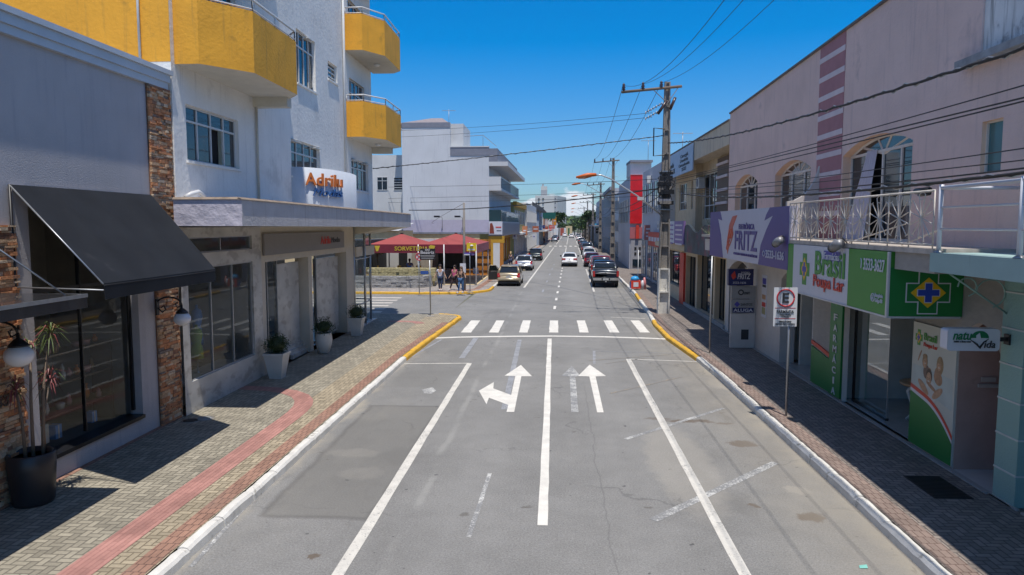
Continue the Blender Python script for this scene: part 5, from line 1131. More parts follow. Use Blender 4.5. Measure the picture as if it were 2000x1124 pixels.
for u in (11.12, 9.24, 7.4, 5.5): rl.tube([RT.w(u, 0, 3.98), RT.w(u, 0, 5.0)], .034, wr, 8); rl.lathe(tuple(RT.w(u, 0, 3.985)), [(.075, 0), (.06, .02), (.036, .04)], steel, 10)
rl.tube([RT.w(11.12, 0, 4.95), xright(RX).w(11.12, 0, 4.95)], .026, wr, 6)
rl.build('railing', TB)
mb = MB(); mb.tube([RW.w(11.15, RX-SX-.2, 3.7), RW.w(11.35, .02, 3.05)], .015, teal, 6)
for sc_, r_ in ((0, .22), (1, .14)): mb.tube([RW.w(11.4, .25+sc_*.35+r_*cos(k*.5), 3.35+sc_*.1+r_*sin(k*.5)) for k in range(10)], .012, teal, 5)
mb.build('scroll_bracket', TB)
t = thing('projecting_sign', 'white rounded sign box with a green leaf logo on a black arm', 'sign', (6.9, 11.05, 2.6)); FN = yfront(11.18)
xa, xb = FN.hit(1850, 665)[0], FN.hit(1953, 665)[0]; z1_ = FN.hit(1900, 643)[1]; z0_ = FN.hit(1900, 686)[1]
mb = MB(); r_ = .05; P = []
for (cx_, cz_, a_) in ((xb-r_, z0_+r_, -90), (xb-r_, z1_-r_, 0), (xa+r_, z1_-r_, 90), (xa+r_, z0_+r_, 180)): P += [(cx_+r_*cos(radians(a_+k*22.5)), cz_+r_*sin(radians(a_+k*22.5))) for k in range(5)]
mb.pf(FN, P, -.2, 0, signw); mb.build('box', t); mb = MB(); mb.bx(FN, xb, 6.94, -.12, -.07, (z0_+z1_)/2-.03, (z0_+z1_)/2+.03, black_m); mb.bx(FN, 6.9, 6.94, -.16, -.03, (z0_+z1_)/2-.08, (z0_+z1_)/2+.08, black_m); mb.build('arm', t)
lt = MB(); Lw = xb-xa; grn_l = mat('leaf_green', (.01, .16, .06), .5); text(lt, 'natu', FN, xa+.10*Lw, xa+.46*Lw, z0_+.17, z1_-.05, grn_l, n=.004, bold=.03, shear=.25); text(lt, 'ida', FN, xa+.70*Lw, xa+.91*Lw, z0_+.05, z0_+.16, dk, n=.004, shear=.2, bold=.01); text(lt, 'Saúde e Bem-estar', FN, xa+.12*Lw, xa+.45*Lw, z0_+.13, z0_+.16, dk, n=.004)
cu, cz_ = xa+.62*Lw, z0_+.20
lt.pf(FN, [(cu-.13+.0, cz_)]+[(cu+.13*cos(radians(a)), cz_+.11*sin(radians(a))) for a in range(180, -1, -15)][1:], 0, .004, grn_l); lt.tube([FN.w(cu-.15, .006, cz_-.02), FN.w(cu-.04, .006, cz_-.10), FN.w(cu+.0, .006, cz_-.15), FN.w(cu+.06, .006, cz_-.06), FN.w(cu+.13, .006, cz_-.01)], [.004, .016, .02, .012, .003], dk, 6)
lt.pf(FN, [(cu-.05, cz_-.05), (cu+.01, cz_+.0), (cu-.01, cz_+.08), (cu-.06, cz_+.04)], 0, .008, signw); lt.build('lettering', t)
# floodlights on the sign tops
def flood(px, py, X, label):
    F = xright(X); u, z = F.hit(px, py); t = thing('floodlight', label, 'floodlight', (X, u, z), group='floodlights clamped above the shop signs'); mb = MB()
    mb.tube([(X+.02, u-.16, z+.04), (X, u, z), (X-.02, u+.14, z-.06)], [.085, .105, .095], mat('lamp_shell', (.22, .22, .23), .45, .3), 14); mb.build('shell', t)
    mb = MB(); mb.tube([(X-.02, u+.14, z-.06), (X-.025, u+.20, z-.085)], [.10, .08], black_m, 14); mb.build('lens', t)
    mb = MB(); mb.tube([(X+.2, u-.05, z+.02), (X+.1, u-.03, z+.14), (X, u, z+.11)], .015, rust_edge, 6); mb.build('bracket', t)
flood(1520, 472, 5.55, 'round floodlight at the near end of the purple electronics sign'); flood(1634, 479, 5.58, 'round floodlight above the white part of the pharmacy sign')

# ================================================================== signs and posts on pavements
def post(mb, x, y, h, r=.025, m=None, z0=KH): mb.cyl((x, y), r, z0, h, m or steel, 10)
t = thing('parking_sign', 'white E parking sign edged with text on a slim pole before the pharmacy', 'street sign', (5.19, 16.07, KH)); FS = yfront(16.03); mb = MB(); post(mb, 5.19, 16.07, 2.95); mb.build('post', t)
xa, xb = FS.hit(1511, 600)[0], FS.hit(1557, 600)[0]; z1_, z0_ = FS.hit(1535, 562)[1], FS.hit(1535, 638)[1]; mb = MB(); tw = mat('traffic_sign_white', (.66, .66, .66), .4, var=.03); tr_ = mat('traffic_red', (.50, .03, .04), .4); mb.bx(FS, xa, xb, -.015, 0, z0_, z1_, tw); mb.build('plate', t)
lt = MB(); uc_, zc_ = (xa+xb)/2, z1_-.23; wd_ = xb-xa
lt.tube([FS.w(uc_+.185*cos(k*pi/16), .003, zc_+.185*sin(k*pi/16)) for k in range(33)], .017, tr_, 6); text(lt, 'E', FS, uc_-.07, uc_+.07, zc_-.11, zc_+.11, dk, n=.003, bold=.05)
lt.bx(FS, xa+.03, xb-.03, 0, .004, z1_-.46, z1_-.448, tr_); lt.bx(FS, xa+.03, xb-.03, 0, .004, z0_+.17, z0_+.182, tr_); text(lt, 'FARMÁCIA', FS, xa+.07, xb-.07, z1_-.57, z1_-.48, dk, n=.003, bold=.02); text(lt, 'Tempo Máximo\n15 Minutos', FS, xa+.13, xb-.13, z0_+.20, z0_+.28, dk, n=.003); text(lt, 'OBRIGATÓRIO\nUSO DO PISCA ALERTA', FS, xa+.04, xb-.04, z0_+.03, z0_+.14, dk, n=.003); lt.build('lettering', t)
c = G(1386, 690, KH); t = MB(); post(t, c.x, c.y, 3.38, .028); t.build('bare_post', None, label='bare thin grey pole without a sign on the right pavement, near the kerb bend', cat='post')
# left corner name sign
c = G(841, 618, KH); FS = yfront(c.y-.03); t = thing('shop_sign_post', 'black shop sign in white script on a slim pole at the near left street corner', 'street sign', (c.x, c.y, KH)); mb = MB(); z1_ = FS.hit(834, 486)[1]; z0_ = FS.hit(834, 508)[1]; xa, xb = FS.hit(820, 500)[0], FS.hit(850, 500)[0]
mb.tube([(c.x, c.y, KH), (c.x-.02, c.y, z0_+.1)], .03, steel, 10); mb.lathe((c.x, c.y, KH), [(.2, 0), (.18, .02), (.04, .03)], kerb_g, 14); mb.build('post', t); mb = MB(); mb.bx(FS, xa, xb, -.02, 0, z0_, z1_, mat('black_sign', (.02, .02, .025), .4)); mb.build('plate', t)
lt = MB(); text(lt, 'Beatriz', FS, xa+.04, xb-.04, z0_+.27, z1_-.10, signw, n=.003, bold=.03); lt.bx(FS, xa+.03, xb-.03, .001, .005, z0_+.17, z0_+.195, signw); lt.bx(FS, xa+.06, xb-.08, .001, .005, z0_+.07, z0_+.09, signw)
for q in (-1, 1): lt.tube([FS.w((xa+xb)/2+q*.055+.05*cos(k*pi/5), .003, z1_-.06+.035*sin(k*pi/5)) for k in range(11)], .008, signw, 4)
lt.build('lettering', t)
# ---------------- beige building further right
BB = thing('beige_building', 'beige two-storey building with deep eaves and shop glass, beyond the pink building', 'building', (7.6, 36, 0))
bei = mat('beige_plaster', (.58, .46, .31), .85, var=.1, streak=((.2, .15, .1), .55, .5)); beis = mat('beige_parapet', (.64, .54, .41), .85, var=.08, vs=1.5, streak=((.28, .22, .17), .5, .55)); brnp = mat('brown_panel', (.16, .11, .075), .7, var=.1)
BW = xright(7.75); y_e = 47.0
bo = [(30.1, 32.3, 4.9, 7.2), (35.0, 38.2, 4.7, 7.0), (39.5, 41.6, 5.3, 6.9), (43, 45.5, 5.3, 6.9)]
mb = MB(); wall(mb, BW, 29.55, y_e, 3.4, 7.6, bo, bei, .2); mb.quad(BW.w(29.55, 0, 3.4), BW.w(29.55, -9, 3.4), BW.w(29.55, -9, 8.6), BW.w(29.55, 0, 8.6), bei); mb.build('wall', BB)
mb = MB(); mb.bx(RW, 29.55, y_e, -10, 0, 7.62, 8.55, beis); mb.bx(RW, 29.55, y_e, -.3, .04, 8.55, 8.62, dirty_cap); mb.build('eaves', BB)
for o_ in bo: window(BB, BW, *o_, white_fr if o_[0] > 33 else black_al, blueglass, cols=3, rows=[.3] if o_[0] > 33 else [], n=-.1)
mb = MB(); mb.bx(BW, 32.5, 34.7, 0, .1, 4.3, 7.5, brnp)
for k in range(5): mb.bx(BW, 32.5, 34.72, .1, .16, 4.75+k*.6, 4.87+k*.6, pale_band)
mb.build('panel', BB); mb = MB(); mb.bx(BW, 38.5, 39.2, 0, .35, 3.4, 7.6, bei); mb.build('pilaster', BB)
mb = MB(); gf = [(29.8, 31.7, .3, 3.0), (32.0, 35.6, .3, 3.0), (36.0, 38.6, .15, 2.8), (40.5, 46, .9, 2.9)]
wall(mb, xright(7.0), 29.55, y_e, 0, 3.4, gf, bei, .3); mb.quad((7.0, 29.55, 3.4), (7.0, y_e, 3.4), (7.75, y_e, 3.4), (7.75, 29.55, 3.4), bei); mb.build('shop_wall', BB)
for o_ in gf: window(BB, xright(7.0), *o_, bei if 'x' == 'y' else black_al, blueglass, cols=3, n=-.25, bar=.035, name='shop_window')
mb = MB(); mb.bx(xright(7.0), 38.7, 39.9, 0, .12, .15, 2.9, sred); mb.build('red_column', BB)
mb = MB(); mb.bx(xright(7.0), 29.55, y_e, 0, .5, 3.1, 3.38, bei); mb.bx(xright(7.0), 29.56, 40, .003, .1, .02, .3, MATS['granite_sill']); mb.build('ledge', BB)
t = thing('wavy_sign', 'dark sign with a wavy upper edge over the beige building shop glass', 'sign', (6.4, 32, 3.4)); F = xright(6.35); mb = MB(); u0 = F.hit(1385, 460)[0]; u1 = F.hit(1337, 460)[0]; za = F.hit(1360, 497)[1]; zb_ = F.hit(1360, 447)[1]; N = 20
P = [(u0, za), (u1, za)]+[(u1+(u0-u1)*i/N, zb_+.18*sin(i/N*2.6*pi+.6)) for i in range(N+1)]; mb.pf(F, P[::-1], -.12, 0, mat('dark_print', (.03, .045, .06), .5, var=.8, vs=2, stain=((.20, .03, .06), 1.2, .52, .8))); mb.build('board', t)
t = thing('shop_board', 'small white and lilac shop board on the beige building beside the utility pole', 'sign', (6.3, 38, 3.5)); F = xright(6.3); mb = MB(); u0 = F.hit(1335, 450)[0]; u1 = F.hit(1301, 450)[0]; za = F.hit(1335, 478)[1]; zb_ = F.hit(1335, 432)[1]; lil = mat('lilac', (.22, .14, .34), .5); mb.bx(F, u0, (u0+u1)/2, -.1, 0, za, zb_, lil); mb.bx(F, (u0+u1)/2, u1, -.1, 0, za, zb_, signw); mb.build('board', t)
lt = MB(); 
for k in range(5): lt.bx(F, u0+.4, (u0+u1)/2-.4, 0, .01, zb_-.25-k*.24, zb_-.17-k*.24, pale_band); lt.bx(F, (u0+u1)/2+.3, u1-.4, 0, .01, zb_-.25-k*.24, zb_-.17-k*.24, lil)
lt.build('lettering', t)
t = thing('clinic_sign', 'long pale blue sign board with dark lettering under the beige eaves', 'sign', (6.85, 41, 7)); F = xright(6.88); mb = MB(); u0 = F.hit(1353, 300)[0]; u1 = F.hit(1297, 330)[0]; za = F.hit(1353, 332)[1]; mb.bx(F, u0, u1, -.05, 0, za, 8.5, mat('pale_blue_sign', (.38, .48, .62), .5)); mb.build('board', t)
lt = MB(); text(lt, 'Camila\nKURRUSE', F, u1-1.5, u0+5.2, za+.2, 8.0, dk, n=.004, bold=.03); text(lt, 'Cirurgiã\nDentista\nOrtodontia\n3533', F, u0+4, u0+.8, za+.15, 8.2, dk, n=.004, bold=.02); lt.build('lettering', t)
t = thing('potted_plant', 'spiky potted plant standing on the ledge between the wavy sign and the purple sign', 'potted plant', (6.3, 27.6, 3.9)); mb = MB(); c = xright(6.1).w(27.7, 0, 3.45); mb.box(c.x-.3, c.x+.3, c.y-.4, c.y+.4, c.z-.0, c.z+.42, col_w); mb.build('planter', t); lf = MB()
for k in range(60):
    a = random.uniform(0, 2*pi); L = random.uniform(.5, 1.1); e = random.uniform(.5, 1.45); p = Vector((c.x, c.y, c.z+.4)); d = Vector((cos(a)*cos(e), sin(a)*cos(e), sin(e))); s_ = d.cross(Vector((0, 0, 1))).normalized()*.03; lf.add([p-s_, p+s_, p+d*L], [(0, 1, 2)], random.choice([buxus[1], mat('pale_leaf', (.30, .33, .20), .6)]))
lf.build('foliage', t)
# ================================================================== beyond the junction, LEFT
wall_bl = mat('pale_grey_render', (.58, .59, .60), .85, var=.08, vs=.5, bump=.5, bs=12, streak=((.40, .41, .44), .55, .5))
lilac_w = mat('lilac_band', (.46, .43, .53), .85, var=.06); dgrey = mat('dark_grey_band', (.20, .21, .25), .8); whitew = mat('far_white_wall', (.58, .58, .57), .85, var=.10, vs=.6, streak=((.4, .4, .4), .58, .4)); ochre = mat('ochre_paint', (.50, .27, .02), .7, var=.12); brown_o = mat('orange_brown_paint', (.42, .16, .02), .7, var=.1)
creamf = mat('cream_base', (.58, .46, .26), .8)
rtile = mat('roof_tile', (.26, .22, .22), .8, var=.2, vs=3, bump=2, bs=12)
def FX(px, Y): return (px-1083)/1400*Y
t = thing('large_building', 'large pale grey building with blank side wall and balconies, behind the red tents', 'building', (-10, 69, 0)); YB = 68.7; FB_ = yfront(YB); LB = bleft(-7.05)
zr = 11.75; zl = 14.1; xm = FX(880, YB); xr = FX(955, YB); xl = FX(785, YB)
mb = MB(); mb.prism([(xm, YB), (xr, YB), (xr+.55, YB+25), (xm, YB+25)], 4.9, zr, wall_bl); mb.prism([(xl, YB+.002), (xm, YB+.002), (xm+.2, YB+12), (xl, YB+12)], 4.9, zl, wall_bl)
mb.quad((xl, YB, 3.7), (xr, YB, 3.7), (xr, YB, 4.9), (xl, YB, 4.9), lilac_w); mb.quad((xl, YB, 0), (xr-.9, YB, 0), (xr-.9, YB, 3.7), (xl, YB, 3.7), creamf); mb.bx(FB_, xl, xr, 0, .12, 3.55, 3.72, dgrey)
mb.prism([(-18.4, 71), (xl-.001, 71), (xl, 80), (-18.4, 80)], 0, 11.3, whitew)
mb.build('wall', t)
mb = MB(); mb.bx(FB_, xm, xr+.02, 0, .05, zr-.75, zr+.02, dgrey); mb.bx(FB_, xl, xm, 0, .05, zl-.42, zl+.02, dgrey); mb.bx(FB_, xm, xr+.05, -.3, .09, zr+.02, zr+.12, whitew); mb.build('parapet_band', t)
mb = MB(); mb.add([(xl-.8, YB+.6, zl), (xl+2.2, YB+4, zl+1.0), (xm-.1, YB+.6, zl), (xm-.1, YB+9, zl), (xl-.8, YB+9, zl), (xl+3.3, YB+4, zl+1.0)], [(0, 2, 5, 1), (2, 3, 5), (3, 4, 1, 5), (4, 0, 1)], rtile); mb.add([(xl-4, YB+3, zl-.4), (xl-1.6, YB+6, zl+.55), (xl+.6, YB+3, zl-.3)], [(0, 2, 1)], rtile); mb.build('roof', t)
mb = MB(); mb.bx(FB_, xm-.05, xm+1.2, -6, -.5, zr, zr+2.3, whitew); mb.build('stair_tower', t)
mb = MB(); mb.tube([(xm+1.3, YB+.5, zr+1.1), (xr-.6, YB+.5, zr+1.2), (xr-.6, YB+.5, zr)], .03, steel, 5); mb.tube([(xr-.6, YB+.5, zr+1.2), (xr-.1, YB+10, zr+1.2)], .03, steel, 5); mb.build('roof_rail', t)
window(t, yfront(71), FX(735, 71), FX(756, 71), 4.4+68*71/1400, 4.4+94*71/1400, white_fr, blueglass, n=.02, cols=2, rows=[.7]); window(t, yfront(71), FX(768, 71), xl-.05, 4.4+68*71/1400, 4.4+93*71/1400, white_fr, blueglass, n=.02, cols=1, rows=[.2, .4, .6, .8])
# its street front
for (z0_, z1_, zs_) in ((5.2, 7.2, 4.75), (8.2, 10.2, 7.9)):
    mb = MB(); mb.bx(LB, 68.75, 93, .0, 1.25, zs_-.22, zs_, whitew); b = mb.build('balcony', t)
    mb = MB(); mb.bx(LB, 68.75, 68.8, 0, 1.22, zs_, zs_+1.1, whitew if zs_ > 6 else grnglass); mb.bx(LB, 69, 93, 1.15, 1.2, zs_+1.02, zs_+1.1, white_fr)
    for k in range(50): mb.bx(LB, 69+k*.48, 69.03+k*.48, 1.16, 1.19, zs_, zs_+1.04, steel)
    if zs_ < 6: mb.bx(LB, 69, 93, 1.17, 1.18, zs_, zs_+1.0, shopglass)
    mb.build('railing', b)
    for k in range(6): window(t, LB, 69.6+k*3.9, 72.4+k*3.9, z0_-.3, z1_-.1, white_fr, blueglass, n=.03, cols=2)
mb = MB(); mb.bx(LB, 68.72, 94, 0, 1.9, zr-1.75, zr-1.35, whitew); mb.bx(LB, 68.72, 94, 0, .9, zr-1.35, zr-.1, dgrey); mb.build('roof_slab', t)
mb = MB(); mb.bx(LB, 68.72, 93, .02, 1.3, 3.35, 4.6, mat('smoky_fascia', (.30, .30, .33), .4)); mb.bx(LB, 68.74, 93, .02, .25, 2.9, 3.35, ochre)
for k in range(9): mb.bx(LB, 69+k*2.7, 69.9+k*2.7, .02, .2, .14, 2.9, ochre if k % 2 else brown_o)
mb.build('shop_front', t)
mb = MB(); F68 = yfront(68.65)
for (a, b_, m_) in ((957, 963, ochre), (963, 976, whitew), (976, 983, brown_o)): mb.bx(F68, FX(a, 68.6), FX(b_, 68.6), -.3, 0, .14, 2.9, m_)
mb.bx(F68, FX(955, 68.6), FX(985, 68.6), -.3, .01, 2.7, 3.35, ochre); mb.build('corner_pillar', t)
mb = MB()
for k in range(7): mb.bx(LB, 70.1+k*2.7, 71.5+k*2.7, -.0, .08, .4, 2.6, whitew)
mb.build('shop_panel', t)
pp = thing('corner_poster', 'pale board with a dark red figure on the corner of the large grey building', 'sign', (xr, YB-.1, 3.5)); F = yfront(68.5); mb = MB(); mb.bx(F, FX(955, 68.5), FX(981, 68.5), -.1, 0, 3.5, 4.7, signw); mb.build('board', pp); mb = MB(); mb.pf(F, [(FX(956, 68.5), 3.6), (FX(965, 68.5), 3.6), (FX(964, 68.5), 4.2), (FX(961, 68.5), 4.6), (FX(957, 68.5), 4.55)], 0, .02, mat('dark_red_print', (.22, .04, .02), .6)); mb.bx(F, FX(968, 68.5), FX(979, 68.5), 0, .02, 4.15, 4.25, sred); mb.bx(F, FX(970, 68.5), FX(979, 68.5), 0, .02, 3.85, 3.9, dk); mb.build('picture', pp)
for k, x_ in enumerate((852, 893)):
    l_ = thing('wall_floodlight', 'small floodlight on a thin stem above the red tents, %s of the two' % ('left' if k == 0 else 'right'), 'floodlight', (FX(x_, 67), 67, 3.7)); c = Vector((FX(x_, 67), 67, 0)); mb = MB(); mb.tube([(c.x+.3, 68.6, 3.9), (c.x+.3, 68.4, 5.1), (c.x, 67.6, 5.25)], .025, steel, 6); mb.build('stem', l_); mb = MB(); mb.box(c.x-.3, c.x+.2, 67.2, 67.8, 5.12, 5.28, black_m); mb.build('lamp_head', l_)

def block(name, label, F, u0, u1, depth, h, wm, cat='building', floors=2, win=None, glassm=blueglass, base=None, roof=None, sf=None, fronts=True, gap=3.2, wn=None):
    """street-lining building: front towards the street, end wall towards the camera"""
    t = thing(name, label, cat, tuple(F.w((u0+u1)/2, 0, 0))); mb = MB(); P = [F.w(u0, 0, 0), F.w(u1, 0, 0), F.w(u1, -depth, 0), F.w(u0, -depth, 0)]; P = [(p.x, p.y) for p in P]
    if F.n.x > 0: P = P[::-1]
    P = P[::-1]; mb.prism(P, 0, h, wm, roof or wm); mb.build('wall', t)
    fh = (h-.4)/floors
    if base: q = MB(); q.bx(F, u0, u1, 0, .06, .14, fh-.2, base); q.build('shop_front', t)
    n = max(1, int((u1-u0)/gap))
    for f in range(0 if fronts else 1, floors):
        for k in range(n):
            a = u0+(u1-u0)*(k+.2)/n; b = u0+(u1-u0)*(k+.8)/n; z0_ = .3 if f == 0 else f*fh+fh*.28; z1_ = fh*.78 if f == 0 else f*fh+fh*.82
            window(t, F, a, b, z0_, z1_, wn or white_fr, glassm, n=.07, cols=2)
    if sf: q = MB(); q.bx(F, u0, u1, 0, sf[0], fh-.35, fh-.1, sf[1]); q.build('awning', t)
    return t
FLm = lambda off: bleft(off)
ywall = mat('olive_yellow_wall', (.42, .36, .14), .85, var=.12); 
t = block('yellow_building', 'olive-yellow two-storey building behind the balconied grey building', FLm(-6.6), 94.2, 116, 10, 7.4, ywall, base=mat('lilac_shop', (.33, .31, .36), .8), sf=(1.2, whitew)); 
q = MB(); q.bx(FLm(-6.6), 94.1, 116.2, -.1, .35, 6.9, 7.5, ochre); q.build('cornice', t)
q = MB(); F94 = yfront(94.1); q.bx(F94, FX(1000, 94)-1.3, FX(1030, 94)-.6, 0, .5, 0, .05, whitew); 
block('white_building', 'narrow white building with tall slit windows on the left side of the far street', FLm(-6.3), 116.3, 150, 12, 8.0, whitew, gap=2.4)
t = block('blue_gable_building', 'pale blue building with a dark gabled roof before the far white tower', FLm(-5.8), 150.5, 175, 9, 7.2, mat('pale_blue_wall', (.33, .40, .50), .85, var=.08), sf=(1.6, whitew), gap=4)
q = MB(); F = yfront(150.2); x0, x1 = F.hit(1045, 430)[0], F.hit(1062, 430)[0]; q.pf(F, [(x0-.6, 7.2), (x1+.5, 7.2), (x1-.3, 8.0), (x0-.6, 9.3)], -14, .3, mat('dark_roof', (.045, .05, .06), .7)); q.build('roof', t)
t = thing('green_billboard', 'dark green blank billboard above the far left shops', 'billboard', (FX(1072, 172), 172, 5)); F = yfront(172); q = MB(); q.bx(F, FX(1060, 172), FX(1085, 172), -.4, 0, 4.4+12*172/1400, 4.4+24.5*172/1400, mat('billboard_green', (.008, .09, .065), .5)); q.build('board', t); q = MB()
for x_ in (1064, 1080): q.bx(F, FX(x_, 172)-.08, FX(x_, 172)+.08, -.3, -.1, .1, 5.9, steel)
q.build('post', t)
block('orange_building', 'shop building with orange and red front panels below the green billboard', FLm(-5.6), 175.5, 205, 9, 6.9, mat('orange_wall', (.55, .20, .02), .8), sf=(1.3, sred), gap=4)
block('beige_shop_row', 'low beige shop row at the far left end of the street', FLm(-6.2), 206, 262, 12, 4.6, creamf, floors=1, gap=5)
for (px0, px1, py0, py1, Y, m_, nm, lab) in ((1060, 1064, 440, 446.5, 165, sbluep, 'blue_sign', 'small blue and white hanging sign beneath the green billboard'), (1072, 1083, 440.5, 447, 180, sred, 'red_sign', 'red shop sign below the orange wall on the far left'), (1040, 1052, 442, 454, 120, mat('rust_sign', (.40, .12, .06), .6), 'brick_red_sign', 'brick-red projecting sign board on the left side of the street'), (1020, 1030, 442, 460, 100, mat('salmon_sign', (.50, .20, .10), .6), 'salmon_sign', 'salmon shop sign beside the olive-yellow building'), (1040, 1046, 457, 468, 118, signw, 'white_sign', 'small white oval sign under the brick-red sign'), (1001, 1009, 456, 467, 90, signw, 'pale_round_sign', 'pale blue sign on a pole before the yellow shop'), (1078, 1086, 424, 440, 178, mat('orange_panel', (.62, .24, .01), .6), 'orange_sign', 'tall orange panel standing over the red shop sign'), (1161, 1171, 437, 445, 150, mat('cyan_sign', (.05, .32, .50), .5), 'cyan_sign', 'bright cyan sign on the right side of the far street'), (1162, 1173, 446, 456, 149, dk, 'dark_square_sign', 'dark square sign directly below the cyan sign')):
    t = thing(nm, lab, 'sign', (FX((px0+px1)/2, Y), Y, 3)); F = yfront(Y); q = MB(); q.bx(F, FX(px0, Y), FX(px1, Y), -.25, 0, 4.4+(440-py1)*Y/1400, 4.4+(440-py0)*Y/1400, m_); q.build('board', t); q = MB(); xa = FX(px0, Y) if px0 < 1110 else FX(px1, Y); s_ = -1 if px0 < 1110 else 1; zc_ = 4.4+(440-(py0+py1)/2)*Y/1400; q.tube([(xa, Y+.1, zc_), (xa+s_*1.2, Y+.1, zc_)], .05, steel, 6); q.build('arm', t); q = MB(); q.bx(F, FX(px0, Y)+.15, FX(px1, Y)-.15, 0, .02, zc_-.06, zc_+.1, signw if m_ is not signw else sbluep); q.build('stripe', t)
# tower
TY = 400; t = thing('apartment_tower', 'tall white apartment tower with a stepped water tank at the far end', 'building', (FX(1072, TY), TY, 0)); tw_m = mat('tower_white', (.56, .55, .52), .85, var=.06, vs=.3); tw_g = mat('tower_grey', (.36, .37, .38), .8)
FT = yfront(TY); X_ = lambda p: FX(p, TY); Z_ = lambda y: 4.4+(440-y)*TY/1400
q = MB(); q.prism([(X_(1045), TY), (X_(1087), TY), (X_(1101)+1.6, TY+28), (X_(1045), TY+28)], 0, Z_(383), tw_m); q.prism([(X_(1056), TY+2), (X_(1068), TY+2), (X_(1068), TY+9), (X_(1056), TY+9)], Z_(383), Z_(365), tw_m); q.bx(FT, X_(1058), X_(1061.5), -5, -3, Z_(365), Z_(360), tw_g); q.build('wall', t)
q = MB(); q.bx(FT, X_(1082.5), X_(1086.5), 0, .3, 5, Z_(384), tw_g); q.bx(FT, X_(1056), X_(1068), -2, -1.7, Z_(383), Z_(372), tw_g); q.build('grey_panel', t)
for k in range(6):
    for (a, b_) in ((1046.5, 1049), (1051, 1053.5), (1059, 1062), (1083, 1084.5)):
        y_ = 388+k*8.5
        if a == 1046.5 and y_ < 392: continue
        q = MB(); q.bx(FT, X_(a), X_(b_), 0, .35, Z_(y_+(4.5 if a < 1055 else 2.5)), Z_(y_), blueglass); q.build('window', t)
# ------------------------------------------------------------------ ice-cream parlour under the red tents
st_w = mat('grey_slate_wall', (.34, .335, .33), .9, var=.35, vs=2.5, bump=3, bs=8, scale=(1, 1, 2.6), stain=((.13, .13, .13), 3, .52, .7)); st_y = mat('yellow_rubble', (.44, .38, .20), .9, var=.35, vs=3, bump=3, bs=7, scale=(1, 1, 3), stain=((.20, .15, .07), 4, .55, .8))
t = thing('stone_wall', 'low grey dry-stone wall curving round the corner before the ice-cream parlour', 'wall', (-12, 48, 0)); q = MB(); line_ = [(-30, 47.9), (-10, 47.9), (-8.9, 48.3), (-8.5, 49.3), (-8.35, 52), (-8.2, 59)]
for (o0, o1, z0_, z1_) in ((0, .35, .1, .95),):
    P = [Vector(p) for p in line_]
    for a, b_ in zip(P, P[1:]):
        L = (b_-a).length; n = max(1, int(L/.35)); d = (b_-a).normalized(); nn_ = Vector((-d.y, d.x))
        for i in range(n):
            for j in range(4):
                p0 = a+(b_-a)*i/n; p1 = a+(b_-a)*(i+1)/n; h0 = z0_+(z1_-z0_)*j/4; h1 = z0_+(z1_-z0_)*(j+1)/4; o = random.uniform(0, .06); c = [(p0-nn_*o), (p1-nn_*o), (p1+nn_*.35), (p0+nn_*.35)]
                q.add([(*v, h0) for v in c]+[(*v, h1-.01) for v in c], [(0, 1, 5, 4), (1, 2, 6, 5), (2, 3, 7, 6), (3, 0, 4, 7), (4, 5, 6, 7)], st_w)
q.build('masonry', t)
t = thing('rubble_bank', 'yellow rubble retaining wall just behind the low grey stone wall', 'wall', (-11, 49.5, 0)); q = MB()
for i in range(60):
    for j in range(3): x0 = -13.2+i*.08; 
for i in range(24):
    for j in range(3):
        x0 = -13.3+i*.21; o = random.uniform(0, .08); q.box(x0, x0+.2, 49.3-o, 49.9, .5+j*.31, .5+j*.31+.29, st_y)
q.box(-13.3, -8.4, 49.35, 49.9, 0, .5, st_y); q.build('masonry', t)
IC = thing('ice_cream_parlour', 'ice-cream parlour terrace under two red hipped tents with a maroon banner', 'shop', (-10, 53, 0)); tent = mat('red_tent_fabric', (.31, .055, .045), .75, var=.08, vs=1.5, bump=.5, bs=6); maroon = mat('maroon_banner', (.16, .012, .028), .6, var=.08); pinkv = mat('valance_painted_sun', (.34, .09, .11), .6)  # side valance in a paler maroon, sunlight put into its colour
TYf = 50.6; zx = lambda y, Y: 4.4+(440-y)*Y/1400
def tent_(x0, x1, y0, y1, ze, zp):
    q = MB(); cxx, cyy = (x0+x1)/2, (y0+y1)/2; C = [(x0, y0), (x1, y0), (x1, y1), (x0, y1)]
    for i in range(4):
        a, b_ = Vector(C[i]), Vector(C[(i+1) % 4]); N = 10; V = []
        for j in range(6):
            s_ = j/5
            for k in range(N+1): p = a+(b_-a)*k/N; p = p+(Vector((cxx, cyy))-p)*s_; V.append((*p, ze+(zp-ze)*(s_**1.12)-.02*sin(pi*k/N)*(1-s_)))
        q.add(V, [(j*(N+1)+k, j*(N+1)+k+1, (j+1)*(N+1)+k+1, (j+1)*(N+1)+k) for j in range(5) for k in range(N)], tent, True)
    q.box(cxx-.1, cxx+.1, cyy-.1, cyy+.1, zp-.03, zp+.06, black_m); q.build('tent_roof', IC)
xt0, xt1, xt2 = FX(718, TYf), FX(815, TYf), FX(931, TYf); ze = zx(478, TYf)
tent_(xt0-.1, xt1, TYf, TYf+6, ze, zx(457, TYf+3)); tent_(xt1, xt2, TYf, TYf+9, ze, zx(456.5, TYf+4.5))
zb2 = zx(495, TYf)
q = MB(); q.box(xt0+.35, xt2, TYf-.03, TYf, zb2, ze, maroon); q.box(xt2, xt2+.03, TYf, TYf+9, zb2, ze, pinkv); vb = q.build('valance', IC); q = MB(); FV = yfront(TYf-.04); ly = mat('yellow_letter', (.50, .38, .03), .6)
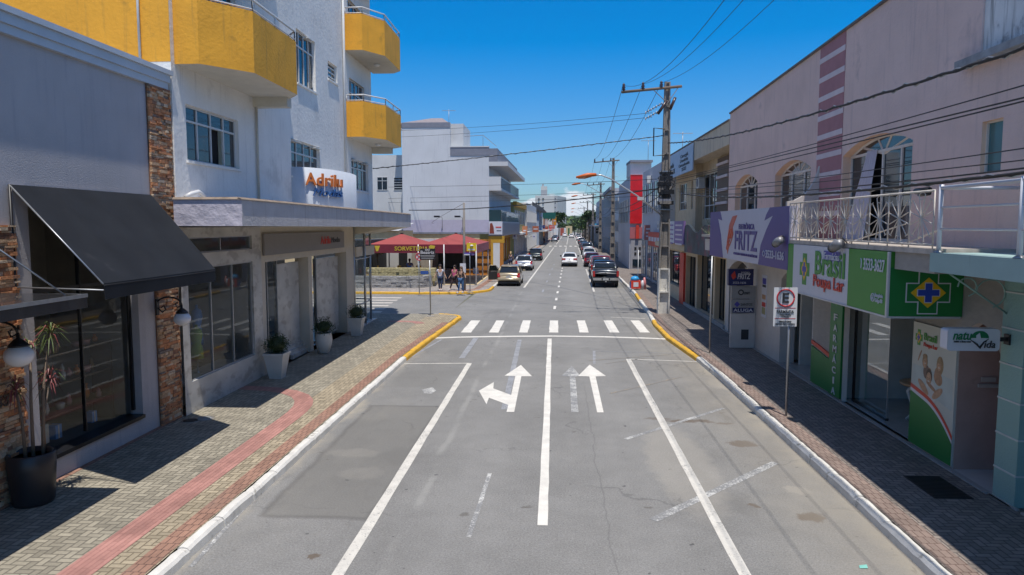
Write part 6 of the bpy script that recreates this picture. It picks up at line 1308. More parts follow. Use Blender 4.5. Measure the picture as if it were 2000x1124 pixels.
text(q, 'SORVETERIA', FV, FX(768, TYf), FX(835, TYf), zb2+.17, ze-.14, ly, n=.004, bold=.045); q.pf(FV, [(FX(728, TYf), ze-.1), (FX(739, TYf), ze-.1), (FX(735, TYf), zb2+.12), (FX(731, TYf), zb2+.12)], 0, .01, ly); q.pf(FV, [(FX(838, TYf), zb2+.2), (FX(846, TYf), zb2+.2), (FX(849, TYf), ze-.1), (FX(840, TYf), ze-.04), (FX(836, TYf), ze-.15)], 0, .01, ly); q.build('lettering', IC)
for (x_, y_) in ((xt0, TYf), (xt1, TYf), (FX(866, TYf), TYf), (xt2-.05, TYf), (xt0, TYf+6), (xt2-.05, TYf+9), (xt2-.05, TYf+4.5)): q = MB(); q.cyl((x_, y_), .05, .1, ze, white_fr, 8); q.build('post', IC)
q = MB(); q.box(-14.5, -9.0, 57.5, 57.7, 0, 3.3, whitew); q.box(-12.6, -11.9, 57.44, 57.5, .2, 2.3, dark); q.box(-11.5, -9, 57.3, 57.45, .9, 2.5, room_w); q.box(-9.0, -5.4, 60.6, 60.8, 0, 3.2, brown_o); q.box(-8.6, -8.0, 60.5, 60.6, .2, 2.3, dark); q.box(-13.6, -5.5, 50.8, 60.6, .1, .16, creamf)
for k in range(4): q.box(-9.0, -5.4, 60.55, 60.6, .5+k*.6, .56+k*.6, dk)
q.build('wall', IC)
q = MB(); q.box(-9.3, -6.2, 57.0, 57.4, .9, 2.4, black_m); q.build('service_hatch', IC)
# cream side roof between parlour and big building
block('dark_shed', 'dark timber shed at the left end of the red tents', yfront(51.2), -17.5, xt0-.35, 6, 3.3, mat('shed_timber', (.035, .037, .04), .8, var=.2), floors=1, fronts=False)
t = thing('low_roof_building', 'low pale building with a sloping roof behind the dark shed', 'building', (-17, 62, 0)); q = MB(); q.box(-26, -13.3, 60.5, 67, 0, 3.9, creamf); q.build('wall', t); q = MB(); q.add([(-26, 60.3, 3.92), (-13.2, 60.3, 3.92), (-13.2, 67, 4.6), (-26, 67, 4.6)], [(0, 1, 2, 3)], mat('fibre_cement', (.40, .40, .40), .85, var=.15)); q.build('roof', t)
def chair(m):
    t = thing('plastic_chair', 'x', 'chair', (0, 0, 0)); q = MB(); q.box(-.22, .22, -.22, .22, .42, .46, m); q.build('seat', t); q = MB(); q.box(-.22, .22, .19, .23, .46, .88, m); q.build('backrest', t)
    for sx in (-1, 1):
        for sy in (-1, 1): q = MB(); q.tube([(sx*.19, sy*.19, .43), (sx*.23, sy*.23, 0)], .02, m, 6); q.build('leg', t)
    return t
def table(): 
    t = thing('plastic_table', 'x', 'table', (0, 0, 0)); q = MB(); q.box(-.4, .4, -.4, .4, .71, .75, signw); q.build('table_top', t)
    for sx in (-1, 1):
        for sy in (-1, 1): q = MB(); q.tube([(sx*.33, sy*.33, .71), (sx*.37, sy*.37, 0)], .02, signw, 6); q.build('leg', t)
    return t
ch = chair(syel); tb = table(); first = [1, 1]
for k, x_ in enumerate((-12.2, -10.7, -9.3)):
    g_ = 'white tables on the ice-cream terrace'; lb = ('left', 'middle', 'right')[k]
    if first[0]: o = tb; o.location = (x_, 52.2, .55); o['group'] = g_; first[0] = 0
    else: o = dup(tb, (x_, 52.2, .55), 0, group=g_)
    o['label'] = 'white plastic table on the ice-cream terrace, %s of the three behind the yellow rubble' % lb
    for s_, w_ in ((-1, 'left'), (1, 'right')):
        if first[1]: o = ch; o.location = (x_+s_*.62, 52.3, .55); o.rotation_euler.z = -s_*pi/2; first[1] = 0
        else: o = dup(ch, (x_+s_*.62, 52.3, .55), -s_*pi/2)
        o['group'] = 'yellow chairs on the ice-cream terrace'; o['label'] = 'yellow plastic chair at the %s side of the %s terrace table' % (w_, lb)
wc_ = chair(mat('white_plastic', (.6, .6, .6), .4)); wc_.location = (FX(930, 56), 56, .16); wc_.rotation_euler.z = .4; wc_['label'] = 'white plastic chair on the pavement side under the right red tent'
# trees: trunk, limbs, leaf clumps
leaf_g = [mat('leaf_mid', (.05, .10, .02), .6, var=.3), mat('leaf_deep', (.025, .055, .012), .6, var=.3), mat('leaf_light', (.10, .16, .035), .6, var=.3)]
def tree(x, y, h, r, label, z0=0, n=900, ls=.3, trunk=.16, group=None, sq=.8):
    t = thing('tree', label, 'tree', (x, y, z0), group=group); q = MB(); top = h-r*sq; q.tube([(x, y, z0), (x+.1, y, z0+top*.5), (x, y, z0+top)], [trunk, trunk*.8, trunk*.5], bark, 8)
    cl_ = []
    for k in range(9):
        a = random.uniform(0, 2*pi); e = random.uniform(-.3, 1.2); rr = r*random.uniform(.35, .75); c = Vector((x+cos(a)*cos(e)*rr, y+sin(a)*cos(e)*rr, z0+top+sin(e)*rr*sq)); cl_.append((c, r*random.uniform(.35, .55))); q.tube([(x, y, z0+top*.75), c], [trunk*.4, trunk*.12], bark, 5)
    q.build('trunk', t); lf = MB()
    for k in range(n):
        c, rr = random.choice(cl_); v = Vector((random.gauss(0, 1), random.gauss(0, 1), random.gauss(0, 1))).normalized()*rr*random.uniform(.5, 1.1); p = c+Vector((v.x, v.y, v.z*.8)); a = Vector((random.uniform(-1, 1), random.uniform(-1, 1), random.uniform(-.6, .6))).normalized(); b = a.cross(Vector((random.random(), random.random(), random.random()+.1))).normalized(); s_ = ls*random.uniform(.6, 1.2)
        lf.add([p-b*s_*.4, p+a*s_*.5, p+b*s_*.4, p-a*s_*.5], [(0, 1, 2, 3)], random.choice(leaf_g))
    lf.build('crown', t); return t
tree(FX(732, 52.5), 52.5, 2.6, .55, 'small leafy bush beneath the left end of the red tents', .3, 500, .13, .05)
tree(FX(1091, 215), 215, 8.5, 3.0, 'bright green street tree right of the far orange panel', 0, 1200, .7, .2)
for (px, Y, h, r, lab) in ((1150, 175, 8.0, 2.0, 'tree with an open crown above the far right parked cars'), (1143, 220, 6.2, 2.4, 'dense dark tree behind the open-crowned one on the right'), (1137, 262, 5.5, 2.6, 'dull green tree at the far end on the right'), (1128, 300, 8, 4, 'broad tree closing the view right of the street end'), (1112, 330, 5.5, 3.2, 'broad tree above the far beige gate'), (1100, 340, 5.5, 3, 'tree left of the street end beside the tower foot')): tree(FX(px, Y), Y, h, r, lab, 0, 900, .8, .25)
q = MB()
for k in range(5200):
    x_ = random.uniform(-150, 190); y_ = random.uniform(420, 560); hh = 6.5+3*sin(x_*.05)+2.5*sin(x_*.13+1); p = Vector((x_, y_, random.uniform(.5, 1)**.5*hh+random.uniform(-1, 1))); a = Vector((random.uniform(-1, 1), random.uniform(-1, 1), random.uniform(-.6, .6))).normalized(); b = a.cross(Vector((.3, .2, .9))).normalized(); s_ = random.uniform(1.5, 3.2); q.add([p-b*s_*.5, p+a*s_*.6, p+b*s_*.5, p-a*s_*.6], [(0, 1, 2, 3)], random.choice(leaf_g))
q.build('distant_wood', None, label='far-off wood forming a dark green band below the hills', cat='woodland', kind='stuff')
q = MB(); N = 90; V = []
for i in range(N+1):
    x_ = -1500+3000*i/N
    for j, (yy, f) in enumerate(((900, 0), (1100, .7), (1350, 1.0), (1700, .95), (2100, .4))): V.append((x_, yy, f*(15+5*sin(x_*.006)+4*sin(x_*.017+1)+2*sin(x_*.05)) - (6 if j == 0 else 0)))
q.add(V, [(i*5+j, (i+1)*5+j, (i+1)*5+j+1, i*5+j+1) for i in range(N) for j in range(4)], mat('hill_forest', (.045, .075, .03), .95, var=.4, vs=.03), True); struct(q, 'hills')
t = thing('street_end_building', 'low beige building with a green door closing the far end of the street', 'building', (FX(1105, 292), 292, 0)); Y = 292; F = yfront(Y); q = MB(); q.bx(F, FX(1105, Y), FX(1117, Y), -8, 0, 0, 4.4-2*Y/1400, creamf); q.bx(F, FX(1086, Y), FX(1105, Y), -8, 0, 0, 3.2, whitew); q.build('wall', t); q = MB(); q.bx(F, FX(1109, Y), FX(1112, Y), 0, .1, .2, 3.2, mat('green_door', (.03, .12, .04), .6)); q.build('door', t); q = MB(); q.bx(F, FX(1094, Y), FX(1101, Y), 0, .2, .2, 3.2, mat('brick_red_shop', (.36, .07, .04), .7)); q.build('shop_front', t)

# ================================================================== beyond the junction, RIGHT
lav = mat('lavender_wall', (.50, .50, .53), .85, var=.07, vs=.6, streak=((.28, .28, .33), .55, .4)); gry = mat('grey_wall', (.32, .32, .34), .85, var=.08)
t = block('lavender_building', 'pale lavender flat-fronted building between the beige one and the red tower sign', xright(7.35), 47.05, 61, 9, 8.75, lav, gap=3.4, glassm=blueglass)
t = block('shop_with_red_awning', 'low grey shop set back behind the red and pink signs', bright(8.3), 61.1, 69.5, 9, 6.4, gry, gap=4)
YR = 70; F7 = yfront(YR); x0 = FX(1228, YR)
t = thing('grey_corner_building', 'grey building with a tall bright red sign panel on its end wall', 'building', (8.5, 75, 0)); q = MB(); q.prism([(x0, YR), (x0+3.4, YR), (x0+3.9, 88), (x0+.5, 88)], 0, 9.1, lav); q.prism([(x0, YR+.3), (x0+2.0, YR+.3), (x0+2, 74), (x0, 74)], 9.1, 10.4, whitew); q.build('wall', t); q = MB(); q.bx(F7, x0-.05, x0+2.1, -4, .05, 10.4, 10.6, dgrey); q.build('roof_edge', t)
q = MB(); q.bx(F7, x0+.1, x0+1.7, 0, .1, .14, 3.4, gry)
q.build('lower_wall', t)
for k in range(6): qq = MB(); a = x0+.45+(k % 3)*.42; zz = 1.5+(k//3)*.5; qq.bx(F7, a, a+.2, .1, .13, zz, zz+.28, dark); qq.build('vent_opening', t)
qq = MB(); qq.bx(F7, x0+.3, x0+1.1, .1, .14, .35, 1.1, blueglass); qq.build('window', t)
q = MB(); q.bx(F7, x0+1.85, x0+2.15, 0, .2, .14, 3.6, sred); q.bx(F7, x0+.0, x0+1.5, 0, .15, 3.1, 4.2, mat('red_white_stripe', (.42, .12, .13), .6)); q.bx(F7, x0+.55, x0+.85, .15, .3, 3.1, 4.4, sred); q.build('red_trim', t)
for k in range(4): window(t, Fr((x0, YR), (.028, 1), (-1, .028), -1), 2+k*4, 4.6+k*4, 4.6, 7, white_fr, blueglass, n=.05, cols=2)
t = thing('red_tower_sign', 'tall plain bright red sign panel high on the grey corner building', 'sign', (x0+.6, YR-.3, 4.4)); F = yfront(YR-.2); q = MB(); q.bx(F, x0, FX(1250.5, YR), -.2, 0, zx(437, YR), zx(345, YR), mat('bright_red', (.62, .008, .012), .45)); q.build('panel', t); q = MB(); q.bx(F, x0-.03, x0, -.2, .03, zx(437, YR), zx(344, YR), sred); q.bx(F, x0, FX(1250.5, YR), -.2, .03, zx(345, YR), zx(344, YR), sred); q.build('frame', t)
t = thing('pink_shop_sign', 'small pink square sign with pale writing beside the utility pole', 'sign', (7.2, 56, 3.5)); F = yfront(56); q = MB(); q.bx(F, FX(1256, 56), FX(1275, 56), -.15, 0, zx(469, 56), zx(440, 56), mat('pink_sign', (.42, .15, .13), .5)); q.build('board', t); q = MB(); [q.bx(F, FX(1259, 56), FX(1272, 56), .001, .006, zx(y_+3, 56), zx(y_, 56), signw) for y_ in (446, 453, 460)]; q.build('lettering', t)
t = thing('red_arch_sign', 'red sign on the shop front between the pink square sign and the utility pole', 'sign', (7.1, 50, 3.3)); F = xright(7.2); q = MB(); q.bx(F, 47.5, 54, 0, .25, 2.9, 3.9, sred); q.build('board', t); q = MB()
for k in range(4): q.bx(F, 48+k*1.5, 49.1+k*1.5, .25, .27, 3.25, 3.55, signw)
q.build('lettering', t)
block('pale_windowed_building', 'pale building with many small windows right of the second utility pole', bright(7.1), 88.3, 108, 10, 8.7, wall_bl, floors=3, gap=2.6)
t = block('grey_flat_building', 'grey three-storey building with a dark roof edge on the far right', bright(6.9), 108.3, 135, 10, 9.9, gry, floors=3, gap=3); q = MB(); q.bx(bright(6.9), 108.2, 135, -.2, .3, 9.6, 10.1, dgrey); q.build('roof_edge', t)
t = block('grey_awning_building', 'grey building with a sloping canopy before the far cyan sign', bright(6.6), 135.3, 165, 10, 9.4, lav, floors=2, gap=3.5, sf=(1.6, gry))
block('far_grey_row', 'dim grey row of shops on the far right behind the trees', bright(6.9), 165.5, 215, 10, 7.0, gry, gap=5); block('far_beige_row', 'low beige row at the far right end of the street', bright(6.9), 216, 268, 10, 5.0, creamf, floors=1, gap=6)

# ================================================================== poles, lamps, cables
conc = mat('pole_concrete', (.22, .20, .18), .9, var=.15, vs=3, bump=1, bs=30, streak=((.14, .12, .11), .55, .5)); lampo = mat('lamp_orange', (.62, .13, .02), .45, var=.1); ins_m = mat('insulator', (.05, .03, .03), .3); ins_w = mat('white_insulator', (.5, .5, .5), .3)
def utility_pole(x, y, h, label, detail=True, lamp_z=8.9, lamp_len=4.2, arm=True, lamp=True):
    t = thing('utility_pole', label, 'utility pole', (x, y, KH), group='utility poles along the right kerb'); q = MB(); w0, w1, d0, d1 = .29, .13, .21, .10
    N = 10
    for sx in (-1, 1):                           # two flanges and the web between them
        for i in range(N):
            f0, f1 = i/N, (i+1)/N; a = w0+(w1-w0)*f0; b = w0+(w1-w0)*f1; da = d0+(d1-d0)*f0; db = d0+(d1-d0)*f1; z0_, z1_ = KH+(h-KH)*f0, KH+(h-KH)*f1; m_ = kerb_w if (z1_ < 2.6 and detail) else conc; ta, tb_ = .07, .05
            q.add([(x+sx*a, y-da, z0_), (x+sx*(a-ta), y-da, z0_), (x+sx*(a-ta), y+da, z0_), (x+sx*a, y+da, z0_), (x+sx*b, y-db, z1_), (x+sx*(b-ta), y-db, z1_), (x+sx*(b-ta), y+db, z1_), (x+sx*b, y+db, z1_)], [(0, 1, 5, 4), (1, 2, 6, 5), (2, 3, 7, 6), (3, 0, 4, 7), (4, 5, 6, 7)], m_)
    for i in range(N):
        f0, f1 = i/N, (i+1)/N; a = w0+(w1-w0)*f0-.06; b = w0+(w1-w0)*f1-.06; z0_, z1_ = KH+(h-KH)*f0, KH+(h-KH)*f1; m_ = kerb_w if (z1_ < 2.6 and detail) else conc
        q.add([(x-a, y-.05, z0_), (x+a, y-.05, z0_), (x+b, y-.04, z1_), (x-b, y-.04, z1_), (x-a, y+.05, z0_), (x+a, y+.05, z0_), (x+b, y+.04, z1_), (x-b, y+.04, z1_)], [(0, 1, 2, 3), (5, 4, 7, 6)], m_)
        q.box(x-b-.02, x+b+.02, y-(d0+(d1-d0)*f1)+.01, y+(d0+(d1-d0)*f1)-.01, z1_-.07, z1_, m_)
    q.build('shaft', t)
    if arm:
        za = h-.35; q = MB(); q.tube([(x-2.15, y-.15, za-.12), (x+.65, y-.15, za+.12)], .065, mat('timber_arm', (.16, .12, .09), .9), 6); q.tube([(x-.7, y-.15, za-.0), (x, y-.13, za-.65)], .02, steel, 5); q.tube([(x+.5, y-.15, za+.08), (x, y-.13, za-.65)], .02, steel, 5); ca_ = q.build('crossarm', t)
        for dx in (-2.05, -1.15, -.3):
            q = MB(); zz = za+.05+dx*.05; q.lathe((x+dx, y-.15, zz), [(.04, 0), (.09, .06), (.05, .1), (.10, .16), (.05, .2), (.07, .27), (.03, .34)], ins_m, 10); q.build('insulator', ca_)
    if detail:
        q = MB()
        for k, (dx, dz) in enumerate(((0, 0), (.0, -.28))):
            P = [(x-.25-.75*s_/6, y-.1, h-1.0-.42*s_/6+dz) for s_ in range(7)]
            for p in P: q.ball(p, .055, ins_w, 8, 6, (.5, 1, 1.4))
            q.tube(P, .02, ins_m, 5)
        for (a, b_) in (((x-.05, h-.9), (x-.45, h-1.5)), ((x+.12, h-1.3), (x+.35, h-.75))): q.tube([(a[0], y-.2, a[1]), (b_[0], y-.2, b_[1])], .07, ins_m, 8)
        q.build('strain_insulator', t)
        q = MB(); q.tube([(x-.1, y-.2, 8.9), (x-.62, y-.2, 8.95), (x-.62, y-.2, 7.65), (x-.1, y-.2, 7.7)], .03, black_m, 4, True); q.build('bracket', t)
        q = MB()
        for k in range(26): zc_ = random.uniform(5.3, 6.9); q.box(x-.32+random.uniform(-.1, .05), x+random.uniform(.05, .36), y-.30+random.uniform(-.1, 0), y-.2, zc_, zc_+random.uniform(.05, .22), random.choice([black_m, black_m, dgrey, conc]))
        for k in range(10): q.tube([(x+random.uniform(-.3, .3), y-.32, 5.2+random.random()), (x+random.uniform(-.45, .45), y-.38, 6+random.random()*.5), (x+random.uniform(-.3, .3), y-.32, 6.6+random.random()*.6)], .018, black_m, 5)
        q.box(x-.33, x+.33, y-.24, y+.24, 6.9, 6.96, steel); q.box(x-.33, x+.33, y-.26, y+.26, 5.1, 5.16, steel); q.build('cable_box', t)
    if lamp:
        l_ = thing('street_lamp', 'orange-headed lamp on the '+label.split(',')[0].replace(' with a slanted crossarm', ''), 'street lamp', (x, y, lamp_z-1.9), group='orange-headed street lamps'); q = MB(); z0_ = lamp_z-1.9; Lp = lamp_len; P = [(x-.15, y-.22, z0_), (x-Lp*.35, y-.3, z0_+.95), (x-Lp*.68, y-.4, z0_+1.75), (x-Lp*.80, y-.45, z0_+1.93), (x-Lp*.88, y-.47, z0_+1.93)]; q.tube(P, .035, alu, 8); q.build('arm', l_)
        q = MB(); q.tube([(x-Lp*.86, y-.46, z0_+1.95), (x-Lp*.86-.4, y-.5, z0_+1.93), (x-Lp*.86-.95, y-.55, z0_+1.82)], [.07, .105, .05], lampo, 12); q.build('lamp_head', l_)
        q = MB(); q.tube([(x-Lp*.86-.25, y-.49, z0_+1.87), (x-Lp*.86-.55, y-.51, z0_+1.83), (x-Lp*.86-.85, y-.54, z0_+1.78)], [.04, .08, .03], mat('lamp_lens', (.5, .22, .1), .2), 10); q.build('lens', l_); q = MB(); xm_, zm_ = x-Lp*.30, z0_+.80; q.box(xm_-.2, xm_+.1, y-.42, y-.28, zm_-.05, zm_+.1, ins_w); q.build('ballast_box', l_)
    return t
PX, PY = 5.26, 34.8
utility_pole(PX, PY, 11.1, 'nearest concrete street utility pole with a slanted crossarm', lamp_z=6.72, lamp_len=3.85)
pl = [(80, 11.7, 'second nearest concrete street utility pole down the right side'), (113, 11, 'third concrete street utility pole down the right side'), (151, 11, 'fourth concrete street utility pole, small in the distance'), (200, 11, 'fifth concrete street utility pole by the far trees'), (250, 10.5, 'farthest concrete street utility pole at the end of the street')]
poles = [(PX, PY, 11.1)]
for (Y, h, lab) in pl: x_ = cx(Y)+5.45; utility_pole(x_, Y, h, lab, detail=False); poles.append((x_, Y, h))
for (lx, ly, h, lab) in ((FX(906, 46.6), 46.6, 5.85, 'slim round pole standing in front of the red tents'),):
    t = thing('slim_pole', lab, 'pole', (lx, ly, KH)); q = MB(); q.cyl((lx, ly), .10, KH, h, conc, 12, .07); q.build('shaft', t); q = MB(); q.box(lx-.25, lx+.12, ly-.25, ly-.1, 1.3, 1.9, signw); q.build('meter_box', t)
cab = mat('cable_rubber', (.015, .015, .016), .6)
def cable(pts, r, label, n=26, wavy=0, group='overhead cables'):
    """quadratic through three points (or straight + sag)"""
    P0, P1, P2 = [Vector(p) for p in pts]; L = (P2-P0).length; tm = (P1-P0).dot(P2-P0)/L**2; C = []
    q = MB()
    for i in range(n+1):
        s_ = i/n; l0 = (s_-tm)*(s_-1)/((0-tm)*(0-1)); l1 = s_*(s_-1)/(tm*(tm-1)); l2 = s_*(s_-tm)/(1*(1-tm)); C.append(P0*l0+P1*l1+P2*l2+Vector((0, 0, wavy*sin(i*2.4))))
    q.tube(C, r, cab, 5)
    if wavy: q.tube([c+Vector((0, 0, .035*(-1)**i)) for i, c in enumerate(C)], r*.5, steel, 4)
    q.build('cable', None, label=label, cat='cable', group=group)
F53 = xright(5.3)
def kerb_cable(zpole, pa, pb, r, label, wavy=0, n=26, X=5.3):
    F = xright(X); u1, z1 = F.hit(*pa); u2, z2 = F.hit(*pb); P = [(PY, zpole), (u1, z1), (u2, z2)]
    def z(u):
        s = 0
        for i in range(3):
            l = 1
            for j in range(3):
                if i != j: l *= (u-P[j][0])/(P[i][0]-P[j][0])
            s += P[i][1]*l
        return s
    cable([(X, PY-.2, zpole), (X, 15, z(15)), (X, 3.0, z(3.0))], r, label, n, wavy)
kerb_cable(8.25, (1640, 208), (2000, 95), .022, 'thick twisted cable, topmost of those crossing the pink wall', .012, 90)
kerb_cable(6.55, (1640, 268), (2000, 167), .009, 'thin cable just below the twisted cable over the pink wall'); kerb_cable(6.4, (1640, 277), (2000, 191), .011, 'second thin cable below the twisted cable', X=5.2); kerb_cable(6.3, (1640, 286), (2000, 198), .011, 'third thin cable below the twisted cable', X=5.4)
kerb_cable(6.1, (1640, 341), (2000, 290), .009, 'thin cable crossing the middle of the arched windows', X=5.75); kerb_cable(6.0, (1640, 352), (2000, 313), .009, 'thin cable just above the thick lowest pair', X=5.82); kerb_cable(5.95, (1640, 367), (2000, 329), .013, 'upper one of the thick lowest pair', X=5.88); kerb_cable(5.88, (1640, 376), (2000, 338), .026, 'thick lowest black cable with a splice, above the ornate railing', .006, 60, X=5.98)
t = MB(); u_, z_ = xright(5.98).hit(1802, 373); t.tube([(5.98, u_-.22, z_), (5.98, u_+.22, z_)], .05, black_m, 8); t.tube([(5.98, u_-.22, z_-.05), (5.98, u_+.1, z_-.06)], .035, black_m, 6); t.build('cable_splice', None, label='black splice box on the lowest cable above the ornate railing', cat='cable splice')
for k, (dx, pa) in enumerate(((-2.05, (1415, 0)), (-1.15, (1452, 0)), (-.3, (1512, 0)))):
    X = PX+dx; u1, z1 = xright(X).hit(*pa); z0_ = 11.05+dx*.05
    d = PY-.15; al = (z1-z0_)/((u1-d)*(u1+6)) if True else 0
    zz = lambda u: z0_+al*(u-d)*(u+6)
    cable([(X, d, z0_), (X, 14, zz(14)), (X, -6, z0_)], .008, ('left', 'middle', 'right')[k]+' one of the three high wires rising from the crossarm')
for (a, b_), i in zip(zip(poles, poles[1:]), range(9)):
    if i < 3:
        for dx, nm in ((-2.05, 'left'), (-1.15, 'middle'), (-.3, 'right')): cable([(a[0]+dx, a[1], a[2]-.05), ((a[0]+b_[0])/2+dx, (a[1]+b_[1])/2, (a[2]+b_[2])/2-.9), (b_[0]+dx, b_[1], b_[2]-.05)], .012, '%s high wire in span %s along the far street' % (nm, ('one', 'two', 'three')[i]))
    for z_, dx in ((6.3, -.2), (5.9, -.1)): cable([(a[0]+dx, a[1], z_), ((a[0]+b_[0])/2+dx, (a[1]+b_[1])/2, z_-.5), (b_[0]+dx, b_[1], z_)], .025, '%s black cable in span %s of the far street' % ('upper' if z_ > 6 else 'lower', ('one', 'two', 'three', 'four', 'five')[i]), 12)
cable([(PX-.2, PY-.1, 8.6), FX(1010, 33.5) and (FX(1010, 33.6), 33.6, zx(302, 33.6)), (-8.2, 32.2, zx(330, 32.2))], .018, 'twisted cable slanting from the utility pole down to the yellow-balconied block', 60, .008)
cable([(PX-.2, PY-.1, 6.15), (FX(1010, 40), 40, zx(402, 40)), (-9.5, 46.6, zx(411, 46.6))], .03, 'thick cable crossing the street low, past the slim pole'); cable([(FX(906, 46.6), 46.6, 5.8), (-9, 55, 4.9), (-11.5, 68.5, 4.6)], .012, 'thin slack cable from the slim pole to the large grey building')
for k, (ya, yb) in enumerate(((228, 278), (236, 292))): cable([(PX-.7, PY-.1, zx(ya, PY)), (FX(900, 50), 50, zx(ya+25+k*3, 50)), (-22, 68, zx(yb, 68)+1)], .010, '%s of two fine wires stretching left from the strain insulators' % ('upper', 'lower')[k])
for k, (ya, yb) in enumerate(((352, 366), (372, 388), (383, 396))): cable([(PX-.2, PY-.1, zx(ya, PY)), (FX(950, 60), 60, zx((ya+yb)/2+4, 60)), (-16.5, 70.9, zx(yb, 70.9))], .014, '%s of three faint wires across the grey side wall' % ('top', 'middle', 'bottom')[k])
# signs on the far left corner
c = G(918, 571, KH); t = thing('bus_stop_sign', 'yellow square sign above blue and white street nameplates on a grey post', 'street sign', (c.x, c.y, KH)); q = MB(); q.cyl((c.x, c.y), .03, KH, 3.3, steel, 8); q.lathe((c.x, c.y, KH), [(.25, 0), (.2, .02), (.05, .03)], kerb_g, 12); q.build('post', t); F = yfront(c.y-.04); q = MB(); q.bx(F, FX(911, c.y), FX(930, c.y), -.03, 0, zx(491, c.y), zx(475, c.y), mat('yellow_sign', (.72, .52, .02), .5)); q.build('plate', t); q = MB(); q.bx(F, FX(914, c.y), FX(927, c.y), .001, .006, zx(489, c.y), zx(486.5, c.y), signw); q.lathe((FX(921, c.y), c.y-.06, zx(481.5, c.y)), [(.10, 0), (.11, .05), (.05, .1)], signw, 10); q.build('lettering', t)
q = MB(); q.bx(F, FX(906, c.y), FX(918, c.y), -.02, 0, zx(499, c.y), zx(494, c.y), sbluep); q.bx(F, FX(906, c.y), FX(917, c.y), -.02, .004, zx(499, c.y), zx(496.5, c.y), signw); q.build('nameplate', t); q = MB(); q.bx(yfront(c.y+.02), FX(918.5, c.y), FX(926, c.y), -.02, 0, zx(499, c.y), zx(494, c.y), lil); q.build('nameplate', t)
c = G(819, 574, KH); t = thing('no_parking_sign', 'round white and red prohibition sign on a thin post, partly behind the black sign', 'street sign', (c.x, c.y, KH)); q = MB(); q.cyl((c.x, c.y), .028, KH, 2.6, steel, 8); q.build('post', t); F = yfront(c.y-.04); q = MB(); zc_ = zx(502, c.y); xc_ = FX(817, c.y); q.pf(F, [(xc_+.25*cos(k*pi/10), zc_+.25*sin(k*pi/10)) for k in range(20)], -.02, 0, tw); q.build('plate', t); q = MB(); q.tube([F.w(xc_+.22*cos(k*pi/10), .01, zc_+.22*sin(k*pi/10)) for k in range(21)], .028, tr_, 5); q.tube([F.w(xc_-.15, .01, zc_+.15), F.w(xc_+.15, .01, zc_-.15)], .022, tr_, 5); q.tube([F.w(xc_-.15, .012, zc_-.15), F.w(xc_+.15, .012, zc_+.15)], .022, tr_, 5); q.build('symbol', t)
q = MB(); q.bx(F, FX(819, c.y)-.0, FX(835, c.y), -.02, 0, zx(537, c.y), zx(530, c.y), mat('blue_plate', (.03, .08, .28), .5)); q.build('nameplate', t)
c = G(1243, 566, KH); t = thing('cleaning_cart', 'red crate with a bright blue bag and white bottles standing on the right kerb', 'cart', (c.x, c.y, KH)); q = MB(); q.box(c.x-.38, c.x+.25, c.y-.2, c.y+.3, KH+.08, KH+.60, sred); q.box(c.x-.22, c.x+.1, c.y-.21, c.y-.2, KH+.2, KH+.5, signw); q.build('crate', t); q = MB(); q.ball((c.x-.1, c.y+.05, KH+.70), .26, mat('blue_bag', (.03, .30, .62), .4), 14, 9, (1.1, .9, .75), .12); q.build('bag', t)
q = MB(); q.box(c.x-.42, c.x-.38, c.y-.2, c.y+.3, KH+.1, KH+.5, mat('blue_bin', (.05, .15, .4), .5)); q.tube([(c.x+.38, c.y, KH), (c.x+.38, c.y, KH+.4), (c.x+.40, c.y, KH+.62)], [.11, .11, .05], signw, 10); q.tube([(c.x+.55, c.y+.1, KH), (c.x+.55, c.y+.1, KH+.45), (c.x+.52, c.y+.1, KH+.8)], [.1, .1, .06], mat('pink_bottle', (.55, .2, .2), .4), 10); q.build('bottle', t)
q = MB(); q.tube([(c.x+.12, c.y+.35, KH+.02), (c.x+.14, c.y+.35, 2.75)], .022, white_fr, 8); q.build('broom_handle', t)
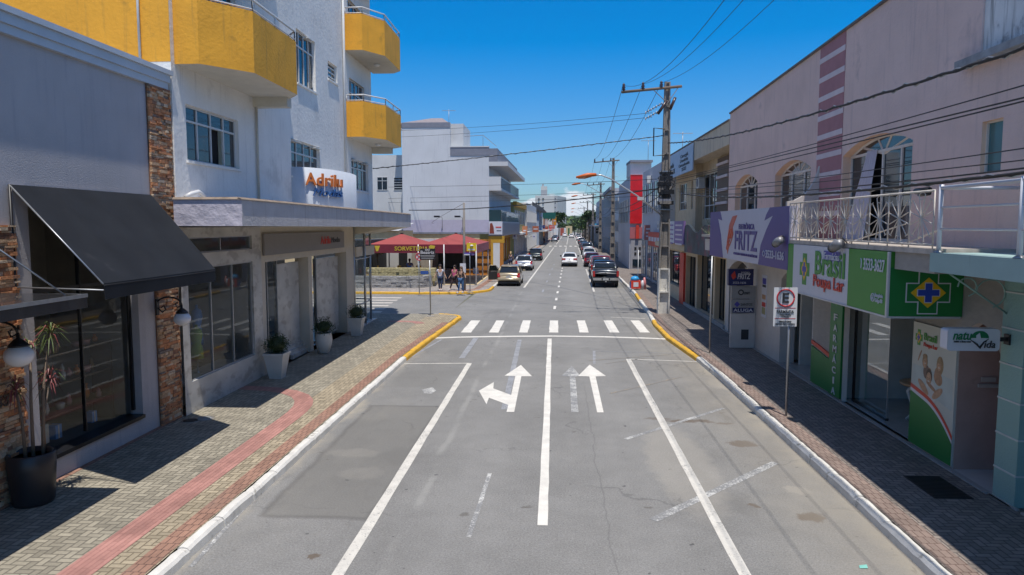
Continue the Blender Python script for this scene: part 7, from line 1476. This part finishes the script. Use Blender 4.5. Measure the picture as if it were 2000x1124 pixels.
# ================================================================== vehicles
cglass = mat('car_glass', (.012, .016, .018), .05, spec=.8, var=.05); tyre = mat('tyre', (.015, .015, .016), .85); rimm = mat('wheel_rim', (.35, .35, .36), .35, .7); tail = mat('tail_light', (.42, .012, .012), .2, coat=.5, var=.05); platem = mat('number_plate', (.45, .45, .44), .5); dplas = mat('dark_plastic', (.02, .02, .021), .6); chrome = mat('chrome', (.55, .55, .56), .15, .9); headl = mat('headlight', (.5, .52, .55), .1, coat=.6)
def paintm(name, c, metal=.35): return mat('paint_'+name, c, .28, metal, var=.03, coat=.9)
SPEC = dict(
 hatch=dict(L=3.95, W=1.66, st=[(-1.98, .36, .60, .74), (-1.94, .26, .84, .80), (-1.86, .22, .93, .82), (-1.2, .18, .96, .83), (0, .18, .95, .83), (.9, .18, .94, .82), (1.3, .2, .86, .81), (1.7, .22, .76, .76), (1.92, .28, .62, .66), (1.98, .36, .52, .55)], base=(-1.80, 1.02), roof=(-1.52, .28), H=1.46, wb=(.76, .60), fz=.93, whl=(-1.30, 1.22)),
 sedan=dict(L=4.35, W=1.70, st=[(-2.17, .38, .62, .74), (-2.13, .27, .90, .80), (-2.0, .22, .99, .83), (-1.4, .18, 1.0, .85), (0, .18, .96, .85), (.9, .18, .94, .84), (1.4, .2, .86, .82), (1.9, .22, .75, .76), (2.12, .28, .62, .66), (2.17, .36, .52, .55)], base=(-1.42, 1.0), roof=(-.95, .18), H=1.42, wb=(.77, .58), fz=.95, whl=(-1.32, 1.32)),
 pickup=dict(L=5.2, W=1.86, st=[(-2.58, .62, .98, .86), (-2.55, .58, 1.20, .90), (-2.4, .52, 1.24, .92), (-.6, .46, 1.24, .93), (.4, .46, 1.18, .93), (1.1, .46, 1.14, .92), (1.6, .46, 1.10, .91), (2.3, .48, 1.02, .86), (2.52, .52, .86, .76), (2.6, .6, .74, .64)], base=(-.75, 1.3), roof=(-.45, .65), H=1.80, wb=(.82, .68), fz=1.17, whl=(-1.60, 1.55)))
def car(kind, paint, label, x, yrear, group, rz=0.0, door_open=False, facing=False, simple=False):
    S = SPEC[kind]; t = thing('parked_car' if kind != 'pickup' else 'pickup_truck', label, 'car' if kind != 'pickup' else 'pickup', (0, 0, 0), 0, group)
    q = MB(); V = []; n = 12; st = S['st']
    dense = []
    for a, b in zip(st, st[1:]): dense += [a, tuple((u+v)/2 for u, v in zip(a, b))]
    dense.append(st[-1])
    for (y, zl, zt_, w) in dense:
        h = zt_-zl; prof = [(0, zl), (w*.88, zl), (w*.97, zl+h*.14), (w, zl+h*.42), (w*.985, zl+h*.72), (w*.93, zl+h*.93), (w*.80, zt_+.005), (0, zt_+.035)]
        V += [(px, y, pz) for px, pz in prof]+[(-px, y, pz) for px, pz in prof[1:-1][::-1]]
    m = 14; F = [(i*m+k, i*m+(k+1) % m, (i+1)*m+(k+1) % m, (i+1)*m+k) for i in range(len(dense)-1) for k in range(m)]; F += [tuple(range(m)), tuple(range((len(dense)-1)*m, len(dense)*m))[::-1]]
    q.add(V, F, paint, True)
    b0, b1 = S['base']; r0, r1 = S['roof']; H = S['H']; w0, w1 = S['wb']; fz = S['fz']
    roofV = []; yy = [r0-.04, r0+.05, (r0+r1)/2, r1-.05, r1+.05]; zz = [H-.06, H-.01, H+.02, H-.01, H-.06]
    for y, z in zip(yy, zz): roofV += [(-w1-.03, y, z-.05), (-w1+.06, y, z), (0, y, z+.025), (w1-.06, y, z), (w1+.03, y, z-.05)]
    q.add(roofV, [(i*5+k, i*5+k+1, (i+1)*5+k+1, (i+1)*5+k) for i in range(4) for k in range(4)], paint, True)
    for sx in (-1, 1):
        q.tube([(sx*w0, b0+.02, fz-.02), (sx*(w1+.015), r0, H-.07)], [.10, .07], paint, 6); q.tube([(sx*w0, b1, fz-.02), (sx*(w1+.015), r1, H-.07)], [.04, .035], paint, 6); q.tube([(sx*(w0+.005), (b0+b1)/2, fz-.02), (sx*(w1+.02), (r0+r1)/2, H-.05)], .03, dplas, 4)
    if kind == 'hatch': q.tube([(-w1, r0-.05, H-.05), (w1, r0-.05, H-.05)], .03, paint, 6); q.tube([(-w0+.05, b0-.03, fz), (w0-.05, b0-.03, fz)], .045, paint, 6)
    q.build('body', t)
    q = MB(); c = [(-w0, b0, fz-.05), (w0, b0, fz-.05), (w0, b1, fz-.05), (-w0, b1, fz-.05), (-w1, r0, H-.05), (w1, r0, H-.05), (w1, r1, H-.05), (-w1, r1, H-.05)]
    q.add(c, [(0, 1, 5, 4)], cglass); rw = q.build('rear_window', t)
    q = MB(); q.add(c, [(2, 3, 7, 6)], cglass); q.build('windscreen', t)
    for f, nm in (((1, 2, 6, 5), 'side_window'), ((3, 0, 4, 7), 'side_window')): q = MB(); q.add(c, [f], cglass); q.build(nm, t)
    W_ = S['W']/2
    for y in S['whl']:
        for sx in (-1, 1):
            r = .31 if kind != 'pickup' else .39; q = MB(); xo = sx*(W_-.01); q.tube([(xo-sx*.2, y, r), (xo-sx*.02, y, r), (xo+sx*.005, y, r)], [r, r, r*.9], tyre, 18); wv = q.build('wheel', t)
            q = MB(); q.tube([(xo+sx*.004, y, r), (xo+sx*.014, y, r)], [r*.62, r*.55], rimm, 12); q.build('rim', wv)
            q = MB(); N = 12; 
            q.add([(xo-sx*.03, y+cos(pi*k/N)*(r+.06), r+sin(pi*k/N)*(r+.06)) for k in range(N+1)]+[(xo-sx*.25, y+cos(pi*k/N)*(r+.06), r+sin(pi*k/N)*(r+.06)) for k in range(N+1)], [(k, k+1, N+2+k, N+1+k) for k in range(N)]+[tuple(range(N+1))], dplas); 
            V2 = [(xo+sx*.012, y+cos(pi*k/N)*(r+e), r+sin(pi*k/N)*(r+e)) for e in (.0, .05) for k in range(N+1)]; q.add(V2, [(k, k+1, N+2+k, N+1+k) for k in range(N)], dplas); q.build('wheel_arch', t)
    yb = st[0][0]; zt2 = st[1][2]
    for sx in (-1, 1):
        q = MB()
        if kind == 'hatch': q.add([(sx*.60, yb+.035, zt2-.16), (sx*.80, yb+.10, zt2-.16), (sx*.81, yb+.17, zt2+.08), (sx*.64, yb+.09, zt2+.09), (sx*.60, yb-.012, zt2-.18), (sx*.80, yb+.02, zt2-.18), (sx*.82, yb+.08, zt2+.06), (sx*.64, yb+.02, zt2+.08)], [(4, 5, 6, 7), (0, 1, 5, 4), (1, 2, 6, 5), (2, 3, 7, 6), (3, 0, 4, 7)], tail)
        elif kind == 'sedan': q.box(min(sx*.42, sx*.80), max(sx*.42, sx*.80), yb-.01, yb+.2, zt2-.17, zt2+.0, tail)
        else: q.box(min(sx*.76, sx*.915), max(sx*.76, sx*.915), yb-.015, yb+.12, zt2-.42, zt2-.02, tail)
        q.build('tail_light', t)
        q = MB(); yf = -yb; q.box(min(sx*.40, sx*.66), max(sx*.40, sx*.66), yf-.16, yf+.0, st[-2][2]-.10, st[-2][2]+.06, headl); q.build('headlight', t)
        q = MB(); q.tube([(sx*(w0+.02), b1-.30, fz+.03), (sx*(w0+.12), b1-.32, fz+.06)], .02, dplas, 5); q.box(min(sx*(w0+.10), sx*(w0+.27)), max(sx*(w0+.10), sx*(w0+.27)), b1-.40, b1-.28, fz+.0, fz+.15, dplas if kind == 'sedan' else paint); q.build('mirror', t)
    q = MB()
    if kind == 'pickup': q.box(-.88, .88, yb-.09, yb+.1, .52, .70, chrome); q.box(-.3, .3, yb-.10, yb-.0, .55, .68, dplas); q.box(-.8, .8, yb+.1, yb+.4, .35, .55, dplas); q.box(-.06, .06, yb-.2, yb, .42, .5, chrome)
    else: q.tube([(-.80, yb+.12, .50), (-.72, yb-.03, .50), (0, yb-.06, .50), (.72, yb-.03, .50), (.80, yb+.12, .50)], .095, paint, 8); q.box(-.76, .76, yb-.02, yb+.2, .2, .34, dplas)
    q.build('bumper', t)
    q = MB(); zp = .60 if kind == 'pickup' else (.66 if kind == 'hatch' else .50); q.box(-.2, .2, yb-.115 if kind == 'pickup' else yb-.165 if kind == 'sedan' else yb-.005, yb+.05, zp-.065, zp+.065, platem); q.build('number_plate', t)
    q = MB(); q.ball((0, yb-.005, zt2-.10), .05, chrome, 8, 6, (1, .3, 1)); q.build('badge', t)
    if kind == 'pickup':
        q = MB(); q.box(-.80, .80, -2.35, -.95, 1.262, 1.28, dplas); q.build('bed_cover', t)
        q = MB(); q.tube([(-.80, -1.05, 1.26), (-.72, -.95, 1.66), (.72, -.95, 1.66), (.80, -1.05, 1.26)], .035, chrome, 8); q.tube([(-.80, -1.35, 1.26), (-.72, -.95, 1.62)], .03, chrome, 6); q.tube([(.80, -1.35, 1.26), (.72, -.95, 1.62)], .03, chrome, 6); q.build('roll_bar', t)
    if kind != 'pickup' and kind == 'hatch': q = MB(); q.tube([(-.1, b0+.02, fz+.03), (.35, b0+.10, fz+.22)], .012, dplas, 4); q.build('wiper', t)
    if door_open:
        q = MB(); x0 = -W_; yh = .85; a = radians(62); pt = lambda d, z: (x0-sin(a)*d, yh-cos(a)*d, z)
        q.add([pt(0, .3), pt(1.0, .3), pt(1.02, .92), pt(0, .92)], [(0, 1, 2, 3)], paint); q.add([(p[0]+.06*cos(a), p[1]-.06*sin(a), p[2]) for p in (pt(0, .3), pt(1.0, .3), pt(1.02, .92), pt(0, .92))], [(0, 1, 2, 3)], dplas)
        q.tube([pt(.02, .92), pt(.42, 1.36), pt(.92, 1.38), pt(1.02, .92), pt(1.02, .3), pt(0, .3)], .03, paint, 6); dr = q.build('door', t); q = MB(); q.add([pt(.1, .93), pt(1.0, .93), pt(.9, 1.36), pt(.44, 1.34)], [(0, 1, 2, 3)], cglass); q.build('side_window', dr)
    L = S['L']; t.location = (x, yrear+L/2, 0.006); t.rotation_euler = (0, 0, rz+(pi if facing else 0)); return t
TR = -BK
gold = paintm('gold', (.38, .31, .20)); silver = paintm('silver', (.50, .51, .53), .5); dkgrn = paintm('dark_green', (.02, .03, .03)); wht = paintm('white', (.72, .72, .72), 0); blk = paintm('black', (.012, .013, .015)); redc = paintm('red', (.26, .02, .02)); maro = paintm('maroon', (.10, .015, .03)); grymet = paintm('grey', (.12, .125, .135), .6); blu = paintm('blue_grey', (.16, .19, .24), .5)
GL, GR = 'cars parked along the left kerb', 'cars parked along the right kerb'
def at(off, y): return cx(y)+off
car('hatch', gold, 'champagne hatchback with its left front door open, nearest at the left kerb', FX(994.5, 51.3), 51.3, GL, TR, door_open=True)
car('hatch', silver, 'silver hatchback parked second, in front of the champagne one', FX(1024, 69), 69, GL, TR)
car('hatch', dkgrn, 'very dark hatchback parked third at the left kerb', FX(1046, 88.5), 88.5, GL, TR)
car('sedan', wht, 'white sedan driving away in the middle of the street', FX(1113, 76), 76, 'cars on the road', TR)
car('pickup', blk, 'black double-cab pickup with chrome bumper, nearest at the right kerb', FX(1184.5, 50.5), 50.5, GR, TR)
car('pickup', redc, 'red pickup right in front of the black one', at(3.45, 58), 58.2, GR, TR)
car('hatch', silver, 'silver car facing the camera behind the red pickup', at(3.45, 68), 66.5, GR, TR, facing=True)
car('hatch', maro, 'dark maroon hatchback parked fourth at the right kerb', at(3.15, 75), 75.5, GR, TR)
car('sedan', wht, 'white sedan parked fifth at the right kerb', at(3.3, 92), 92, GR, TR, facing=True)
car('pickup', grymet, 'grey pickup parked past the white sedan on the right', at(3.4, 106), 106, GR, TR)
s0 = car('sedan', grymet, 'dark grey sedan, first of the distant cars at the right kerb', at(3.4, 125), 125, GR, TR)
def far(o, kx, y, lab, grp): n = dup(o, (kx, y, .006), TR, lab, grp); return n
far(s0, at(3.4, 140), 142, 'dark grey sedan, second of the distant cars at the right kerb', GR); far(s0, at(3.4, 170), 170, 'dark grey sedan, third of the distant cars at the right kerb', GR)
s1 = car('hatch', blu, 'blue-grey hatchback parked far up the left kerb before the blue building', at(-3.4, 190), 188, GL, TR); far(s1, at(-3.4, 205), 212, 'blue-grey hatchback, farthest at the left kerb', GL)
s2 = car('sedan', wht, 'white sedan far up the right kerb by the trees', at(3.3, 205), 205, GR, TR); far(s2, at(1.2, 245), 248, 'white sedan in the road at the far end of the street', 'cars on the road'); far(s0, at(3.4, 235), 236, 'dark grey sedan, farthest at the right kerb', GR); far(s2, at(-1.2, 262), 266, 'white sedan leftmost in the road at the far end', 'cars on the road')

# ================================================================== people
def skin_mesh(name, V, E, R, m, parent=None, sub=1):
    me = bpy.data.meshes.new(name); me.from_pydata([tuple(v) for v in V], E, []); o = bpy.data.objects.new(name, me); COL.objects.link(o)
    md = o.modifiers.new('s', 'SKIN'); md.use_smooth_shade = True; sv = me.skin_vertices[0].data if me.skin_vertices else None
    if sv is None:
        bm = bmesh.new(); bm.from_mesh(me); bm.verts.layers.skin.verify(); bm.to_mesh(me); bm.free(); sv = me.skin_vertices[0].data
    for i, r in enumerate(R): sv[i].radius = (r, r) if not isinstance(r, tuple) else r
    sv[0].use_root = True
    sb = o.modifiers.new('u', 'SUBSURF'); sb.levels = sub; sb.render_levels = sub
    dg = bpy.context.evaluated_depsgraph_get(); nm = bpy.data.meshes.new_from_object(o.evaluated_get(dg)); bpy.data.objects.remove(o); nm.materials.clear(); nm.materials.append(m)
    for p in nm.polygons: p.use_smooth = True; p.material_index = 0
    n = bpy.data.objects.new(name, nm); COL.objects.link(n)
    if parent: put(n, parent)
    return n
def person(label, loc, rz, pose, skinm, top, trousers, hairm, shoes, hairlen=.2, sleeves=True, group=None, seated=False, h=1.63, top2=None):
    """local axes: faces -Y"""
    t = thing('person', label, 'person', (0, 0, 0), 0, group); k = h/1.63
    J = dict(pelvis=(0, 0, .90), waist=(0, 0, 1.04), chest=(0, .0, 1.22), neck=(0, .0, 1.37), head0=(0, -.01, 1.43), head1=(0, -.015, 1.56), shL=(-.16, 0, 1.32), shR=(.16, 0, 1.32), hipL=(-.09, 0, .86), hipR=(.09, 0, .86)); J.update(pose)
    names = list(J); 
    for s_ in 'LR':
        sg = -1 if s_ == 'L' else 1; J.setdefault('el'+s_, (sg*.22, .02, 1.07)); J.setdefault('wr'+s_, (sg*.25, -.05, .86)); J.setdefault('kn'+s_, (sg*.10, -.02, .48)); J.setdefault('an'+s_, (sg*.10, .02, .09))
    if seated: pass
    J = {a: Vector(b)*k for a, b in J.items()}
    for s_ in 'LR':
        J['toe'+s_] = J['an'+s_]+Vector((0, -.15, -.055))*k; w = J['wr'+s_]; d = (w-J['el'+s_]).normalized(); J['palm'+s_] = w+d*.07*k
    order = ['pelvis', 'waist', 'chest', 'neck', 'head0', 'head1']; rad = dict(pelvis=.135, waist=.11, chest=.13, neck=.05, head0=.075, head1=.082, shL=.055, shR=.055, elL=.040, elR=.040, wrL=.027, wrR=.027, palmL=.032, palmR=.032, hipL=.10, hipR=.10, knL=.062, knR=.062, anL=.040, anR=.040, toeL=.035, toeR=.035)
    names = order+['shL', 'elL', 'wrL', 'palmL', 'shR', 'elR', 'wrR', 'palmR', 'hipL', 'knL', 'anL', 'toeL', 'hipR', 'knR', 'anR', 'toeR']; ix = {a: i for i, a in enumerate(names)}
    E = [('pelvis', 'waist'), ('waist', 'chest'), ('chest', 'neck'), ('neck', 'head0'), ('head0', 'head1')]
    for s_ in 'LR': E += [('chest', 'sh'+s_), ('sh'+s_, 'el'+s_), ('el'+s_, 'wr'+s_), ('wr'+s_, 'palm'+s_), ('pelvis', 'hip'+s_), ('hip'+s_, 'kn'+s_), ('kn'+s_, 'an'+s_), ('an'+s_, 'toe'+s_)]
    V = [J[a] for a in names]; R = [rad[a]*k for a in names]; E = [(ix[a], ix[b]) for a, b in E]
    for s_ in 'LR':                              # five fingers on each palm
        sg = -1 if s_ == 'L' else 1; p = J['palm'+s_]; d = (p-J['wr'+s_]).normalized()
        for f in range(5):
            off = Vector(((f-1.8)*.004*sg, (f-1.5)*.017, 0)); L = (.035, .06, .068, .062, .048)[f]*k; a = p+off*1.2+d*.01; V.append(a+d*L*.5); R.append(.009); V.append(a+d*L+Vector((-sg*.012, 0, 0))); R.append(.0075); E += [(ix['palm'+s_], len(V)-2), (len(V)-2, len(V)-1)]
    skin_mesh('body', V, E, R, skinm, t)
    hd = J['head1']; q = MB()
    for sg in (-1, 1): q.ball((hd.x+sg*.03*k, hd.y-.083*k, hd.z+.0), .011, mat('eye_dark', (.02, .015, .01), .3), 6, 4)
    q.build('eyes', t); q = MB(); q.tube([(hd.x, hd.y-.075*k, hd.z-.005), (hd.x, hd.y-.10*k, hd.z-.04)], [.008, .014], skinm, 6); q.build('nose', t); q = MB(); q.box(hd.x-.025, hd.x+.025, hd.y-.088*k, hd.y-.07*k, hd.z-.075, hd.z-.065, mat('lips', (.3, .08, .07), .5)); q.build('mouth', t)
    q = MB(); q.ball((hd.x, hd.y+.028*k, hd.z+.035*k), .098*k, hairm, 14, 10, (1, 1.0, .98)); q.tube([(hd.x, hd.y+.06, hd.z), (hd.x+.01, hd.y+.085, hd.z-hairlen*.5), (hd.x+.02, hd.y+.09, hd.z-hairlen)], [.085, .075, .04], hairm, 10); q.build('hair', t)
    def cl(name, keys, edges, grow, m, tips=None):
        VV = [J[a] for a in keys]; RR = [rad[a]*k+grow for a in keys]; EE = [(keys.index(a), keys.index(b)) for a, b in edges]
        for (a, b, f, r) in (tips or []): VV.append(J[a]+(J[b]-J[a])*f); RR.append(r*k); EE.append((keys.index(a), len(VV)-1))
        return skin_mesh(name, VV, EE, RR, m, t)
    cl('top', ['waist', 'pelvis', 'chest', 'shL', 'shR'], [('waist', 'pelvis'), ('waist', 'chest'), ('chest', 'shL'), ('chest', 'shR')], .016, top, [('shL', 'elL', .55 if sleeves else .06, .058), ('shR', 'elR', .55 if sleeves else .06, .058)])
    cl('trousers', ['pelvis', 'hipL', 'knL', 'hipR', 'knR'], [('pelvis', 'hipL'), ('hipL', 'knL'), ('pelvis', 'hipR'), ('hipR', 'knR')], .012, trousers, [('knL', 'anL', .92, .052), ('knR', 'anR', .92, .052)])
    for s_ in 'LR': q = MB(); a = J['an'+s_]; q.ball((a.x, a.y-.07, a.z-.04), .06, shoes, 10, 6, (.75, 2.0, .75)); q.build('shoe', t)
    t.location = loc; t.rotation_euler = (0, 0, rz); return t
sk1 = mat('skin', (.42, .25, .17), .55, var=.05); sk2 = mat('skin_tan', (.36, .20, .13), .55, var=.05); hb = mat('dark_brown_hair', (.04, .022, .015), .6, var=.3, vs=30); hbl = mat('blond_hair', (.42, .30, .15), .6, var=.3, vs=30); denim = mat('dark_denim', (.02, .035, .08), .85, var=.2, vs=10); denl = mat('blue_denim', (.06, .14, .28), .85, var=.25, vs=8); blkc = mat('black_leggings', (.03, .018, .018), .8); wtop = mat('white_patterned_top', (.42, .43, .50), .8, var=.5, vs=14); pnk = mat('pink_top', (.50, .09, .20), .8, var=.2, vs=6); brt = mat('dark_brown_top', (.06, .035, .03), .8, var=.4, vs=10); wsh = mat('white_shoe', (.6, .6, .6), .6)
PG = 'women walking round the far street corner'
c = G(860, 568, KH); person('woman in a white patterned top and dark jeans, arms held away, left of the three', (c.x, c.y, KH), .1, dict(elL=(-.27, .03, 1.08), wrL=(-.36, -.06, .88), elR=(.27, .03, 1.08), wrR=(.36, -.06, .88), knL=(-.07, -.05, .48), anL=(-.05, -.02, .09), knR=(.09, -.08, .49), anR=(.06, -.1, .09)), sk1, wtop, denim, hb, wsh, .12, True, PG, h=1.66)
c = G(888, 567, KH); person('woman in a pink sleeveless top and black leggings, mid-stride in the middle', (c.x, c.y, KH), -.35, dict(elL=(-.25, .04, 1.08), wrL=(-.33, -.10, .88), elR=(.22, .05, 1.08), wrR=(.16, -.18, 1.02), knL=(-.13, -.14, .50), anL=(-.22, -.24, .10), knR=(.14, -.02, .47), anR=(.22, .14, .10)), sk2, pnk, blkc, hb, wsh, .25, False, PG, h=1.60)
c = G(901, 573, KH); person('woman in a dark top and blue jeans holding one forearm across, right of the three', (c.x, c.y, KH), -.5, dict(elL=(-.24, .02, 1.08), wrL=(-.08, -.22, 1.02), elR=(.26, .04, 1.12), wrR=(.44, -.16, 1.04), knL=(-.08, -.12, .49), anL=(-.10, -.18, .09), knR=(.10, .0, .47), anR=(.09, .10, .10)), sk1, brt, denl, mat('light_brown_hair', (.16, .09, .05), .6, var=.3, vs=30), wsh, .28, True, PG, h=1.64)
person('person with blond hair in dark clothes, back turned, on the pavement behind the champagne car', (FX(997, 69), 69.5, KH), pi*.95, {}, sk1, mat('navy_top', (.03, .04, .08), .8), denim, hbl, blkc, .22, True, h=1.66)
person('person in a light blue shirt sitting at a table on the ice-cream terrace', (FX(795, 52.2), 52.6, .62), pi, dict(pelvis=(0, 0, .46), waist=(0, -.02, .60), chest=(0, -.04, .80), neck=(0, -.05, .95), head0=(0, -.07, 1.01), head1=(0, -.09, 1.13), shL=(-.17, -.04, .90), shR=(.17, -.04, .90), elL=(-.24, -.14, .68), elR=(.24, -.14, .68), wrL=(-.14, -.36, .76), wrR=(.14, -.36, .76), hipL=(-.1, 0, .46), hipR=(.1, 0, .46), knL=(-.12, -.42, .47), knR=(.12, -.42, .47), anL=(-.12, -.44, .09), anR=(.12, -.44, .09)), sk2, mat('light_blue_shirt', (.25, .34, .60), .8), denim, hb, blkc, .1, True, h=1.7)
person('distant person in black standing before the far left shops', (at(-5.2, 165), 165, KH), 0, {}, sk2, mat('black_shirt', (.02, .02, .025), .8), denim, hb, blkc, .1, True, h=1.72)

# ------------------------------------------------------------------ small things that finish the street
c = G(864, 645, 0); t = thing('weed', 'small green weed growing from the yellow kerb at the near left corner', 'weed', (c.x, c.y, 0)); q = MB()
for k in range(70):
    a = random.uniform(0, 2*pi); L = random.uniform(.06, .2); d = Vector((cos(a)*.7, sin(a)*.5, random.uniform(.3, 1))).normalized(); p = Vector((c.x+random.uniform(-.18, .18), c.y+random.uniform(-.12, .12), .0)); s_ = Vector((-sin(a), cos(a), 0))*.014; q.add([p-s_, p+s_, p+d*L+s_*.6, p+d*L-s_*.6], [(0, 1, 2, 3)], random.choice([leaf_g[0], leaf_g[2]]))
q.build('foliage', t)
c = G(1685, 1109, 0); q = MB(); q.add([(c.x-.05, c.y-.03, .006), (c.x+.05, c.y-.04, .012), (c.x+.06, c.y+.03, .03), (c.x-.03, c.y+.04, .01)], [(0, 1, 2, 3)], mat('teal_paper', (.2, .5, .42), .7)); q.build('litter', None, label='scrap of pale teal paper on the asphalt near the right kerb', cat='litter')
for k, (px, Y, h, r, lab) in enumerate(((1156, 190, 7.8, 2.0, 'tall open tree beside the far right poles'), (1141, 240, 6.0, 2.2, 'round dark tree over the farthest right cars'), (1132, 285, 6.0, 2.6, 'greyish green tree just right of the vanishing street'), (1121, 310, 5, 2.6, 'low wide tree directly over the end of the street'))): tree(FX(px, Y), Y, h, r, lab, 0, 800, .8, .25)
def aircon(F, u, z, label):
    t = thing('air_conditioner', label, 'air conditioner', tuple(F.w(u, .2, z)), group='air conditioners on far walls'); q = MB(); q.bx(F, u-.4, u+.4, .02, .34, z, z+.55, whitew); q.build('case', t); q = MB(); p = F.w(u, .345, z+.28); q.tube([F.w(u, .335, z+.28), F.w(u, .35, z+.28)], .21, dgrey, 14); q.build('fan', t)
aircon(xright(7.35), 49.4, 4.1, 'air conditioner low on the near end of the lavender building'); aircon(xright(7.35), 56, 7.6, 'air conditioner high on the lavender building'); aircon(BW, 38.2, 6.3, 'air conditioner on the beige building between its windows'); aircon(bright(7.1), 92, 7.4, 'air conditioner on the pale windowed building')
for k, (x_, y_, z_, lab) in enumerate(((9, 52, 8.75, 'lavender building'), (9.2, 72.5, 10.6, 'grey corner building'), (-11, 75, 14.1, 'large grey building'), (9.5, 118, 10.1, 'grey flat building'))):
    t = thing('roof_antenna', 'thin television antenna on the roof of the '+lab, 'antenna', (x_, y_, z_)); q = MB(); q.cyl((x_, y_), .025, z_, z_+2.2, steel, 6); q.build('mast', t); q = MB(); q.tube([(x_-.7, y_, z_+2.1), (x_+.7, y_, z_+2.1)], .02, steel, 5)
    for j in range(7): q.tube([(x_-.6+j*.2, y_-.35, z_+2.1), (x_-.6+j*.2, y_+.35, z_+2.1)], .012, steel, 4)
    q.build('aerial', t)
# ================================================================== air
hz = bpy.data.materials.new('haze'); hz.use_nodes = True; ht = hz.node_tree; ht.nodes.remove(ht.nodes['Principled BSDF']); pv_ = nn(ht, 'ShaderNodeVolumePrincipled', i_Density=.00010); pv_.inputs['Color'].default_value = (.80, .88, 1, 1); pv_.inputs['Anisotropy'].default_value = .3; ht.links.new(pv_.outputs[0], ht.nodes['Material Output'].inputs['Volume'])
q = MB(); q.box(-1800, 1800, -200, 2500, -8, 60, hz); q.build('haze', None, kind='stuff', label='thin pale summer haze between the camera and the hills', cat='haze')
